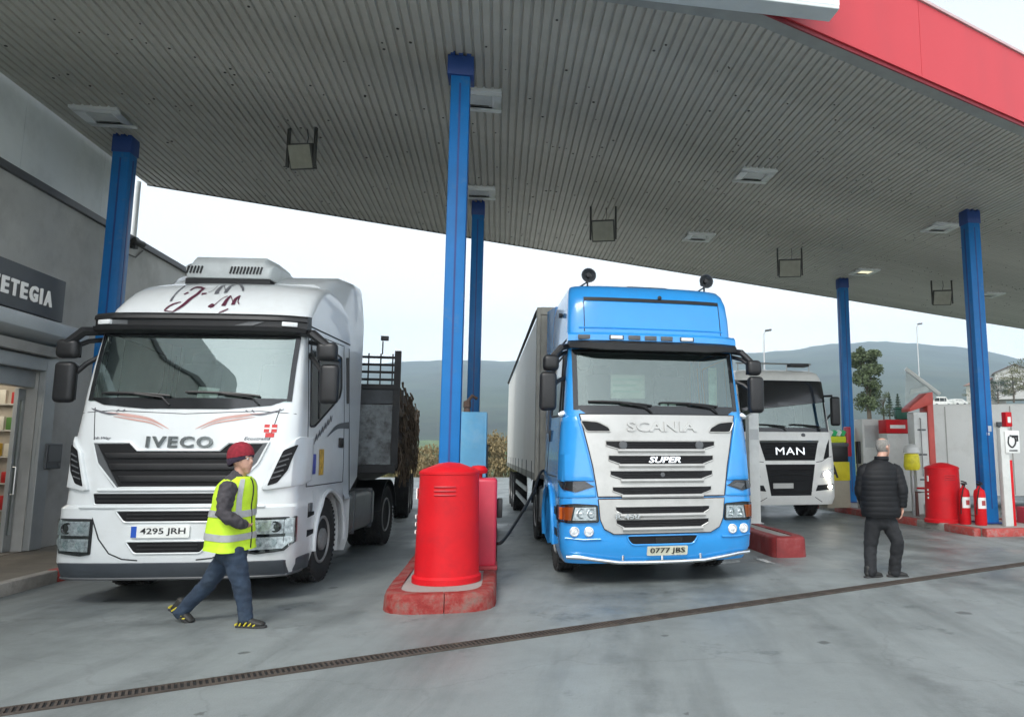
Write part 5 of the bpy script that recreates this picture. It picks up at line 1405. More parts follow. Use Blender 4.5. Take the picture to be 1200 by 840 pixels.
# sides
for sg in (1, -1):
    f = SH.side(sg)
    wp_ = rnd([(0.58, 2.10), (1.80, 2.14), (1.86, 2.90), (0.68, 2.94)], 0.05)
    bm = B(); patch(bm, f, wp_, 0.004, 0.01, 0.2); wn = build('door_window', bm, SIDEG, sc, smooth=0)
    bm = B(); rim(bm, f, wp_, 0.014, 0.004); tube(bm, [f(0.86, 2.12, 0.008), f(0.86, 2.93, 0.008)], 0.012, 6); build('window_seal', bm, BLK, wn)
    bm = B(); rim(bm, f, [(0.54, 1.30), (0.54, 3.02), (1.95, 3.04), (1.95, 1.30)], 0.006, 0.0, 5); tube(bm, [f(0.6, 3.12, 0), f(2.28, 3.12, 0)], 0.012, 5); build('door_seam', bm, GAP, sc)
    bm = B(); box(bm, f(1.78, 1.86, 0.012), (0.03, 0.10, 0.17)); build('door_handle', bm, BLK, sc, bevel=0.01)
    bm = B(); tube(bm, [f(2.1, 1.9, 0.012), f(2.1, 2.95, 0.012)], 0.022, 6); build('grab_rail', bm, GREYP, sc)
    for z in (0.55, 0.82):
        bm = B(); patch(bm, f, [(0.52, z), (0.84, z), (0.84, z + 0.10), (0.52, z + 0.10)], 0.004, 0.02); build('step_slot', bm, BLK, sc, smooth=0)
    bm = B(); secs = []
    for y, zb, zt, k in ((2.305, 1.10, 3.90, 0.0), (2.62, 1.15, 3.92, 0.5), (2.92, 1.22, 3.93, 1.0)):
        row = []
        for j in range(13):
            z = zb + (zt - zb) * j / 12; wv = SH.at(min(z, 3.8))[1] - 0.004
            row.append(Vector((sg * (wv * (1 - k) + k * 1.175), y, z)))
        secs.append(row + [p - Vector((sg * 0.03, 0, 0)) for p in reversed(row)])
    rings(bm, secs); build('side_fairing', bm, TBLUE, sc, smooth=50)
    mirror(sc, (sg * 1.42, 0.36, 2.40), 0.22, 0.50, 0.14, (sg * 1.15, 0.60, 2.62))
    mirror(sc, (sg * 1.39, 0.34, 2.765), 0.21, 0.21, 0.15, (sg * 1.14, 0.60, 2.95))
    bm = B(); tube(bm, [(sg * 1.14, 0.58, 3.02), (sg * 1.25, 0.42, 2.98), (sg * 1.37, 0.36, 2.84)], [0.04, 0.045, 0.04], 8); build('mirror_bracket', bm, BLK, sc)
    bm = B(); box(bm, (sg * 1.235, 0.42, 2.11), (0.10, 0.10, 0.07), Matrix.Rotation(sg * 0.5, 3, 'Y')); build('kerb_mirror', bm, CHR, sc, bevel=0.02)
    bm = B(); lathe(bm, [(0.0, 0), (0.035, 0.0), (0.035, 0.05), (0, 0.06)], (sg * 1.19, 1.2, 3.55), 10, 'x'); build('roof_marker', bm, BLK, sc)
chassis(sc, 5.9, 1.2, mudm=TBLUE)

# ---- box trailer behind the blue truck
BTR = radians(11)
bt = empty('box_trailer', Vector((0.50, 9.25, 0)) + rot_z(SCR) @ Vector((-0.03, 4.7, 0)) + rot_z(BTR) @ Vector((0, -1.6, 0)), BTR, 'long pale box trailer with tall grey front wall behind the blue truck', 'trailer')
TRW = mat('trailer_white', (0.86, 0.85, 0.79), 0.5, var=0.06, vscale=0.8, dirt=(0.62, 0.60, 0.54), dscale=0.8, damt=0.5, stretch=(1, 1, 0.4))
TRG = mat('trailer_frame', (0.30, 0.29, 0.25), 0.5, metal=0.3, var=0.15, dirt=(0.16, 0.15, 0.13), dscale=2, damt=0.5)
TL = 13.4; TZ0, TZ1 = 1.22, 4.02
bm = B(); bx(bm, -1.24, 1.24, 0, 0.08, TZ0, TZ1); build('front_wall', bm, TRG, bt, smooth=0, bevel=0.02)
for x in (-1.235, 1.235):
    bm = B(); bx(bm, x - 0.035, x + 0.035, -0.035, 0.12, TZ0 - 0.05, TZ1 + 0.02)
    build('corner_post', bm, TRG, bt, smooth=0, bevel=0.012)
bm = B(); bx(bm, -1.2, 1.2, -0.03, 0.1, TZ1 - 0.10, TZ1 + 0.025); build('top_rail', bm, TRG, bt, smooth=0)
for sx in (-1, 1):
    bm = B(); rs = []
    for k in range(60):
        y = 0.1 + (TL - 0.2) * k / 59; b_ = 0.012 * sin(k * 0.9) + 0.006 * sin(k * 2.3)
        rs.append([Vector((sx * (1.245 + b_ * t * (1 - t) * 4), y, TZ0 + 0.05 + (TZ1 - TZ0 - 0.15) * t)) for t in [j / 8 for j in range(9)]] + [Vector((sx * 1.20, y, TZ1 - 0.1)), Vector((sx * 1.20, y, TZ0 + 0.05))])
    rings(bm, rs); build('side_curtain', bm, TRW, bt, smooth=50)
    bm = B(); tube(bm, [(sx * 1.262, 0.1, TZ1 - 0.03), (sx * 1.262, TL, TZ1 - 0.03)], 0.03, 6); build('curtain_rail', bm, CHAS, bt)
    bm = B(); bx(bm, sx * 1.24 - 0.02, sx * 1.24 + 0.02, 0.1, TL, TZ0 - 0.07, TZ0 + 0.05); build('side_rail', bm, TRG, bt, smooth=0)
    for y in [0.9 + 1.5 * k for k in range(8)]:
        bm = B(); bx(bm, sx * 1.262 - 0.004, sx * 1.262 + 0.004, y - 0.025, y + 0.025, TZ0 - 0.1, TZ0 + 0.25); build('tension_strap', bm, CHAS, bt, smooth=0)
    for y in (9.0, 10.3, 11.6): wheel(bt, (sx * 1.03, y, 0.5), 0.5, 0.37, sx, dual=True)
    bm = B()
    for z in (0.55, 0.85): bx(bm, sx * 1.18 - 0.015, sx * 1.18 + 0.015, 3.4, 8.0, z - 0.05, z + 0.05)
    build('side_guard', bm, ALU, bt, smooth=0)
    bm = B(); bx(bm, sx * 0.85 - 0.06, sx * 0.85 + 0.06, 2.9, 3.04, 0.25, TZ0 - 0.1); bx(bm, sx * 0.85 - 0.12, sx * 0.85 + 0.12, 2.85, 3.1, 0.22, 0.25); build('landing_leg', bm, CHAS, bt, smooth=0)
bm = B(); bx(bm, -1.2, 1.2, 0.08, TL, TZ1 - 0.02, TZ1 + 0.01); build('roof', bm, TRW, bt, smooth=0)
bm = B(); bx(bm, -1.2, 1.2, 0.08, TL, TZ0 - 0.02, TZ0 + 0.04); bx(bm, -0.55, -0.45, 0.3, TL, 0.95, TZ0 - 0.02); bx(bm, 0.45, 0.55, 0.3, TL, 0.95, TZ0 - 0.02); build('chassis', bm, CHAS, bt, smooth=0)
bm = B(); bx(bm, -1.24, 1.24, TL - 0.06, TL, TZ0, TZ1); build('rear_doors', bm, TRG, bt, smooth=0)
bm = B()
for k, x in enumerate((-0.25, -0.1, 0.05)): tube(bm, [(x, 0.0, 1.6), (x - 0.02, -0.30, 1.15 - 0.05 * k), (x + 0.05, -0.75, 1.12), (x, -1.0, 1.3)], 0.018, 6)
build('air_line', bm, BLK, bt)

# ================================================================== SMALL WHITE TRUCK
MR = radians(10)
mn = empty('pale_truck', (3.98, 17.4, 0), MR, 'white tractor truck lettered MAN with lit headlamp waiting beyond the white post', 'truck')
OFFW = mat('truck_offwhite', (0.76, 0.76, 0.72), 0.3, coat=0.4, var=0.04, dirt=(0.42, 0.41, 0.36), dscale=1.6, damt=0.4)
SH = Shell([(0.38, 0.06, 1.16, 0.30), (0.55, 0.0, 1.20, 0.30), (1.35, 0.0, 1.20, 0.30), (1.95, 0.06, 1.18, 0.28), (2.12, 0.12, 1.17, 0.26), (3.05, 0.36, 1.13, 0.22), (3.45, 0.46, 1.11, 0.24), (3.58, 0.56, 1.08, 0.26), (3.66, 0.75, 1.0, 0.3)], 2.25)
F, SR, SL = SH.front, SH.side(1), SH.side(-1)
bm = SH.skin([r[0] for r in SH.rows] + [0.8, 1.1, 1.65, 2.4, 2.7, 3.25, 3.52], win=(2.16, 3.02, 0.90), arch=(0.85, 2.1, 1.2), low=(2.1, 1.0)); build('cab', bm, OFFW, mn, smooth=40)
for f in (SR, SL):
    bm = B(); arch_plate(bm, f, 0.85, 2.1, 0.45, 1.202, 1.48, 0.52, 0.62); build('arch_panel', bm, OFFW, mn, smooth=0, weld=0)
bm = B(); bx(bm, -0.84, 0.84, 0.36, 2.2, 0.4, 1.5); build('underbody', bm, CHAS, mn, smooth=0)
interior(mn, 2.02, None, y1=2.15, ztop=3.2, w=1.0)
bm = B(); patch(bm, F, quad(-1.07, 1.07, 2.15, 3.03), 0.004, 0.0, 0.12); build('windscreen', bm, WSG2, mn, smooth=60)
bm = B(); patch(bm, F, [(-1.09, 2.60), (1.09, 2.84), (1.09, 3.36), (-1.09, 3.36)], 0.03, 0.05, 0.12); build('sun_visor', bm, BLKG, mn, smooth=50, bevel=0.01)
bm = B()
for p in (quad(-1.09, 1.09, 2.10, 2.20), quad(-1.09, -1.04, 2.2, 2.6), quad(1.04, 1.09, 2.2, 2.85)): patch(bm, F, p, 0.010, 0.015, 0.12)
build('windscreen_surround', bm, BLKG, mn, smooth=50)
wiper(mn, F, 0.85, 2.22, 0.05, 2.27); wiper(mn, F, -0.05, 2.22, -0.85, 2.27)
p = [(-0.80, 1.42), (0.62, 1.42), (0.74, 1.85), (-0.80, 1.85)]; p = [(-0.62, 1.42), (0.62, 1.42), (0.74, 1.86), (-0.74, 1.86)]
bm = B(); patch(bm, F, p, 0.008, 0.02, 0.12); g_ = build('grille', bm, MESH, mn, smooth=50)
bm = B(); rim(bm, F, [(-0.74, 1.87), (0.74, 1.87)], 0.03, 0.01, closed=False); build('grille_bar', bm, CHR, g_)
for z in (1.50, 1.60, 1.70, 1.78):
    bm = B(); tube(bm, [F(-0.64 + 1.28 * k / 8, z, 0.01) for k in range(9)], 0.010, 5); build('grille_slat', bm, BLK, g_)
text('badge_lettering', 'MAN', 0.0, 1.64, 0.72, 0.17, F, CHR, g_, off=0.035, thick=0.03, bold=0.0, space=1.12)
p = [(-0.60, 0.60), (0.50, 0.60), (0.60, 1.33), (-0.60, 1.33)]; p = [(-0.50, 0.60), (0.50, 0.60), (0.62, 1.33), (-0.62, 1.33)]
bm = B(); patch(bm, F, p, 0.006, 0.02, 0.12); g_ = build('lower_grille', bm, MESH, mn, smooth=50)
for z in (0.70, 0.95, 1.08, 1.20):
    bm = B(); tube(bm, [F(-0.52 + 1.04 * k / 8, z, 0.008) for k in range(9)], 0.010, 5); build('grille_slat', bm, BLK, g_)
plate(mn, F, -0.20, 0.83, 0.50, 0.12, None, eu=False, face=mat('plate_dull', (0.5, 0.5, 0.47), 0.5))
LIT = mat('headlamp_lit', (1.0, 0.93, 0.80), 0.3, emit=9.0)
for sx in (-1, 1):
    hp = rnd([(sx * x, z) for x, z in ((0.74, 1.02), (1.10, 1.0), (1.14, 1.24), (0.80, 1.16))], 0.03)
    bm = B(); patch(bm, F, hp, 0.008, 0.02, 0.08); h = build('headlight', bm, REFL, mn, smooth=50)
    bm = B(); lathe(bm, [(0.075, 0.0), (0.07, -0.02), (0, -0.03)], F(sx * 0.93, 1.09, 0.02), 16, 'y'); build('lamp_lens', bm, LIT if sx == 1 else REFL, h)
    bm = B(); patch(bm, F, [(sx * x, z) for x, z in ((0.62, 0.70), (1.10, 0.74), (1.12, 0.86), (0.68, 0.84))], 0.006, 0.02, 0.08); s_ = build('fog_recess', bm, MESH, mn, smooth=50)
    bm = B(); lathe(bm, [(0.05, 0.0), (0.045, -0.02), (0, -0.03)], F(sx * 1.0, 0.80, 0.02), 16, 'y'); build('fog_lamp', bm, LIT if sx == 1 else REFL, s_)
    p = [(sx * x, z) for x, z in ((0.86, 1.45), (0.98, 1.78), (1.06, 1.92), (1.02, 1.50))]
    bm = B(); patch(bm, F, p, 0.008, 0.02, 0.08); build('slash_vent', bm, MESH, mn, smooth=50)
    bm = B(); rim(bm, F, [(sx * x, z) for x, z in ((0.66, 1.38), (0.80, 1.40), (1.0, 1.50), (1.18, 1.52))], 0.008, 0.0, 5, closed=False); rim(bm, F, [(sx * x, z) for x, z in ((0.60, 0.56), (0.80, 0.44))], 0.008, 0.0, 5, closed=False); build('panel_seam', bm, GAP, mn)
    f = SH.side(sx)
    bm = B(); patch(bm, f, rnd([(0.62, 2.0), (1.8, 2.2), (1.8, 3.0), (0.7, 3.05)], 0.05), 0.004, 0.01, 0.2); build('door_window', bm, SIDEG, mn, smooth=0)
    bm = B(); tube(bm, [(sx * 1.13, 0.5, 3.0), (sx * 1.3, 0.36, 3.0)], 0.03, 6); build('mirror_bracket', bm, BLK, mn)
    mirror(mn, (sx * 1.36, 0.36, 2.62), 0.24, 0.72, 0.14, (sx * 1.15, 0.58, 2.35))
bm = B(); lathe(bm, [(0.05, 0.01), (0.05, -0.01), (0, -0.014)], F(0.38, 2.02, 0.0), 16, 'y'); build('emblem', bm, GREYP, mn)
bm = B(); tube(bm, [(-1.0, 0.9, 3.84), (1.0, 0.9, 3.84)], 0.022, 6)
for x in (-0.95, -0.3, 0.35, 0.95): tube(bm, [(x, 0.9, 3.64), (x, 0.9, 3.84)], 0.015, 6)
build('roof_rack', bm, ALU, mn)
bm = B(); box(bm, (0.62, 0.85, 3.80), (0.5, 0.3, 0.08)); build('roof_beacon', bm, BLK, mn, bevel=0.02)
for sg in (1, -1): wheel(mn, (sg * 1.0, 1.48, 0.52), 0.52, 0.31, sg); wheel(mn, (sg * 0.98, 5.1, 0.52), 0.52, 0.30, sg, dual=True)
bm = B()
for sx in (-0.42, 0.42): bx(bm, sx - 0.05, sx + 0.05, 0.5, 5.8, 0.72, 1.0)
bx(bm, -0.95, 0.95, 1.4, 1.55, 0.45, 0.6); bx(bm, -0.95, 0.95, 5.02, 5.18, 0.45, 0.6)
build('chassis', bm, CHAS, mn, smooth=0)
# ================================================================== PEOPLE
def limb(bm, pts, rad, side=(0, 1, 0), seg=14):
    """tapered limb with rounded ends; rad = list of r or (r along `side`, r across)"""
    P = [Vector(p) for p in pts]; Rr = [(r, r) if not isinstance(r, tuple) else r for r in rad]
    d0, d1 = (P[0] - P[1]).normalized(), (P[-1] - P[-2]).normalized()
    Q, W = [], []
    for k in (0.95, 0.7, 0.35):
        Q.append(P[0] + d0 * min(Rr[0]) * k * 0.8); s_ = sqrt(1 - k * k); W.append((Rr[0][0] * s_, Rr[0][1] * s_))
    Q += P; W += Rr
    for k in (0.35, 0.7, 0.95):
        Q.append(P[-1] + d1 * min(Rr[-1]) * k * 0.8); s_ = sqrt(1 - k * k); W.append((Rr[-1][0] * s_, Rr[-1][1] * s_))
    sd = Vector(side); rs = []
    for i, q in enumerate(Q):
        d = (Q[min(i + 1, len(Q) - 1)] - Q[max(i - 1, 0)]).normalized()
        a = sd - d * sd.dot(d)
        if a.length < 1e-3: a = Vector((1, 0, 0)) - d * d.x
        a.normalize(); b = d.cross(a)
        rs.append([q + a * cos(2 * pi * k / seg) * W[i][0] + b * sin(2 * pi * k / seg) * W[i][1] for k in range(seg)])
    rings(bm, rs)
def ball(bm, c, r, seg=16):
    """ellipsoid"""
    c = Vector(c); rs = []
    for j in range(1, seg // 2):
        t = pi * j / (seg // 2)
        rs.append([c + Vector((r[0] * sin(t) * cos(2 * pi * k / seg), r[1] * sin(t) * sin(2 * pi * k / seg), r[2] * cos(t))) for k in range(seg)])
    rings(bm, rs)
def fuse(name, bm, m, parent, vox=0.012, it=4, fold=0.0, fs=14.0, seed=0, stretch=(1, 1, 1)):
    """melt overlapping closed pieces into ONE continuous skin, smooth it, add cloth folds"""
    bmesh.ops.recalc_face_normals(bm, faces=bm.faces)
    me = bpy.data.meshes.new(name); bm.to_mesh(me); bm.free()
    t = bpy.data.objects.new('fusing', me); C.objects.link(t)
    r = t.modifiers.new('r', 'REMESH'); r.mode = 'VOXEL'; r.voxel_size = vox
    s_ = t.modifiers.new('s', 'SMOOTH'); s_.factor = 0.5; s_.iterations = it
    dg = bpy.context.evaluated_depsgraph_get(); dg.update()
    out = bpy.data.meshes.new_from_object(t.evaluated_get(dg)); out.name = name
    bpy.data.objects.remove(t); bpy.data.meshes.remove(me)
    if fold:
        nn = [v.normal.copy() for v in out.vertices]
        for v, n in zip(out.vertices, nn):
            q = Vector((v.co.x * stretch[0], v.co.y * stretch[1], v.co.z * stretch[2])) * fs + Vector((seed, seed * 2, 0))
            v.co += n * fold * (noise.noise(q) + 0.5 * noise.noise(q * 2.1))
    for p in out.polygons: p.use_smooth = True
    return link(name, out, m, parent)
SKIN = mat('skin', (0.46, 0.26, 0.19), 0.5, var=0.12, vscale=20)
HAIRG = mat('hair_grey', (0.22, 0.21, 0.19), 0.8, var=0.4, vscale=60, bump=0.5, bscale=150)
BEAN = mat('beanie_red', (0.27, 0.018, 0.032), 0.95, var=0.2, vscale=40, bump=0.6, bscale=180)
BEAND = mat('beanie_dark', (0.045, 0.03, 0.055), 0.95, var=0.2, vscale=40, bump=0.6, bscale=180)
HIVIS = mat('hi_vis_yellow', (0.52, 0.76, 0.03), 0.75, var=0.10, vscale=9)
BAND = mat('reflective_band', (0.36, 0.37, 0.37), 0.45, var=0.12, vscale=20)
SLEEVE = mat('charcoal_fleece', (0.055, 0.05, 0.055), 0.95, var=0.2, vscale=20)
JEAN = mat('dark_denim', (0.022, 0.038, 0.065), 0.9, var=0.35, vscale=7, dirt=(0.06, 0.085, 0.115), dscale=5, damt=0.5)
SHOEB = mat('shoe_black', (0.02, 0.02, 0.018), 0.6)
SHOEY = mat('shoe_yellow', (0.50, 0.42, 0.03), 0.6)
SOLE = mat('shoe_sole', (0.03, 0.03, 0.03), 0.8)
JACK = mat('black_quilted_nylon', (0.007, 0.0075, 0.009), 0.65, spec=0.3, var=0.3, vscale=6)
TROU = mat('black_trousers', (0.012, 0.013, 0.015), 0.85, var=0.3, vscale=8)
EYEW = mat('eye_white', (0.7, 0.7, 0.68), 0.3)
def head(bm, c, f, s=1.0):
    """skull, jaw, nose, brow, ears; c = centre of the head, f = facing (unit vector)"""
    f = Vector(f).normalized(); r = Vector((f.y, -f.x, 0)); u = Vector((0, 0, 1)); c = Vector(c)
    def p(a, b, z): return c + (f * a + r * b + u * z) * s
    ba = B(); ball(ba, (0, 0, 0), (0.098, 0.078, 0.115), 20)
    M = Matrix((f, r, u)).transposed()
    for v in ba.verts: v.co = M @ (v.co * s) + c + u * 0.012 * s
    tmp = bpy.data.meshes.new('t'); ba.to_mesh(tmp); ba.free(); bm.from_mesh(tmp); bpy.data.meshes.remove(tmp)
    limb(bm, [p(0.035, 0, -0.02), p(0.055, 0, -0.075), p(0.068, 0, -0.108)], [0.066 * s, 0.052 * s, 0.028 * s], r)     # face and chin
    limb(bm, [p(0.088, 0, 0.022), p(0.112, 0, -0.012), p(0.100, 0, -0.030)], [0.011 * s, 0.017 * s, 0.014 * s], r, 8)   # nose
    limb(bm, [p(0.080, -0.045, 0.035), p(0.094, 0, 0.036), p(0.080, 0.045, 0.035)], [0.012 * s] * 3, u, 8)             # brow
    limb(bm, [p(0.088, -0.022, -0.060), p(0.096, 0, -0.058), p(0.088, 0.022, -0.060)], [0.010 * s] * 3, u, 8)          # lips
    for sg in (-1, 1): limb(bm, [p(-0.005, sg * 0.078, 0.020), p(-0.012, sg * 0.088, -0.005), p(-0.002, sg * 0.080, -0.032)], [(0.010 * s, 0.020 * s), (0.012 * s, 0.024 * s), (0.009 * s, 0.013 * s)], r, 8)
    return p
def hand(bm, w, d, palm_n, s=1.0, sg=1, curl=0.6):
    """palm, four curled fingers of different length and a thumb from the palm's edge; w wrist, d direction, palm_n where the palm faces"""
    w = Vector(w); d = Vector(d).normalized(); n = (Vector(palm_n) - d * Vector(palm_n).dot(d)).normalized(); a = d.cross(n) * sg
    limb(bm, [w, w + d * 0.04 * s, w + d * 0.085 * s], [(0.024 * s, 0.020 * s), (0.038 * s, 0.016 * s), (0.040 * s, 0.013 * s)], a, 10)
    for k, (o, L) in enumerate(((-0.030, 0.068), (-0.010, 0.080), (0.010, 0.075), (0.029, 0.058))):
        b = w + (d * 0.088 + a * o) * s; c1 = curl * (0.8 + 0.12 * k)
        d1 = (d * cos(c1) + n * sin(c1)); d2 = (d * cos(c1 * 2) + n * sin(c1 * 2))
        limb(bm, [b, b + d1 * L * 0.5 * s, b + d1 * L * 0.5 * s + d2 * L * 0.5 * s], [0.0095 * s, 0.0088 * s, 0.0075 * s], a, 8)
    t = w + (d * 0.030 - a * 0.034) * s; dt = (d * 0.75 - a * 0.55 + n * 0.35).normalized()
    limb(bm, [t, t + dt * 0.035 * s, t + (dt * 0.03 + d * 0.035 + n * 0.012) * s], [0.014 * s, 0.011 * s, 0.008 * s], n, 8)
def shoe(name, ankle, toe_d, pitch, m, parent, L=0.285, stripes=None):
    """shoe with upper, sole and laces; pitch lifts the heel (radians)"""
    e = empty(name, ankle, math.atan2(toe_d[1], toe_d[0]), parent=parent)
    R = Matrix.Rotation(pitch, 4, 'Y'); e.rotation_euler = (0, pitch, math.atan2(toe_d[1], toe_d[0]))
    bm = B()
    limb(bm, [(-0.055, 0, -0.045), (0.03, 0, -0.05), (0.12, 0, -0.062), (L - 0.12, 0, -0.066)], [(0.038, 0.042), (0.040, 0.042), (0.046, 0.032), (0.040, 0.024)], (0, 1, 0))
    limb(bm, [(-0.03, 0, 0.03), (-0.028, 0, -0.03)], [(0.042, 0.050), (0.042, 0.05)], (0, 1, 0))
    fuse('upper', bm, m, e, 0.009, 3)
    bm = B(); pr = [(-0.098, -0.02), (-0.09, -0.036), (0.0, -0.036), (0.08, -0.047), (0.14, -0.046), (L - 0.09, -0.025), (L - 0.082, 0.0)]
    pr = pr + [(x, -y) for x, y in reversed(pr[:-1])]
    prism(bm, pr, lambda x, y, z: Vector((x, y, z)), -0.098, -0.076); build('sole', bm, SOLE, e, bevel=0.006)
    if stripes:
        for k in range(4):
            for sg in (-1, 1):
                x = -0.03 + 0.045 * k
                bm = B(); zt_ = (-0.012, -0.030, -0.046, -0.056)[k]; tube(bm, [(x - 0.012, sg * 0.044, -0.077), (x + 0.004, sg * 0.042, (zt_ - 0.077) / 2), (x + 0.014, sg * 0.030, zt_)], 0.0075, 6); build('stripe', bm, stripes, e)
        bm = B(); tube(bm, [(-0.09, -0.03, -0.072), (-0.1, 0, -0.072), (-0.09, 0.03, -0.072)], 0.012, 6); build('heel_tab', bm, stripes, e)
    return e

# ---- man in the yellow vest, walking to the right
g0 = gz(256, 732)
m1 = empty('person', (g0.x, g0.y, 0), 0, 'man in yellow hi-vis vest and red beanie walking past the white truck', 'person')
def q1(px, py, dy=0.0):
    p = gy(px, py, g0.y + dy); return Vector((p.x - g0.x, dy, p.z))
NK, HD = q1(282, 553), q1(284, 539)
body = B()
head(body, HD, (0.97, -0.25, -0.04), 1.0)
limb(body, [HD + Vector((-0.01, 0, -0.05)), NK, q1(276, 566)], [0.056, 0.058, 0.075])
limb(body, [q1(275, 572), q1(273, 600), q1(272, 630), q1(272, 648)], [(0.15, 0.10), (0.155, 0.115), (0.15, 0.115), (0.15, 0.11)], (0, 1, 0))
HN, HF = q1(274, 648, -0.09), q1(268, 648, 0.09)
KN, AN = q1(283, 686, -0.10), q1(288, 722, -0.09)
KF, AF = q1(243, 685, 0.10), q1(212, 716, 0.12)
for a, b, c in ((HN, KN, AN), (HF, KF, AF)): limb(body, [a, b, c], [0.078, 0.058, 0.042])
SN, EN, WN = q1(268, 573, -0.19), q1(262, 602, -0.25), q1(281, 613, -0.20)
SF, EF, WF = q1(278, 573, 0.17), q1(270, 603, 0.21), q1(284, 612, 0.15)
for a, b, c in ((SN, EN, WN), (SF, EF, WF)): limb(body, [a, b, c], [0.052, 0.042, 0.032])
hand(body, WN + Vector((0, 0.06, 0)), (0.25, 0.75, -0.45), (0, 1, 0), 0.9, 1); hand(body, WF + Vector((-0.06, -0.06, 0)), (0.1, -0.8, -0.45), (0, -1, 0), 0.9, -1)
bd = fuse('body', body, SKIN, m1, 0.008, 3)
for sg in (-1, 1):
    bm = B(); ball(bm, HD + Vector((0.078, -0.02 + sg * 0.032, 0.014)), (0.011, 0.012, 0.009), 10); e_ = build('eye', bm, EYEW, bd, smooth=80)
    bm = B(); ball(bm, HD + Vector((0.0885, -0.023 + sg * 0.032, 0.014)), (0.003, 0.005, 0.005), 8); build('iris', bm, BLK, e_, smooth=80)
# beanie: knitted cap over the skull, darker turn-up
bc = HD + Vector((-0.020, 0, 0.047)); bm = B(); rs = []
for j in range(1, 11):
    t = pi * 0.5 * j / 10 * 1.08
    rs.append([bc + Vector((cos(a) * 0.124 * sin(t) - 0.020 * cos(t), sin(a) * 0.104 * sin(t), 0.132 * cos(t) + 0.0028 * sin(14 * a) * sin(t) + 0.022 * cos(a) * sin(t))) for a in [2 * pi * k / 40 for k in range(40)]])
rings(bm, rs); hat = build('beanie', bm, BEAN, m1, smooth=80)
bm = B(); rs = []
for rr, z in ((0.114, 0.034), (0.1195, 0.028), (0.1215, 0.0), (0.117, -0.036), (0.109, -0.042)):
    rs.append([bc + Vector((cos(a) * rr - z * 0.15, sin(a) * rr * 0.82, z - 0.024 + cos(a) * 0.044 + 0.0016 * sin(36 * a))) for a in [2 * pi * k / 72 for k in range(72)]])
rings(bm, rs, False, False); build('turn_up', bm, BEAND, hat, smooth=80)
# sleeves and collar of the dark fleece
bm = B()
for a, b, c in ((SN, EN, WN), (SF, EF, WF)): limb(bm, [a + Vector((0, 0, 0.01)), a.lerp(b, 0.5), b, b.lerp(c, 0.5), c + (c - b).normalized() * 0.01], [0.078, 0.070, 0.064, 0.058, 0.050])
limb(bm, [q1(278, 566), q1(275, 590), q1(273, 638)], [(0.165, 0.12), (0.18, 0.14), (0.17, 0.14)]); limb(bm, [q1(279, 556), q1(276, 568)], [0.068, 0.085])
fuse('fleece', bm, SLEEVE, m1, 0.011, 4, fold=0.010, fs=15, seed=3, stretch=(1, 1, 1.3))
# vest: one shaped shell, bands lie on it
vz0, vz1 = q1(272, 643).z, q1(276, 558).z
VT = [(0.0, 272.0, 0.205, 0.245), (0.15, 272.5, 0.200, 0.24), (0.45, 273.5, 0.190, 0.228), (0.70, 274.0, 0.185, 0.222), (0.86, 275.5, 0.168, 0.200), (0.94, 277.0, 0.140, 0.165), (1.0, 279.0, 0.095, 0.11)]
def vest(t, a, off=0.0, hem=0.0):
    for p, q in zip(VT, VT[1:]):
        if t <= q[0]:
            k = (t - p[0]) / (q[0] - p[0]); cx, rx, ry = (p[i] + (q[i] - p[i]) * k for i in (1, 2, 3)); break
    z = vz0 + (vz1 - vz0) * t; c = gy(cx, 600, g0.y).x - g0.x
    wv = (1 - t) ** 1.3 * 0.016 * sin(5 * a + 1.0) + 0.008 * sin(3 * a + t * 9) * (1 - t * 0.5) + 0.007 * noise.noise(Vector((cos(a) * 3, sin(a) * 3, t * 6)))
    return Vector((c + cos(a) * (rx + wv + off), sin(a) * (ry + wv + off), z + (0.012 * sin(2 * a + 0.5)) * (1 - t)))
def ring_vest(t, off): return [vest(t, 2 * pi * k / 64, off) for k in range(64)]
bm = B(); ts = [0, 0.02] + [k / 24 for k in range(1, 25)]
rings(bm, [ring_vest(0.0, -0.012)] + [ring_vest(t, 0.006 if t < 0.03 else 0.0) for t in ts], False, True)
vs_ = build('hi_vis_vest', bm, HIVIS, m1, smooth=70)
for t0, t1 in ((0.145, 0.235), (0.455, 0.545)):
    bm = B(); rings(bm, [ring_vest(t0, 0.002), ring_vest(t0, 0.007), ring_vest((t0 + t1) / 2, 0.008), ring_vest(t1, 0.007), ring_vest(t1, 0.002)], False, False); build('reflective_band', bm, BAND, vs_, smooth=60)
for a0 in (-0.80, 0.80):
    bm = B(); rs = []
    for k in range(15):
        t = 0.54 + 0.43 * k / 14; rs.append([vest(t, a0 - 0.13, 0.008), vest(t, a0 + 0.13, 0.008), vest(t, a0 + 0.13, 0.002), vest(t, a0 - 0.13, 0.002)])
    rings(bm, rs); build('reflective_band', bm, BAND, vs_, smooth=60)
bm = B(); rim(bm, lambda u_, v_, d: vest(v_, u_, d), [(-0.12, 0.02), (-0.12, 0.98)], 0.006, 0.004, 5, 0.04, closed=False); build('zip', bm, BLK, vs_)
# near sleeve again in front of the vest, hand in the pocket
bm = B(); limb(bm, [q1(267, 570, -0.205), q1(263, 585, -0.262), q1(261, 601, -0.285), q1(269, 608, -0.275), q1(280, 613, -0.22), q1(286, 615, -0.15)], [0.070, 0.066, 0.063, 0.058, 0.052, 0.042])
fuse('sleeve', bm, SLEEVE, m1, 0.010, 3, fold=0.012, fs=18, seed=8)
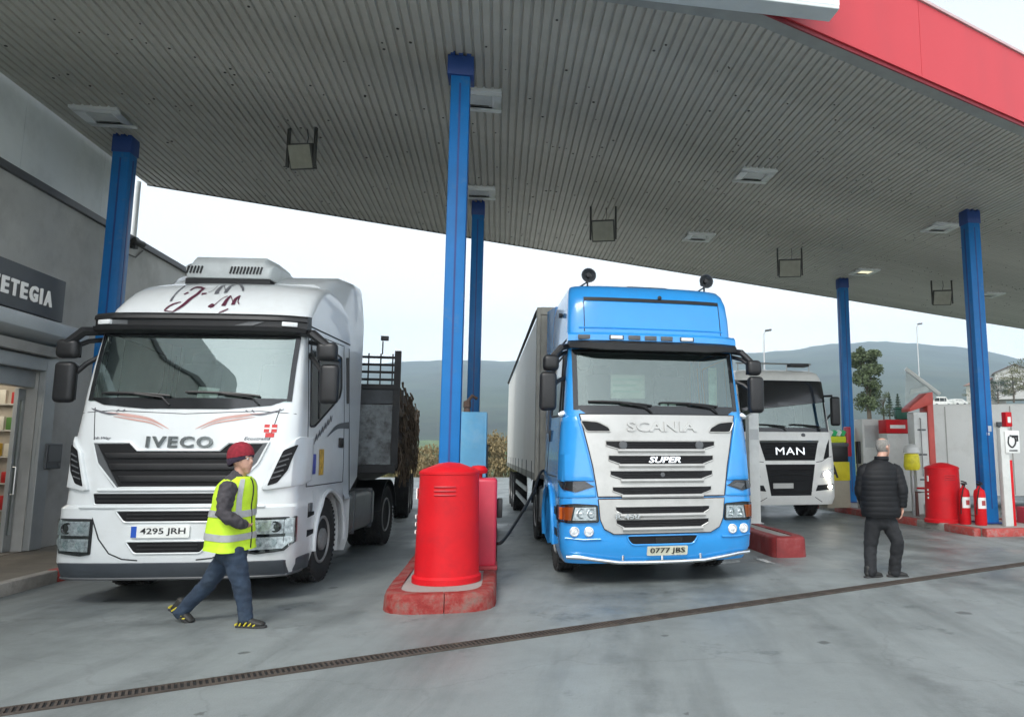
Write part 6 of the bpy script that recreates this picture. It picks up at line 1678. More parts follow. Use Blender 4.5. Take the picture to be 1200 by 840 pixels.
# jeans
bm = B()
limb(bm, [q1(273, 636), q1(272, 650)], [(0.165, 0.135), (0.165, 0.13)])
for a, b, c in ((HN, KN, AN), (HF, KF, AF)): limb(bm, [a, a.lerp(b, 0.5), b, b.lerp(c, 0.5), c + (c - b).normalized() * 0.02], [0.105, 0.092, 0.078, 0.068, 0.064])
fuse('jeans', bm, JEAN, m1, 0.011, 3, fold=0.010, fs=11, seed=1, stretch=(1, 1, 1.5))
for nm_, A_, dx in (('near', AN, 0.0), ('far', AF, 0.52)):
    s_ = shoe('shoe', (A_.x + 0.01, A_.y, 0.098 if dx == 0 else 0.155), (1, -0.12), dx, SHOEB, m1, stripes=SHOEY)
bm = B(); box(bm, q1(300, 541, -0.05) + Vector((-0.03, 0, 0)), (0.03, 0.006, 0.03)); bm.free()

# ---- man in the black quilted jacket seen from behind
g2 = gz(1036, 676)
m2 = empty('person', (g2.x, g2.y, 0), 0, 'grey haired man in black quilted jacket seen from behind near the far right pumps', 'person')
def q2(px, py, dy=0.0):
    p = gy(px, py, g2.y + dy); return Vector((p.x - g2.x, dy, p.z))
HD2 = q2(1034.5, 524, 0.03)
body = B(); head(body, HD2, (0.86, 0.50, -0.12), 1.0)
limb(body, [HD2 + Vector((0, 0, -0.05)), q2(1033, 536), q2(1032, 544)], [0.058, 0.062, 0.08])
limb(body, [q2(1032, 548), q2(1031, 575), q2(1032, 605)], [(0.17, 0.11), (0.17, 0.12), (0.15, 0.12)], (1, 0, 0))
HL, HR = q2(1024, 608, 0.0), q2(1040, 608, 0.0)
KL, AL = q2(1020, 640, 0.05), q2(1020, 668, -0.03)
KR, AR = q2(1052, 635, -0.06), q2(1048, 667, 0.02)
for a, b, c in ((HL, KL, AL), (HR, KR, AR)): limb(body, [a, b, c], [0.08, 0.06, 0.044])
SRt, ERt, WRt = q2(1049, 551, -0.02), q2(1057, 574, -0.08), q2(1057, 593, -0.06)
SLt, ELt, WLt = q2(1012, 551, 0.0), q2(1008, 575, 0.04), q2(1014, 594, 0.18)
for a, b, c in ((SRt, ERt, WRt), (SLt, ELt, WLt)): limb(body, [a, b, c], [0.055, 0.045, 0.034])
hand(body, WRt + Vector((0, 0, -0.02)), (-0.16, 0.05, -1), (-0.8, -0.1, 0), 1.05, 1, 0.5); hand(body, WLt, (0.3, 0.6, -0.7), (0.5, 0, 0), 1.0, -1)
fuse('body', body, SKIN, m2, 0.008, 3)
bm = B(); f2 = Vector((0.86, 0.50, 0)).normalized(); r2 = Vector((f2.y, -f2.x, 0)); rs = []
for j in range(10):                                  # fringe of grey hair round the back and sides, thin on the crown
    z = -0.075 + 0.165 * j / 9
    ring = []
    for k in range(25):
        a = pi * (0.42 + 1.16 * k / 24); kz = sqrt(max(0.02, 1 - ((z - 0.012) / 0.122) ** 2))
        ring.append(HD2 + f2 * (cos(a) * 0.105 * kz) + r2 * (sin(a) * 0.084 * kz) + Vector((0, 0, z + 0.012 + 0.003 * noise.noise(Vector((a * 6, z * 60, 1))))))
    rs.append(ring)
rings(bm, rs, False, False, closed=False); bmesh.ops.solidify(bm, geom=bm.faces[:], thickness=0.008); build('hair', bm, HAIRG, m2, smooth=80)
# jacket: torso with quilting rolls, sleeves with rolls, collar, hem
def jacket_ring(z, cx, rx, ry, n=44):
    return [Vector((cx + cos(a) * rx * (1 + 0.03 * noise.noise(Vector((cos(a) * 2, sin(a) * 2, z * 9)))), sin(a) * ry, z + 0.006 * noise.noise(Vector((cos(a) * 3, sin(a) * 3, z * 4))))) for a in [2 * pi * k / n for k in range(n)]]
zt, zb = q2(1032, 538).z, q2(1032, 605).z
JT = [(0.0, 1031.0, 0.255, 0.205), (0.10, 1031.0, 0.265, 0.215), (0.45, 1030.0, 0.262, 0.21), (0.70, 1030.0, 0.265, 0.205), (0.84, 1031, 0.245, 0.18), (0.92, 1031.5, 0.19, 0.145), (0.97, 1032.5, 0.115, 0.105), (1.0, 1033, 0.085, 0.088)]
bm = B(); rs = []
for k in range(97):
    t = k / 96
    for p, q in zip(JT, JT[1:]):
        if t <= q[0] + 1e-9:
            u_ = (t - p[0]) / (q[0] - p[0]); cx, rx, ry = (p[i] + (q[i] - p[i]) * u_ for i in (1, 2, 3)); break
    roll = 0.005 * abs(sin(pi * t * 11)) ** 0.6 if 0.03 < t < 0.93 else 0.0
    rs.append(jacket_ring(zb + (zt - zb) * t, gy(cx, 570, g2.y).x - g2.x, rx + roll - 0.01, ry + roll - 0.01))
rings(bm, rs); jk = build('quilted_jacket', bm, JACK, m2, smooth=75)
def roll_sleeve(pts, rad, nroll):
    bm = B(); P = []; R_ = []
    seg = len(pts) - 1; N = 60
    for k in range(N + 1):
        t = k / N * seg; i = min(int(t), seg - 1); u_ = t - i
        P.append(Vector(pts[i]).lerp(Vector(pts[i + 1]), u_)); R_.append(rad[i] + (rad[i + 1] - rad[i]) * u_ + 0.004 * abs(sin(pi * k / N * nroll)) ** 0.6)
    tube(bm, P, R_, 18); return build('sleeve', bm, JACK, m2, smooth=75)
roll_sleeve([q2(1044, 548, 0), SRt + Vector((0.01, 0, -0.01)), ERt, WRt + Vector((0, 0, -0.01))], [0.075, 0.088, 0.078, 0.058], 12)
roll_sleeve([q2(1018, 548, 0), SLt + Vector((0.0, 0, -0.01)), ELt, WLt], [0.075, 0.085, 0.075, 0.06], 12)
bm = B(); rs = []
for rr, z in ((0.082, -0.01), (0.095, 0.0), (0.092, 0.045), (0.078, 0.05), (0.074, 0.0)): rs.append([q2(1033, 537, 0.0) + Vector((cos(a) * rr, sin(a) * rr, z - 0.02)) for a in [2 * pi * k / 30 for k in range(30)]])
rings(bm, rs, False, False); build('collar', bm, JACK, m2, smooth=70)
bm = B(); limb(bm, [q2(1032, 600), q2(1033, 612)], [(0.185, 0.135), (0.18, 0.13)], (1, 0, 0))
for a, b, c in ((HL, KL, AL), (HR, KR, AR)): limb(bm, [a, a.lerp(b, 0.5), b, b.lerp(c, 0.5), c + Vector((0, 0, -0.03))], [0.112, 0.102, 0.088, 0.080, 0.080])
fuse('trousers', bm, TROU, m2, 0.012, 3, fold=0.009, fs=9, seed=5, stretch=(1, 1, 1.4))
shoe('shoe', (AL.x + 0.0, AL.y, 0.098), (0.75, 0.35), 0.0, SHOEB, m2); shoe('shoe', (AR.x + 0.0, AR.y, 0.098), (1, 0.1), 0.06, SHOEB, m2)
# ================================================================== ISLAND FURNITURE
DRED = mat('drum_red', (0.58, 0.008, 0.014), 0.5, var=0.10, vscale=3, dirt=(0.36, 0.012, 0.018), dscale=4, damt=0.6, spec=0.25, rvar=0.1)
PRED = mat('pump_red', (0.52, 0.03, 0.06), 0.42, var=0.12, vscale=3)
PWH = mat('pump_white', (0.62, 0.63, 0.60), 0.45, var=0.08, vscale=2, dirt=(0.40, 0.40, 0.37), dscale=2.5, damt=0.5)
def drum(loc, label, h=1.22, r=0.36):
    e = empty('red_drum', loc, 0, label, 'drum', 'red drums standing on the pump islands')
    bm = B(); lathe(bm, [(r * 1.07, 0), (r * 1.07, 0.06), (r * 1.0, 0.085), (r * 0.965, h * 0.5), (r * 0.93, h - 0.06), (r * 0.93, h)], (0, 0, 0), 48); build('shell', bm, DRED, e, smooth=40)
    bm = B(); lathe(bm, [(r * 0.935, h - 0.03), (r * 0.952, h - 0.026), (r * 0.952, h + 0.0), (r * 0.87, h + 0.025), (r * 0.35, h + 0.095), (0.05, h + 0.105), (0, h + 0.11)], (0, 0, 0), 48); build('lid', bm, DRED, e, smooth=30)
    for k in range(3):
        bm = B(); z = h - 0.16 - 0.045 * k
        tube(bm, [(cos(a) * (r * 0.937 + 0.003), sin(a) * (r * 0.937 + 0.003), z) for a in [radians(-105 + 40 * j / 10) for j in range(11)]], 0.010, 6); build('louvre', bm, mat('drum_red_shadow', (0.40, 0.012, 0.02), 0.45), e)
    bm = B(); box(bm, (-r * 0.94, -0.1, h * 0.80), (0.012, 0.06, 0.12)); build('sticker', bm, PLW, e, smooth=0)
    for k in range(3):
        bm = B(); box(bm, (-r * 0.955, -0.09, h * (0.45 + 0.07 * k)), (0.012, 0.05, 0.04)); build('sticker', bm, PLW, e, smooth=0)
    return e
drum((-2.005, 8.50, 0.18), 'big glossy red drum at the front of the near island, before the blue post')
drum((6.88, 15.85, 0.138), 'smaller looking red drum on the far right island beside the extinguishers', 1.15, 0.37)
# slim red pump behind the drum, with hose to the blue truck
px0, px1 = gz(555, 668, 0.18), gz(583, 666, 0.18)
pu = empty('fuel_pump', ((px0.x + px1.x) / 2 - 0.05, px0.y + 0.18, 0.178), RZG, 'slim red fuel pump right behind the big red drum', 'pump', 'fuel pumps')
wpu = (px1 - px0).length
bm = B(); bx(bm, -wpu / 2, wpu / 2, -0.16, 0.24, 0.03, 1.12); build('cabinet', bm, PRED, pu, bevel=0.05, segs=4)
bm = B(); bx(bm, -wpu / 2 - 0.02, wpu / 2 + 0.02, -0.19, 0.27, 0, 0.05); build('plinth', bm, mat('plinth_red', (0.35, 0.03, 0.04), 0.6), pu, bevel=0.01)
bm = B(); bx(bm, -wpu / 2 + 0.03, -wpu / 2 + 0.05, -0.168, -0.158, 0.12, 1.05); build('door_seam', bm, mat('seam_dark_red', (0.2, 0.01, 0.02), 0.6), pu, smooth=0)
bm = B(); lathe(bm, [(0.05, 1.12), (0.05, 1.17), (0.11, 1.18), (0.12, 1.22), (0.08, 1.27), (0, 1.28)], (-wpu * 0.3, 0.02, 0), 18); build('cap', bm, DRED, pu)
bm = B(); bx(bm, wpu / 2, wpu / 2 + 0.07, -0.05, 0.12, 0.62, 0.86); build('nozzle_boot', bm, BLK, pu, bevel=0.015)
tank = sc.matrix_basis @ Vector((0, 0, 0)); tk = Vector((0.50, 9.25, 0)) + rot_z(SCR) @ Vector((-1.10, 2.95, 1.10))
pul = Matrix.Rotation(-RZG, 3, 'Z') @ (tk - pu.location)
s0_ = Vector((wpu / 2 - 0.02, 0.05, 0.30))
hp = [s0_, s0_ + Vector((0.10, 0.0, 0.02)), s0_.lerp(pul, 0.35) + Vector((0, 0, -0.02)), s0_.lerp(pul, 0.62) + Vector((0, 0, 0.12)), s0_.lerp(pul, 0.78) + Vector((0, 0, 0.32)), s0_.lerp(pul, 0.88) + Vector((0, 0, 0.30)), pul + Vector((-0.05, 0, 0.09)), pul]
def smooth_pts(P, n=6):
    P = [Vector(p) for p in P]; L = []
    for i in range(len(P) - 1):
        a, b, c, d = P[max(i - 1, 0)], P[i], P[i + 1], P[min(i + 2, len(P) - 1)]
        for k in range(n):
            t = k / n; L.append(0.5 * ((2 * b) + (c - a) * t + (2 * a - 5 * b + 4 * c - d) * t * t + (3 * b - a - 3 * c + d) * t ** 3))
    return L + [P[-1]]
HOSE = mat('rubber_hose', (0.012, 0.012, 0.012), 0.5)
bm = B(); tube(bm, smooth_pts(hp), 0.022, 10); build('hose', bm, HOSE, pu)
bm = B(); tube(bm, [pul + Vector((-0.16, -0.02, 0.14)), pul + Vector((-0.06, 0, 0.10)), pul + Vector((0.05, 0, 0.0))], [0.035, 0.032, 0.016], 8); build('nozzle', bm, GREYP, pu)
# pale blue cabinet behind the post
LBL = mat('cabinet_pale_blue', (0.13, 0.42, 0.66), 0.5, var=0.12, vscale=2, dirt=(0.35, 0.55, 0.66), dscale=3, damt=0.5)
ca = empty('supply_cabinet', (-2.17, 10.35, 0.178), RZG, 'pale blue steel cabinet right behind the tall blue post', 'cabinet')
bm = B(); bx(bm, -0.23, 0.235, -0.25, 0.25, 0, 2.0); build('body', bm, LBL, ca, bevel=0.012)
bm = B(); bx(bm, -0.19, 0.195, -0.262, -0.252, 0.1, 1.94); d_ = build('door', bm, LBL, ca, bevel=0.004)
bm = B(); bx(bm, 0.15, 0.17, -0.285, -0.262, 1.0, 1.12); build('handle', bm, BLK, d_, bevel=0.004)
bm = B(); bx(bm, 0.237, 0.262, -0.1, 0.0, 0.2, 1.55); build('conduit', bm, BLK, ca, bevel=0.006)
bm = B(); lathe(bm, [(0.05, 2.0), (0.04, 2.06), (0.055, 2.08), (0.05, 2.16), (0, 2.18)], (-0.05, -0.05, 0), 12); tube(bm, [(-0.05, -0.05, 2.15), (0.02, -0.04, 2.24), (0.08, 0, 2.2)], 0.025, 8); build('vent_fitting', bm, mat('rusty_pipe', (0.13, 0.08, 0.06), 0.8, var=0.4), ca)
# white post on the second island
wp0 = gz(885, 613, 0.31)
wpst = empty('guard_post', (wp0.x - 0.0, wp0.y + 0.1, 0.30), RZG, 'white square post on the low red island beside the blue truck', 'post')
bm = B(); bx(bm, -0.10, 0.10, -0.10, 0.10, 0, 2.12); sv = [v for v in bm.verts if v.co.z > 2 and v.co.x < 0]
for v in sv: v.co.z -= 0.12
build('shaft', bm, PWH, wpst, bevel=0.01)
bm = B(); bx(bm, -0.14, 0.14, -0.14, 0.14, 0, 0.02); build('foot_plate', bm, GALV, wpst, bevel=0.003)
bm = B(); bx(bm, -0.085, 0.085, -0.104, -0.1005, 1.55, 1.75); build('label_plate', bm, mat('label_grey', (0.45, 0.46, 0.45), 0.5), wpst, smooth=0)

# ---- far right island
def ext(loc, label):
    e = empty('fire_extinguisher', loc, 0.3, label, 'extinguisher', 'fire extinguishers by the far right post')
    bm = B(); lathe(bm, [(0, 0), (0.105, 0), (0.115, 0.02), (0.115, 0.62), (0.10, 0.70), (0.04, 0.75), (0.03, 0.79), (0, 0.79)], (0, 0, 0), 24); build('cylinder', bm, DRED, e)
    bm = B(); box(bm, (0, -0.02, 0.83), (0.04, 0.14, 0.03)); box(bm, (0, -0.02, 0.87), (0.03, 0.13, 0.018), Matrix.Rotation(0.2, 3, 'X')); lathe(bm, [(0.03, 0.78), (0.03, 0.83), (0, 0.84)], (0, 0, 0), 10); build('valve', bm, BLK, e, smooth=30)
    bm = B(); tube(bm, smooth_pts([(0, -0.05, 0.80), (-0.10, -0.10, 0.72), (-0.13, -0.06, 0.45), (-0.12, -0.03, 0.22)]), 0.013, 6); build('hose', bm, HOSE, e)
    bm = B(); lathe(bm, [(0.1165, 0.34), (0.1165, 0.56)], (0, 0, 0), 16, a0=radians(-150), a1=radians(-50)); build('label_sheet', bm, PLW, e)
    bm = B(); lathe(bm, [(0.118, 0.40), (0.118, 0.50)], (0, 0, 0), 10, a0=radians(-115), a1=radians(-72)); build('label_print', bm, mat('label_print_red', (0.4, 0.06, 0.06), 0.5), e)
    return e
ext((7.10, 15.35, 0.138), 'red fire extinguisher leaning nearest the red drum'); ext((7.33, 15.15, 0.138), 'red fire extinguisher nearest the foot of the far right blue post')
sgp = empty('pump_sign_post', (7.82, 15.0, 0.138), RZG, 'white slab post with black nozzle sign at the right edge', 'sign post')
bm = B(); bx(bm, -0.11, 0.07, -0.06, 0.06, 0, 1.98); build('slab', bm, PWH, sgp, bevel=0.01)
bm = B(); bx(bm, 0.075, 0.135, -0.05, 0.05, 0, 1.32); build('side_strip', bm, DRED, sgp, bevel=0.006)
bm = B(); bx(bm, 0.03, 0.17, -0.08, 0.06, 2.0, 2.30); build('call_box', bm, DRED, sgp, bevel=0.012)
bm = B(); bx(bm, 0.065, 0.135, -0.086, -0.082, 2.08, 2.20); build('call_plate', bm, PLW, sgp, smooth=0)
bm = B(); bx(bm, -0.02, 0.30, -0.085, -0.07, 1.46, 1.92); sp_ = build('sign_plate', bm, PLW, sgp, bevel=0.004)
bm = B(); tube(bm, smooth_pts([(0.06, -0.09, 1.80), (0.04, -0.09, 1.66), (0.12, -0.09, 1.58), (0.20, -0.09, 1.66), (0.19, -0.09, 1.78), (0.08, -0.09, 1.82)]), 0.016, 6); box(bm, (0.20, -0.09, 1.80), (0.14, 0.012, 0.05)); box(bm, (0.25, -0.09, 1.75), (0.035, 0.012, 0.10)); build('nozzle_pictogram', bm, PLK, sp_, smooth=30)
bm = B(); bx(bm, 0.05, 0.24, -0.09, -0.086, 1.50, 1.525); build('print_line', bm, PLK, sp_, smooth=0)
aw = empty('air_water_unit', (8.75, 15.6, 0.138), RZG, 'dark hose unit on a red base at the right edge', 'hose unit')
bm = B(); bx(bm, -0.35, 0.35, -0.2, 0.2, 0, 0.34); build('base', bm, PRED, aw, bevel=0.02)
bm = B(); bx(bm, -0.04, 0.22, -0.12, 0.12, 0.34, 0.86); build('housing', bm, BLK, aw, bevel=0.03)
for k in range(3):
    bm = B(); tube(bm, smooth_pts([(-0.05, -0.1, 0.8), (-0.25 - 0.06 * k, -0.15, 0.95 - 0.2 * k), (-0.32 + 0.05 * k, -0.15, 0.55), (-0.12, -0.16, 0.36), (0.05, -0.14, 0.5)]), 0.020, 8); build('hose', bm, HOSE, aw)
# pump totem with red gable
tt = empty('pump_totem', (7.32, 18.0, 0.138), RZG, 'pale pump column framed in red with a sloping red top', 'totem')
bm = B(); bx(bm, -0.22, 0.14, -0.15, 0.15, 0, 2.45); build('column', bm, PWH, tt, bevel=0.01)
bm = B(); bx(bm, 0.142, 0.30, -0.18, 0.18, 0, 2.66); build('side_strip', bm, mat('totem_red', (0.55, 0.07, 0.05), 0.45), tt, bevel=0.01)
bm = B(); prism(bm, [(-0.34, 2.46), (0.30, 2.662), (0.30, 2.95), (0.16, 2.93), (-0.34, 2.55)], lambda x, z, y: Vector((x, y, z)), -0.19, 0.19); build('sloping_top', bm, MATS['totem_red'], tt, bevel=0.01)
for k in range(3):
    bm = B(); bx(bm, -0.14, 0.08, -0.156, -0.151, 2.0 - 0.6 * k, 2.04 - 0.6 * k); build('seam', bm, GREYP, tt, smooth=0)
bm = B(); tube(bm, [(-0.07, -0.15, 2.3), (-0.07, -0.19, 2.3), (-0.07, -0.19, 0.9)], 0.014, 6); build('hose', bm, mat('hose_grey', (0.25, 0.25, 0.24), 0.6), tt)
def dispenser(loc, label, h, w, top):
    e = empty('fuel_pump', loc, RZG, label, 'pump', 'fuel pumps')
    bm = B(); bx(bm, -w / 2, w / 2, -0.22, 0.22, 0, h); build('cabinet', bm, PWH, e, bevel=0.02)
    bm = B(); bx(bm, -w / 2 + 0.05, w / 2 - 0.05, -0.235, -0.221, 0.15, h * 0.55); build('door', bm, PWH, e, bevel=0.006)
    if top:
        bm = B(); bx(bm, -w / 2, w / 2, -0.20, 0.2, h + 0.01, h + 0.36); tp = build('display_head', bm, DRED, e, bevel=0.015)
        bm = B(); bx(bm, -w / 2 + 0.10, w / 2 - 0.10, -0.21, -0.201, h + 0.13, h + 0.22); build('display', bm, PLW, tp, smooth=0)
        bm = B(); bx(bm, w / 2 + 0.005, w / 2 + 0.20, -0.15, 0.15, h + 0.0, h + 0.40); build('end_panel', bm, mat('panel_tan', (0.42, 0.25, 0.14), 0.6), e, bevel=0.01)
    else:
        bm = B(); bx(bm, -w / 2 + 0.06, w / 2 - 0.06, -0.235, -0.221, h * 0.68, h * 0.93); build('display', bm, mat('display_grey', (0.45, 0.47, 0.46), 0.3), e, smooth=0)
    bm = B(); bx(bm, -w / 2 - 0.06, -w / 2, -0.1, 0.1, h * 0.5, h * 0.75); build('nozzle_boot', bm, BLK, e, bevel=0.01)
    bm = B(); tube(bm, smooth_pts([(-w / 2 - 0.05, -0.05, h * 0.7), (-w / 2 - 0.12, -0.1, h * 0.3), (-w / 2 - 0.02, -0.2, 0.25), (-w / 2 + 0.08, -0.25, h * 0.4)]), 0.018, 6); build('hose', bm, HOSE, e)
    return e
dispenser((6.62, 19.6, 0.138), 'tall white fuel pump left of the man in black', 2.35, 0.62, False)
dispenser((7.02, 18.9, 0.138), 'white fuel pump with red display head right of the man in black', 1.95, 0.62, True)
gb = empty('green_bin', (7.22, 18.85, 2.46), 0, 'small dark green box on top of the red display head', 'box')
bm = B(); bx(bm, -0.16, 0.16, -0.1, 0.1, 0.0, 0.26); build('tub', bm, mat('box_green', (0.02, 0.12, 0.08), 0.5), gb, bevel=0.03)
bm = B(); bx(bm, -0.18, 0.18, -0.12, 0.12, 0.262, 0.30); build('lid', bm, mat('box_green_lid', (0.03, 0.16, 0.11), 0.5), gb, bevel=0.012)
bg_ = empty('glove_dispenser', (6.86, 17.4, 0.138), RZG, 'yellow bag under a white dome on a thin stand beside the man in black', 'dispenser')
bm = B(); tube(bm, [(0, 0, 0), (0, 0, 1.1)], 0.03, 8); build('stand', bm, GALV, bg_)
bm = B(); lathe(bm, [(0, 1.05), (0.16, 1.06), (0.19, 1.15), (0.17, 1.40), (0.15, 1.44)], (0, 0, 0), 18); build('bag', bm, mat('bag_yellow', (0.70, 0.62, 0.02), 0.5, var=0.2, vscale=10), bg_)
bm = B(); lathe(bm, [(0.155, 1.44), (0.19, 1.46), (0.17, 1.58), (0.08, 1.66), (0, 1.68)], (0, 0, 0), 18); build('dome', bm, PWH, bg_)
vv = empty('valve_set', (7.08, 17.3, 0.138), RZG, 'small red valve set on pipes at the foot of the pump column', 'valve')
bm = B(); tube(bm, [(-0.2, 0, 0), (-0.2, 0, 0.55), (0.22, 0, 0.55), (0.22, 0, 0)], 0.04, 8); build('pipe', bm, mat('pipe_brown', (0.12, 0.05, 0.04), 0.6), vv)
bm = B(); lathe(bm, [(0.12, 0.62), (0.13, 0.64), (0.12, 0.66), (0, 0.66)], (-0.05, 0, 0), 16); build('hand_wheel', bm, DRED, vv)
bm = B(); lathe(bm, [(0.10, 0.05), (0.10, 0.28), (0, 0.30)], (0.02, -0.1, 0), 14); build('meter', bm, PWH, vv)
# cabinet with the yellow A panel
ax = gy(968, 598, 19.6)
ac_ = empty('service_cabinet', (ax.x + 0.30, 19.8, 0.0), RZG, 'cabinet with yellow panel lettered A beside the small white truck', 'cabinet')
for nm_, z0, z1, m_, w in (('base_box', 0.15, 0.86, mat('box_beige', (0.40, 0.36, 0.28), 0.6, var=0.1), 0.33), ('yellow_panel', 0.865, 1.36, mat('panel_yellow', (0.72, 0.62, 0.02), 0.5), 0.345), ('dark_band', 1.365, 1.76, BLK, 0.31), ('shelf', 1.765, 1.86, GREYP, 0.34)):
    bm = B(); bx(bm, -w, w, -0.25, 0.25, z0, z1); build(nm_, bm, m_, ac_, bevel=0.012)
text('lettering', 'A', -0.12, 1.11, 0.26, 0.34, lambda u_, v_, d: Vector((u_, -0.25 - d, v_)), PLK, ac_, off=0.012, thick=0.01, bold=0.03)
FLY, FLG2, FLW = mat('pack_yellow', (0.66, 0.74, 0.02), 0.6), mat('pack_green', (0.03, 0.50, 0.16), 0.6), mat('pack_white', (0.75, 0.8, 0.75), 0.6)
bm = B(); bx(bm, -0.32, 0.32, -0.15, 0.12, 1.87, 2.04); pk = build('goods_tray', bm, FLY, ac_, bevel=0.02)
for k in range(5):
    bm = B(); box(bm, (-0.25 + 0.125 * k, -0.10, 2.12), (0.11, 0.12, 0.15), Matrix.Rotation(0.5, 3, 'Y')); build('pack', bm, (FLG2, FLW)[k % 2], pk, bevel=0.01)
bm = B(); bx(bm, 0.36, 0.50, -0.1, 0.1, 1.5, 2.3); build('red_pipe', bm, PRED, ac_, bevel=0.03)
# white container behind the pumps
tc = empty('storage_container', (11.6, 21.2, 0), radians(-9), 'plain white container wall behind the far right pumps', 'container')
CONW = mat('container_white', (0.80, 0.80, 0.76), 0.5, var=0.05, vscale=0.5, dirt=(0.46, 0.44, 0.38), dscale=0.7, damt=0.5)
bm = B(); bx(bm, -2.75, 4.5, 0, 2.4, 0.35, 3.02); build('box', bm, CONW, tc, bevel=0.04)
for x in (-2.1, -1.2, -0.3, 0.6, 1.5, 2.4):
    bm = B(); bx(bm, x, x + 0.03, -0.012, 0.002, 0.4, 2.95); build('panel_seam', bm, mat('container_seam', (0.40, 0.39, 0.35), 0.6), tc, smooth=0)
for x in (-2.0, 3.6):
    bm = B(); bx(bm, x - 0.15, x + 0.15, 0.2, 2.2, 0, 0.35); build('skid', bm, CHAS, tc, smooth=0)
bm = B(); tube(bm, [(-0.62, -0.06, 0.4), (-0.62, -0.06, 2.35)], 0.03, 8); box(bm, (-0.62, -0.06, 2.42), (0.13, 0.10, 0.13)); build('gauge_pipe', bm, GREYP, tc)
# glazed gable with a white bargeboard, beyond the pumps
gg = empty('wash_bay_gable', gy(1080, 500, 25.0), 0, 'grey glazed gable with a white sloping edge above the red pump top', 'gable')
gg.location.z = 0; gx = gg.location.x
def gp(px, py): p = gy(px, py, 25.0); return (p.x - gx, p.z)
bm = B(); prism(bm, [gp(1060, 484), gp(1082, 484), gp(1100, 462), gp(1062, 434)], lambda x, z, y: Vector((x, y, z)), 0, 0.06); build('pane', bm, mat('gable_glazing', (0.36, 0.43, 0.43), 0.2, var=0.15, vscale=2), gg, smooth=0)
bm = B(); a, b = gp(1061, 432), gp(1101, 462); tube(bm, [(a[0], -0.02, a[1]), (b[0], -0.02, b[1])], 0.075, 8); build('bargeboard', bm, PLW, gg)
bm = B(); a, b = gp(1066, 458), gp(1086, 450); prism(bm, [gp(1066, 462), gp(1088, 458), gp(1088, 452), gp(1067, 456)], lambda x, z, y: Vector((x, y, z)), -0.03, -0.012); build('name_strip', bm, mat('strip_pale', (0.55, 0.60, 0.58), 0.5), gg, smooth=0)
bm = B(); a = gp(1070, 484); tube(bm, [(a[0], 0.05, a[1] + 0.1), (a[0], 0.05, 0)], 0.08, 8); build('leg', bm, GALV, gg)

# ---- goods rack inside the shop doorway
rk = empty('display_rack', W0 + wp(9.55, 0.15, -1.3), RZG + pi / 2, 'goods rack just inside the shop doorway', 'rack')
SHELFM = mat('shelf_pale', (0.45, 0.44, 0.40), 0.5)
for k in range(6):
    bm = B(); bx(bm, -0.05, 0.34, -1.0, 1.0, 0.12 + 0.42 * k, 0.145 + 0.42 * k); build('shelf_board', bm, SHELFM, rk, smooth=0, bevel=0.004)
for x, y in ((-0.05, -1.03), (0.31, -1.03), (-0.05, 1.0), (0.31, 1.0)):
    bm = B(); bx(bm, x, x + 0.03, y, y + 0.03, 0, 2.4); build('upright', bm, SHELFM, rk, smooth=0)
PKM = [('red', mat('pack_red', (0.45, 0.03, 0.03), 0.4)), ('yellow', mat('pack_gold', (0.62, 0.40, 0.03), 0.4)), ('white', mat('pack_pale', (0.6, 0.58, 0.5), 0.4)), ('brown', mat('pack_brown', (0.18, 0.08, 0.04), 0.5)), ('green', mat('pack_leaf', (0.08, 0.2, 0.05), 0.5))]
rp_ = random.Random(11); base = {}
for nm_, m_ in PKM:
    bm = B(); box(bm, (0, 0, 0.11), (0.15, 0.17, 0.22)); o = build('packet', bm, m_, None, bevel=0.015); base[nm_] = o.data; bpy.data.objects.remove(o)
ORD8 = ('last', 'seventh', 'sixth', 'fifth', 'fourth', 'third', 'second', 'first')
LV = ('lowest', 'second lowest', 'third', 'fourth', 'fifth', 'top')
for k in range(6):
    for j in range(8):
        nm_ = PKM[rp_.randrange(5)][0] if rp_.random() < 0.7 else 'red'
        o = bpy.data.objects.new('packet', base[nm_]); C.objects.link(o)
        o.location = rk.location + rot_z(RZG + pi / 2) @ Vector((rp_.uniform(-0.02, 0.04) * 0 + rp_.uniform(0.02, 0.10), -0.85 + 0.235 * j, 0.146 + 0.42 * k)); o.rotation_euler = (0, 0, RZG + pi / 2 + rp_.uniform(-.3, .3)); o.scale = (1, 1, rp_.uniform(0.8, 1.25))
        tag(o, f'small {nm_} packet, {ORD8[j]} from the door side on the {LV[k]} shelf inside the shop', 'packet', 'packets on the shop rack')

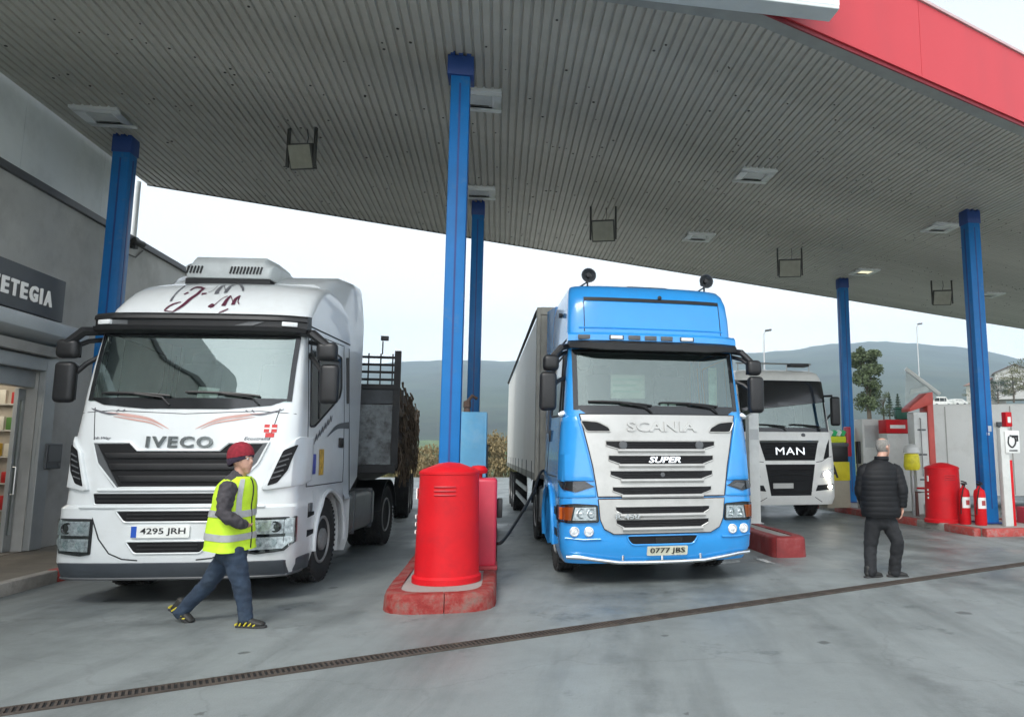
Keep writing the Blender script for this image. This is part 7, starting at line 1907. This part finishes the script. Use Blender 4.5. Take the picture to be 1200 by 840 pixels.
# ================================================================== BEYOND THE FORECOURT
LEAF = [mat('leaf_green', (0.075, 0.10, 0.045), 0.8, var=0.5, vscale=2.5), mat('leaf_olive', (0.10, 0.10, 0.035), 0.8, var=0.5, vscale=2.5), mat('leaf_ochre', (0.21, 0.16, 0.075), 0.85, var=0.45, vscale=2.5), mat('needle_green', (0.02, 0.042, 0.022), 0.85, var=0.5, vscale=3)]
WOOD = mat('trunk_bark', (0.09, 0.07, 0.05), 0.9, var=0.4, vscale=4, bump=0.4)
def foliage(bm, clumps, n, size, rg, up=0.3):
    """leaf sized faces scattered through clumps (centre, radii)"""
    for _ in range(n):
        c, r = clumps[rg.randrange(len(clumps))]
        d = Vector((rg.gauss(0, 1), rg.gauss(0, 1), rg.gauss(0, 1))).normalized() * (rg.random() ** 0.45)
        p = Vector(c) + Vector((d.x * r[0], d.y * r[1], d.z * r[2]))
        a = Vector((rg.uniform(-1, 1), rg.uniform(-1, 1), rg.uniform(-1, 1) + up)).normalized(); b = a.cross(Vector((rg.uniform(-1, 1), rg.uniform(-1, 1), rg.uniform(-1, 1)))).normalized()
        s = size * rg.uniform(0.5, 1.4)
        vs = [bm.verts.new(p + q) for q in (-a * s, b * s * 0.55, a * s, -b * s * 0.55)]; bm.faces.new(vs)
def tree(loc, h, w, label, m, seed, kind='round', leaves=2200, group='trees beyond the forecourt'):
    rg = random.Random(seed); e = empty('tree', loc, rg.uniform(0, 6), label, 'tree', group)
    bm = B(); top = h * (0.95 if kind == 'conifer' else 0.78)
    tube(bm, [(0, 0, -0.3), (0.02 * h, 0, h * 0.3), (-0.01 * h, 0.01 * h, top * 0.7), (0.01 * h, 0, top)], [0.032 * h, 0.024 * h, 0.014 * h, 0.004 * h], 8)
    cl = []
    if kind == 'conifer':
        for k in range(9):
            z = h * (0.12 + 0.86 * k / 8); r = w * (1 - k / 8.6) * 0.5
            for j in range(4):
                a = 2 * pi * j / 4 + k; cl.append(((cos(a) * r * 0.45, sin(a) * r * 0.45, z), (r * 0.6 + 0.05, r * 0.6 + 0.05, h * 0.05)))
    else:
        for k in range(20):
            a = rg.uniform(0, 6.28); z = h * rg.uniform(0.20, 0.93); r = w * 0.5 * (1 - ((z / h - 0.6) / 0.5) ** 2) * rg.uniform(0.35, 0.85)
            c = (cos(a) * r, sin(a) * r, z); cl.append((c, (w * rg.uniform(0.13, 0.30), w * rg.uniform(0.13, 0.30), h * rg.uniform(0.05, 0.13))))
            tube(bm, [(0, 0, z * 0.62), (c[0] * 0.5, c[1] * 0.5, z * 0.85), c], [0.010 * h, 0.006 * h, 0.002 * h], 5)
    build('trunk', bm, WOOD, e)
    bm = B(); foliage(bm, cl, leaves * 2, 0.020 * h if kind == 'conifer' else 0.019 * h, rg); build('crown', bm, m, e, smooth=0, weld=0)
    return e
# green bank on the right behind the pumps, field edge, hills
BANK = mat('bank_grass', (0.085, 0.135, 0.03), 0.9, var=0.5, vscale=0.6, dirt=(0.13, 0.12, 0.05), dscale=0.3, damt=0.7)
def pxx(px, Y): return (px - CX) / FPX * Y * 1.0
def sheet(name, cols, rows, fz, m, kind='structure'):
    bm = B(); G = [[bm.verts.new(fz(i / (cols - 1), j / (rows - 1))) for i in range(cols)] for j in range(rows)]
    for j in range(rows - 1):
        for i in range(cols - 1): bm.faces.new((G[j][i], G[j][i + 1], G[j + 1][i + 1], G[j + 1][i]))
    o = build(name, bm, m, smooth=60); return tag(o, kind=kind)
def bank(u_, v_):
    Y = 48 + 70 * v_; px = 900 + 620 * u_; x = pxx(px, Y)
    h = (max(0, min(1, (px - 905) / 110)) ** 1.2) * (4.1 * min(1, v_ * 7) + max(0, v_ - 0.2) * 3 * max(0, min(1, (px - 1000) / 150)))
    return Vector((x, Y, -0.5 + h + 0.5 * noise.noise(Vector((x * 0.2, Y * 0.2, 0))) * min(1, v_ * 6)))
sheet('bank', 60, 30, bank, BANK)
RIDGE = [(-900, 470), (0, 442), (250, 432), (470, 426), (560, 422), (650, 420), (760, 416), (870, 411), (930, 405), (990, 399), (1030, 397), (1075, 399), (1120, 404), (1160, 410), (1200, 418), (1300, 432), (1500, 450), (2400, 480)]
def ridge(px):
    for a, b in zip(RIDGE, RIDGE[1:]):
        if px <= b[0]: t = (px - a[0]) / (b[0] - a[0]); t = t * t * (3 - 2 * t); return a[1] + (b[1] - a[1]) * t
    return RIDGE[-1][1]
HILL = mat('hill_forest', (0.022, 0.038, 0.02), 0.95, var=0.8, vscale=0.006, dirt=(0.085, 0.085, 0.045), dscale=0.0035, damt=0.8)
def hill(u_, v_):
    Y = 500 + 2500 * v_; px = -900 + 3300 * u_; x = pxx(px, Y)
    top = (HZ - ridge(px)) / FPX * 2500 * 1.0
    v2 = min(1, (Y - 500) / 2000); h = top * (v2 ** 1.15) if v2 < 1 else top * (1 - (Y - 2500) / 900)
    n_ = noise.fractal(Vector((x * 0.0022, Y * 0.0022, 3)), 0.9, 2.1, 5)
    return Vector((x, Y, -2 + h + n_ * 42 * v2 * (1 - 0.65 * v2) + (noise.noise(Vector((x * 0.03, Y * 0.03, 1))) * 5 * v2)))
sheet('hills', 300, 90, hill, HILL)
FOOT = mat('foothill_green', (0.085, 0.14, 0.045), 0.95, var=0.6, vscale=0.02, dirt=(0.12, 0.13, 0.05), dscale=0.012, damt=0.8)
def foot(u_, v_):
    Y = 160 + 340 * v_; px = -700 + 2700 * u_; x = pxx(px, Y)
    return Vector((x, Y, -0.9 + (HZ - 506) / FPX * 330 * (v_ ** 1.3) * (1 + 0.5 * noise.noise(Vector((x * 0.012, 2, 0)))) + 1.8 * noise.noise(Vector((x * 0.05, Y * 0.05, 0)))))
sheet('foothills', 140, 30, foot, FOOT)
def spur(u_, v_):
    Y = 120 + 130 * v_; px = 1075 + 700 * u_; x = pxx(px, Y)
    h = max(0, min(1, (px - 1085) / 170)) ** 0.9 * 21 * (v_ ** 0.7) + 3 * noise.noise(Vector((x * 0.06, Y * 0.06, 5))) * v_
    return Vector((x, Y, -0.5 + h))
sheet('hill_spur', 60, 24, spur, mat('spur_scrub', (0.075, 0.07, 0.04), 0.95, var=0.7, vscale=0.15, dirt=(0.13, 0.12, 0.08), dscale=0.08, damt=0.7))
def on(px, py, Y):
    p = gy(px, py, Y); return Vector((p.x, Y, p.z))
t_ = on(1019, 492, 58); tree(t_, 5.9, 2.9, 'loose leafed grey green tree behind the far blue posts', LEAF[0], 3, leaves=4200)
t_ = on(1036, 492, 60); tree(t_, 2.5, 1.6, 'small dark bush right of the loose leafed tree', LEAF[0], 4, leaves=900)
t_ = on(1043, 490, 60); tree(t_, 2.0, 1.0, 'left one of two little dark conifers on the green bank', LEAF[3], 5, 'conifer', 900)
t_ = on(1053, 489, 60); tree(t_, 1.9, 0.9, 'right one of two little dark conifers on the green bank', LEAF[3], 6, 'conifer', 900)
for k, (px, py, Y, h, w, m) in enumerate(((1188, 470, 150, 7, 8, 1), (1170, 474, 140, 5, 6, 3), (1206, 466, 160, 9, 9, 1), (1146, 478, 130, 4, 5, 1))):
    tree(on(px, py, Y), h, w, ('olive scrubby tree near the grey hill house', 'dark low tree on the spur behind the right post', 'tall olive tree at the right edge on the spur', 'low olive bush on the spur right of the parked vans')[k], LEAF[m], 20 + k, leaves=1100)
def bush(loc, h, w, label, m, seed, n=1500, sz=0.10):
    rg = random.Random(seed); e = empty('bush', loc, 0, label, 'bush', 'ochre bushes at the edge of the forecourt')
    bm = B()
    for k in range(26):
        a = rg.uniform(0, 6.28); r = rg.uniform(0, w * 0.4)
        tube(bm, [(cos(a) * r * 0.5, sin(a) * r * 0.5, -0.1), (cos(a) * r * 0.8, sin(a) * r * 0.8, h * 0.5), (cos(a) * r * 1.2, sin(a) * r * 1.2, h * rg.uniform(0.75, 1.05))], [0.03, 0.02, 0.006], 4)
    build('stem', bm, mat('straw_stem', (0.24, 0.19, 0.10), 0.9, var=0.3), e, smooth=0, weld=0)['kind'] = 'stuff'
    cl = [((rg.uniform(-.45, .45) * w, rg.uniform(-.3, .3) * w, h * rg.uniform(0.15, 0.85)), (w * 0.2, w * 0.2, h * 0.16)) for _ in range(14)]
    bm = B(); foliage(bm, cl, n, sz, rg, 1.2); build('leaves', bm, m, e, smooth=0, weld=0)
    return e
for k, (px, Y, h, w, m) in enumerate(((488, 49, 2.0, 3.2, 2), (506, 50, 2.6, 3.0, 2), (548, 50, 3.2, 3.0, 2), (568, 49.5, 3.6, 3.0, 2), (586, 50.5, 3.4, 3.2, 1), (602, 51, 3.6, 3.4, 2), (470, 51, 2.2, 3.4, 1), (528, 52, 2.6, 3.4, 1))):
    bush(Vector((pxx(px, Y), Y, -0.45)), h, w, ('ochre bush just right of the timber trailer', 'ochre bush left of the tall blue post', 'ochre bush right behind the pale blue cabinet', 'tallest ochre bush right of the pale blue cabinet', 'olive bush left of the box trailer', 'ochre bush partly behind the box trailer', 'olive bush behind the timber trailer', 'olive bush directly behind the tall blue post')[k], LEAF[m], 40 + k)
rg = random.Random(77); bm = B()
for k in range(2600):
    px = rg.uniform(420, 980); Y = rg.uniform(47.5, 56); x = pxx(px, Y)
    h = rg.uniform(0.25, 0.75); d = Vector((rg.uniform(-.15, .15), rg.uniform(-.1, .1), h))
    a = Vector((x, Y, -0.45)); vs = [bm.verts.new(a + Vector((-0.03, 0, 0))), bm.verts.new(a + Vector((0.03, 0, 0))), bm.verts.new(a + d)]; bm.faces.new(vs)
tag(build('tall_grass', bm, LEAF[2], smooth=0, weld=0), kind='stuff')
# street lamps
def lamp(loc, h, label, arm):
    e = empty('street_lamp', loc, 0, label, 'street lamp', 'street lamps beyond the forecourt')
    bm = B(); tube(bm, [(0, 0, 0), (0, 0, h * 0.97), (arm * 0.3, 0, h)], [0.06, 0.045, 0.03], 8); build('mast', bm, GALV, e)
    bm = B(); box(bm, (arm * 0.7, 0, h), (abs(arm), 0.25, 0.12), Matrix.Rotation(-0.15 * math.copysign(1, arm), 3, 'Y')); build('lamp_head', bm, GREYP, e, bevel=0.03)
    return e
lamp((pxx(897, 46), 46, 0), 9.35, 'street lamp rising behind the small white truck', 0.42)
lamp((pxx(1079, 62), 62, 2.0), 10.6, 'far street lamp between the two right hand posts', 0.4)
# vans and houses on the slope at the right
def van(loc, rz, label, m, L=4.6, H=2.0):
    e = empty('parked_van', loc, rz, label, 'van', 'vans parked on the slope')
    bm = B(); prism(bm, rnd([(-L / 2, 0.35), (L / 2, 0.35), (L / 2, 0.95), (L / 2 - 0.7, 1.1), (L / 2 - 1.4, H), (-L / 2 + 0.1, H), (-L / 2, 1.2)], 0.15), lambda x, z, y: Vector((x, y, z)), -0.9, 0.9); build('body', bm, m, e, bevel=0.05)
    for sy in (-1, 1):
        bm = B()
        for x0, x1 in ((-L / 2 + 0.4, -0.7), (-0.6, 0.35), (0.42, L / 2 - 1.35)): bx(bm, x0, x1, sy * 0.905 - 0.01, sy * 0.905 + 0.01, 1.15, H - 0.25)
        build('side_window', bm, SIDEG, e, smooth=0)
        for x in (-L / 2 + 0.85, L / 2 - 0.9):
            bm = B(); lathe(bm, [(0, -0.1), (0.34, -0.1), (0.34, 0.1), (0, 0.1)], (x, sy * 0.85, 0.34), 16, 'y'); build('wheel', bm, TYRE, e)
    return e
van(on(1102, 477, 150), 0.15, 'white van with dark windows parked above the container', PWH, 4.4, 2.1); van(on(1123, 476, 155), 0.3, 'lower white car parked right of the van on the slope', PWH, 3.6, 1.5)
def house(loc, rz, w, d, h, label, wm, rm):
    e = empty('house', loc, rz, label, 'house', 'houses on the slope')
    bm = B(); bx(bm, -w / 2, w / 2, 0, d, -3, h); prism(bm, [(-w / 2, h), (w / 2, h), (0, h + w * 0.22)], lambda x, z, y: Vector((x, y, z)), 0.0, d); build('wall', bm, wm, e, smooth=0)
    bm = B()
    for sx in (-1, 1): prism(bm, [(0, h + w * 0.22 + 0.05), (sx * (w / 2 + 0.5), h - 0.17), (sx * (w / 2 + 0.5), h + 0.08), (0, h + w * 0.22 + 0.30)], lambda x, z, y: Vector((x, y, z)), -0.5, d + 0.5)
    build('roof', bm, rm, e, smooth=0)
    for k in range(3):
        for z in (0.9, 3.5):
            if z + 1.4 > h: continue
            bm = B(); x = -w / 2 + w * (k + 0.5) / 3; bx(bm, x - 0.55, x + 0.55, -0.05, 0.02, z, z + 1.3); build('window', bm, SIDEG, e, smooth=0)
    return e
house(on(1190, 455, 205), -0.4, 10, 8, 4.5, 'grey house on the slope at the right edge', mat('house_grey', (0.42, 0.42, 0.40), 0.8), mat('roof_brown', (0.12, 0.09, 0.08), 0.8))
house(on(1166, 461, 215), 0.3, 8, 7, 2.8, 'low pale house just left of the grey hill house', mat('house_pale', (0.5, 0.48, 0.44), 0.8), mat('roof_tile', (0.2, 0.12, 0.09), 0.8))
# ---- the air between here and the hills
bm = B(); bx(bm, -5200, 5200, -600, 3600, -8, 640)
hz = build('haze', bm, None, smooth=0); hz['kind'] = 'stuff'
hm = bpy.data.materials.new('haze'); hm.use_nodes = True; t = hm.node_tree; t.nodes.clear()
o_ = _n(t, 'ShaderNodeOutputMaterial'); pv = _n(t, 'ShaderNodeVolumePrincipled')
pv.inputs['Color'].default_value = (0.66, 0.86, 1.0, 1); pv.inputs['Density'].default_value = 0.00042; pv.inputs['Anisotropy'].default_value = 0.1
t.links.new(pv.outputs[0], o_.inputs['Volume']); hz.data.materials.append(hm)
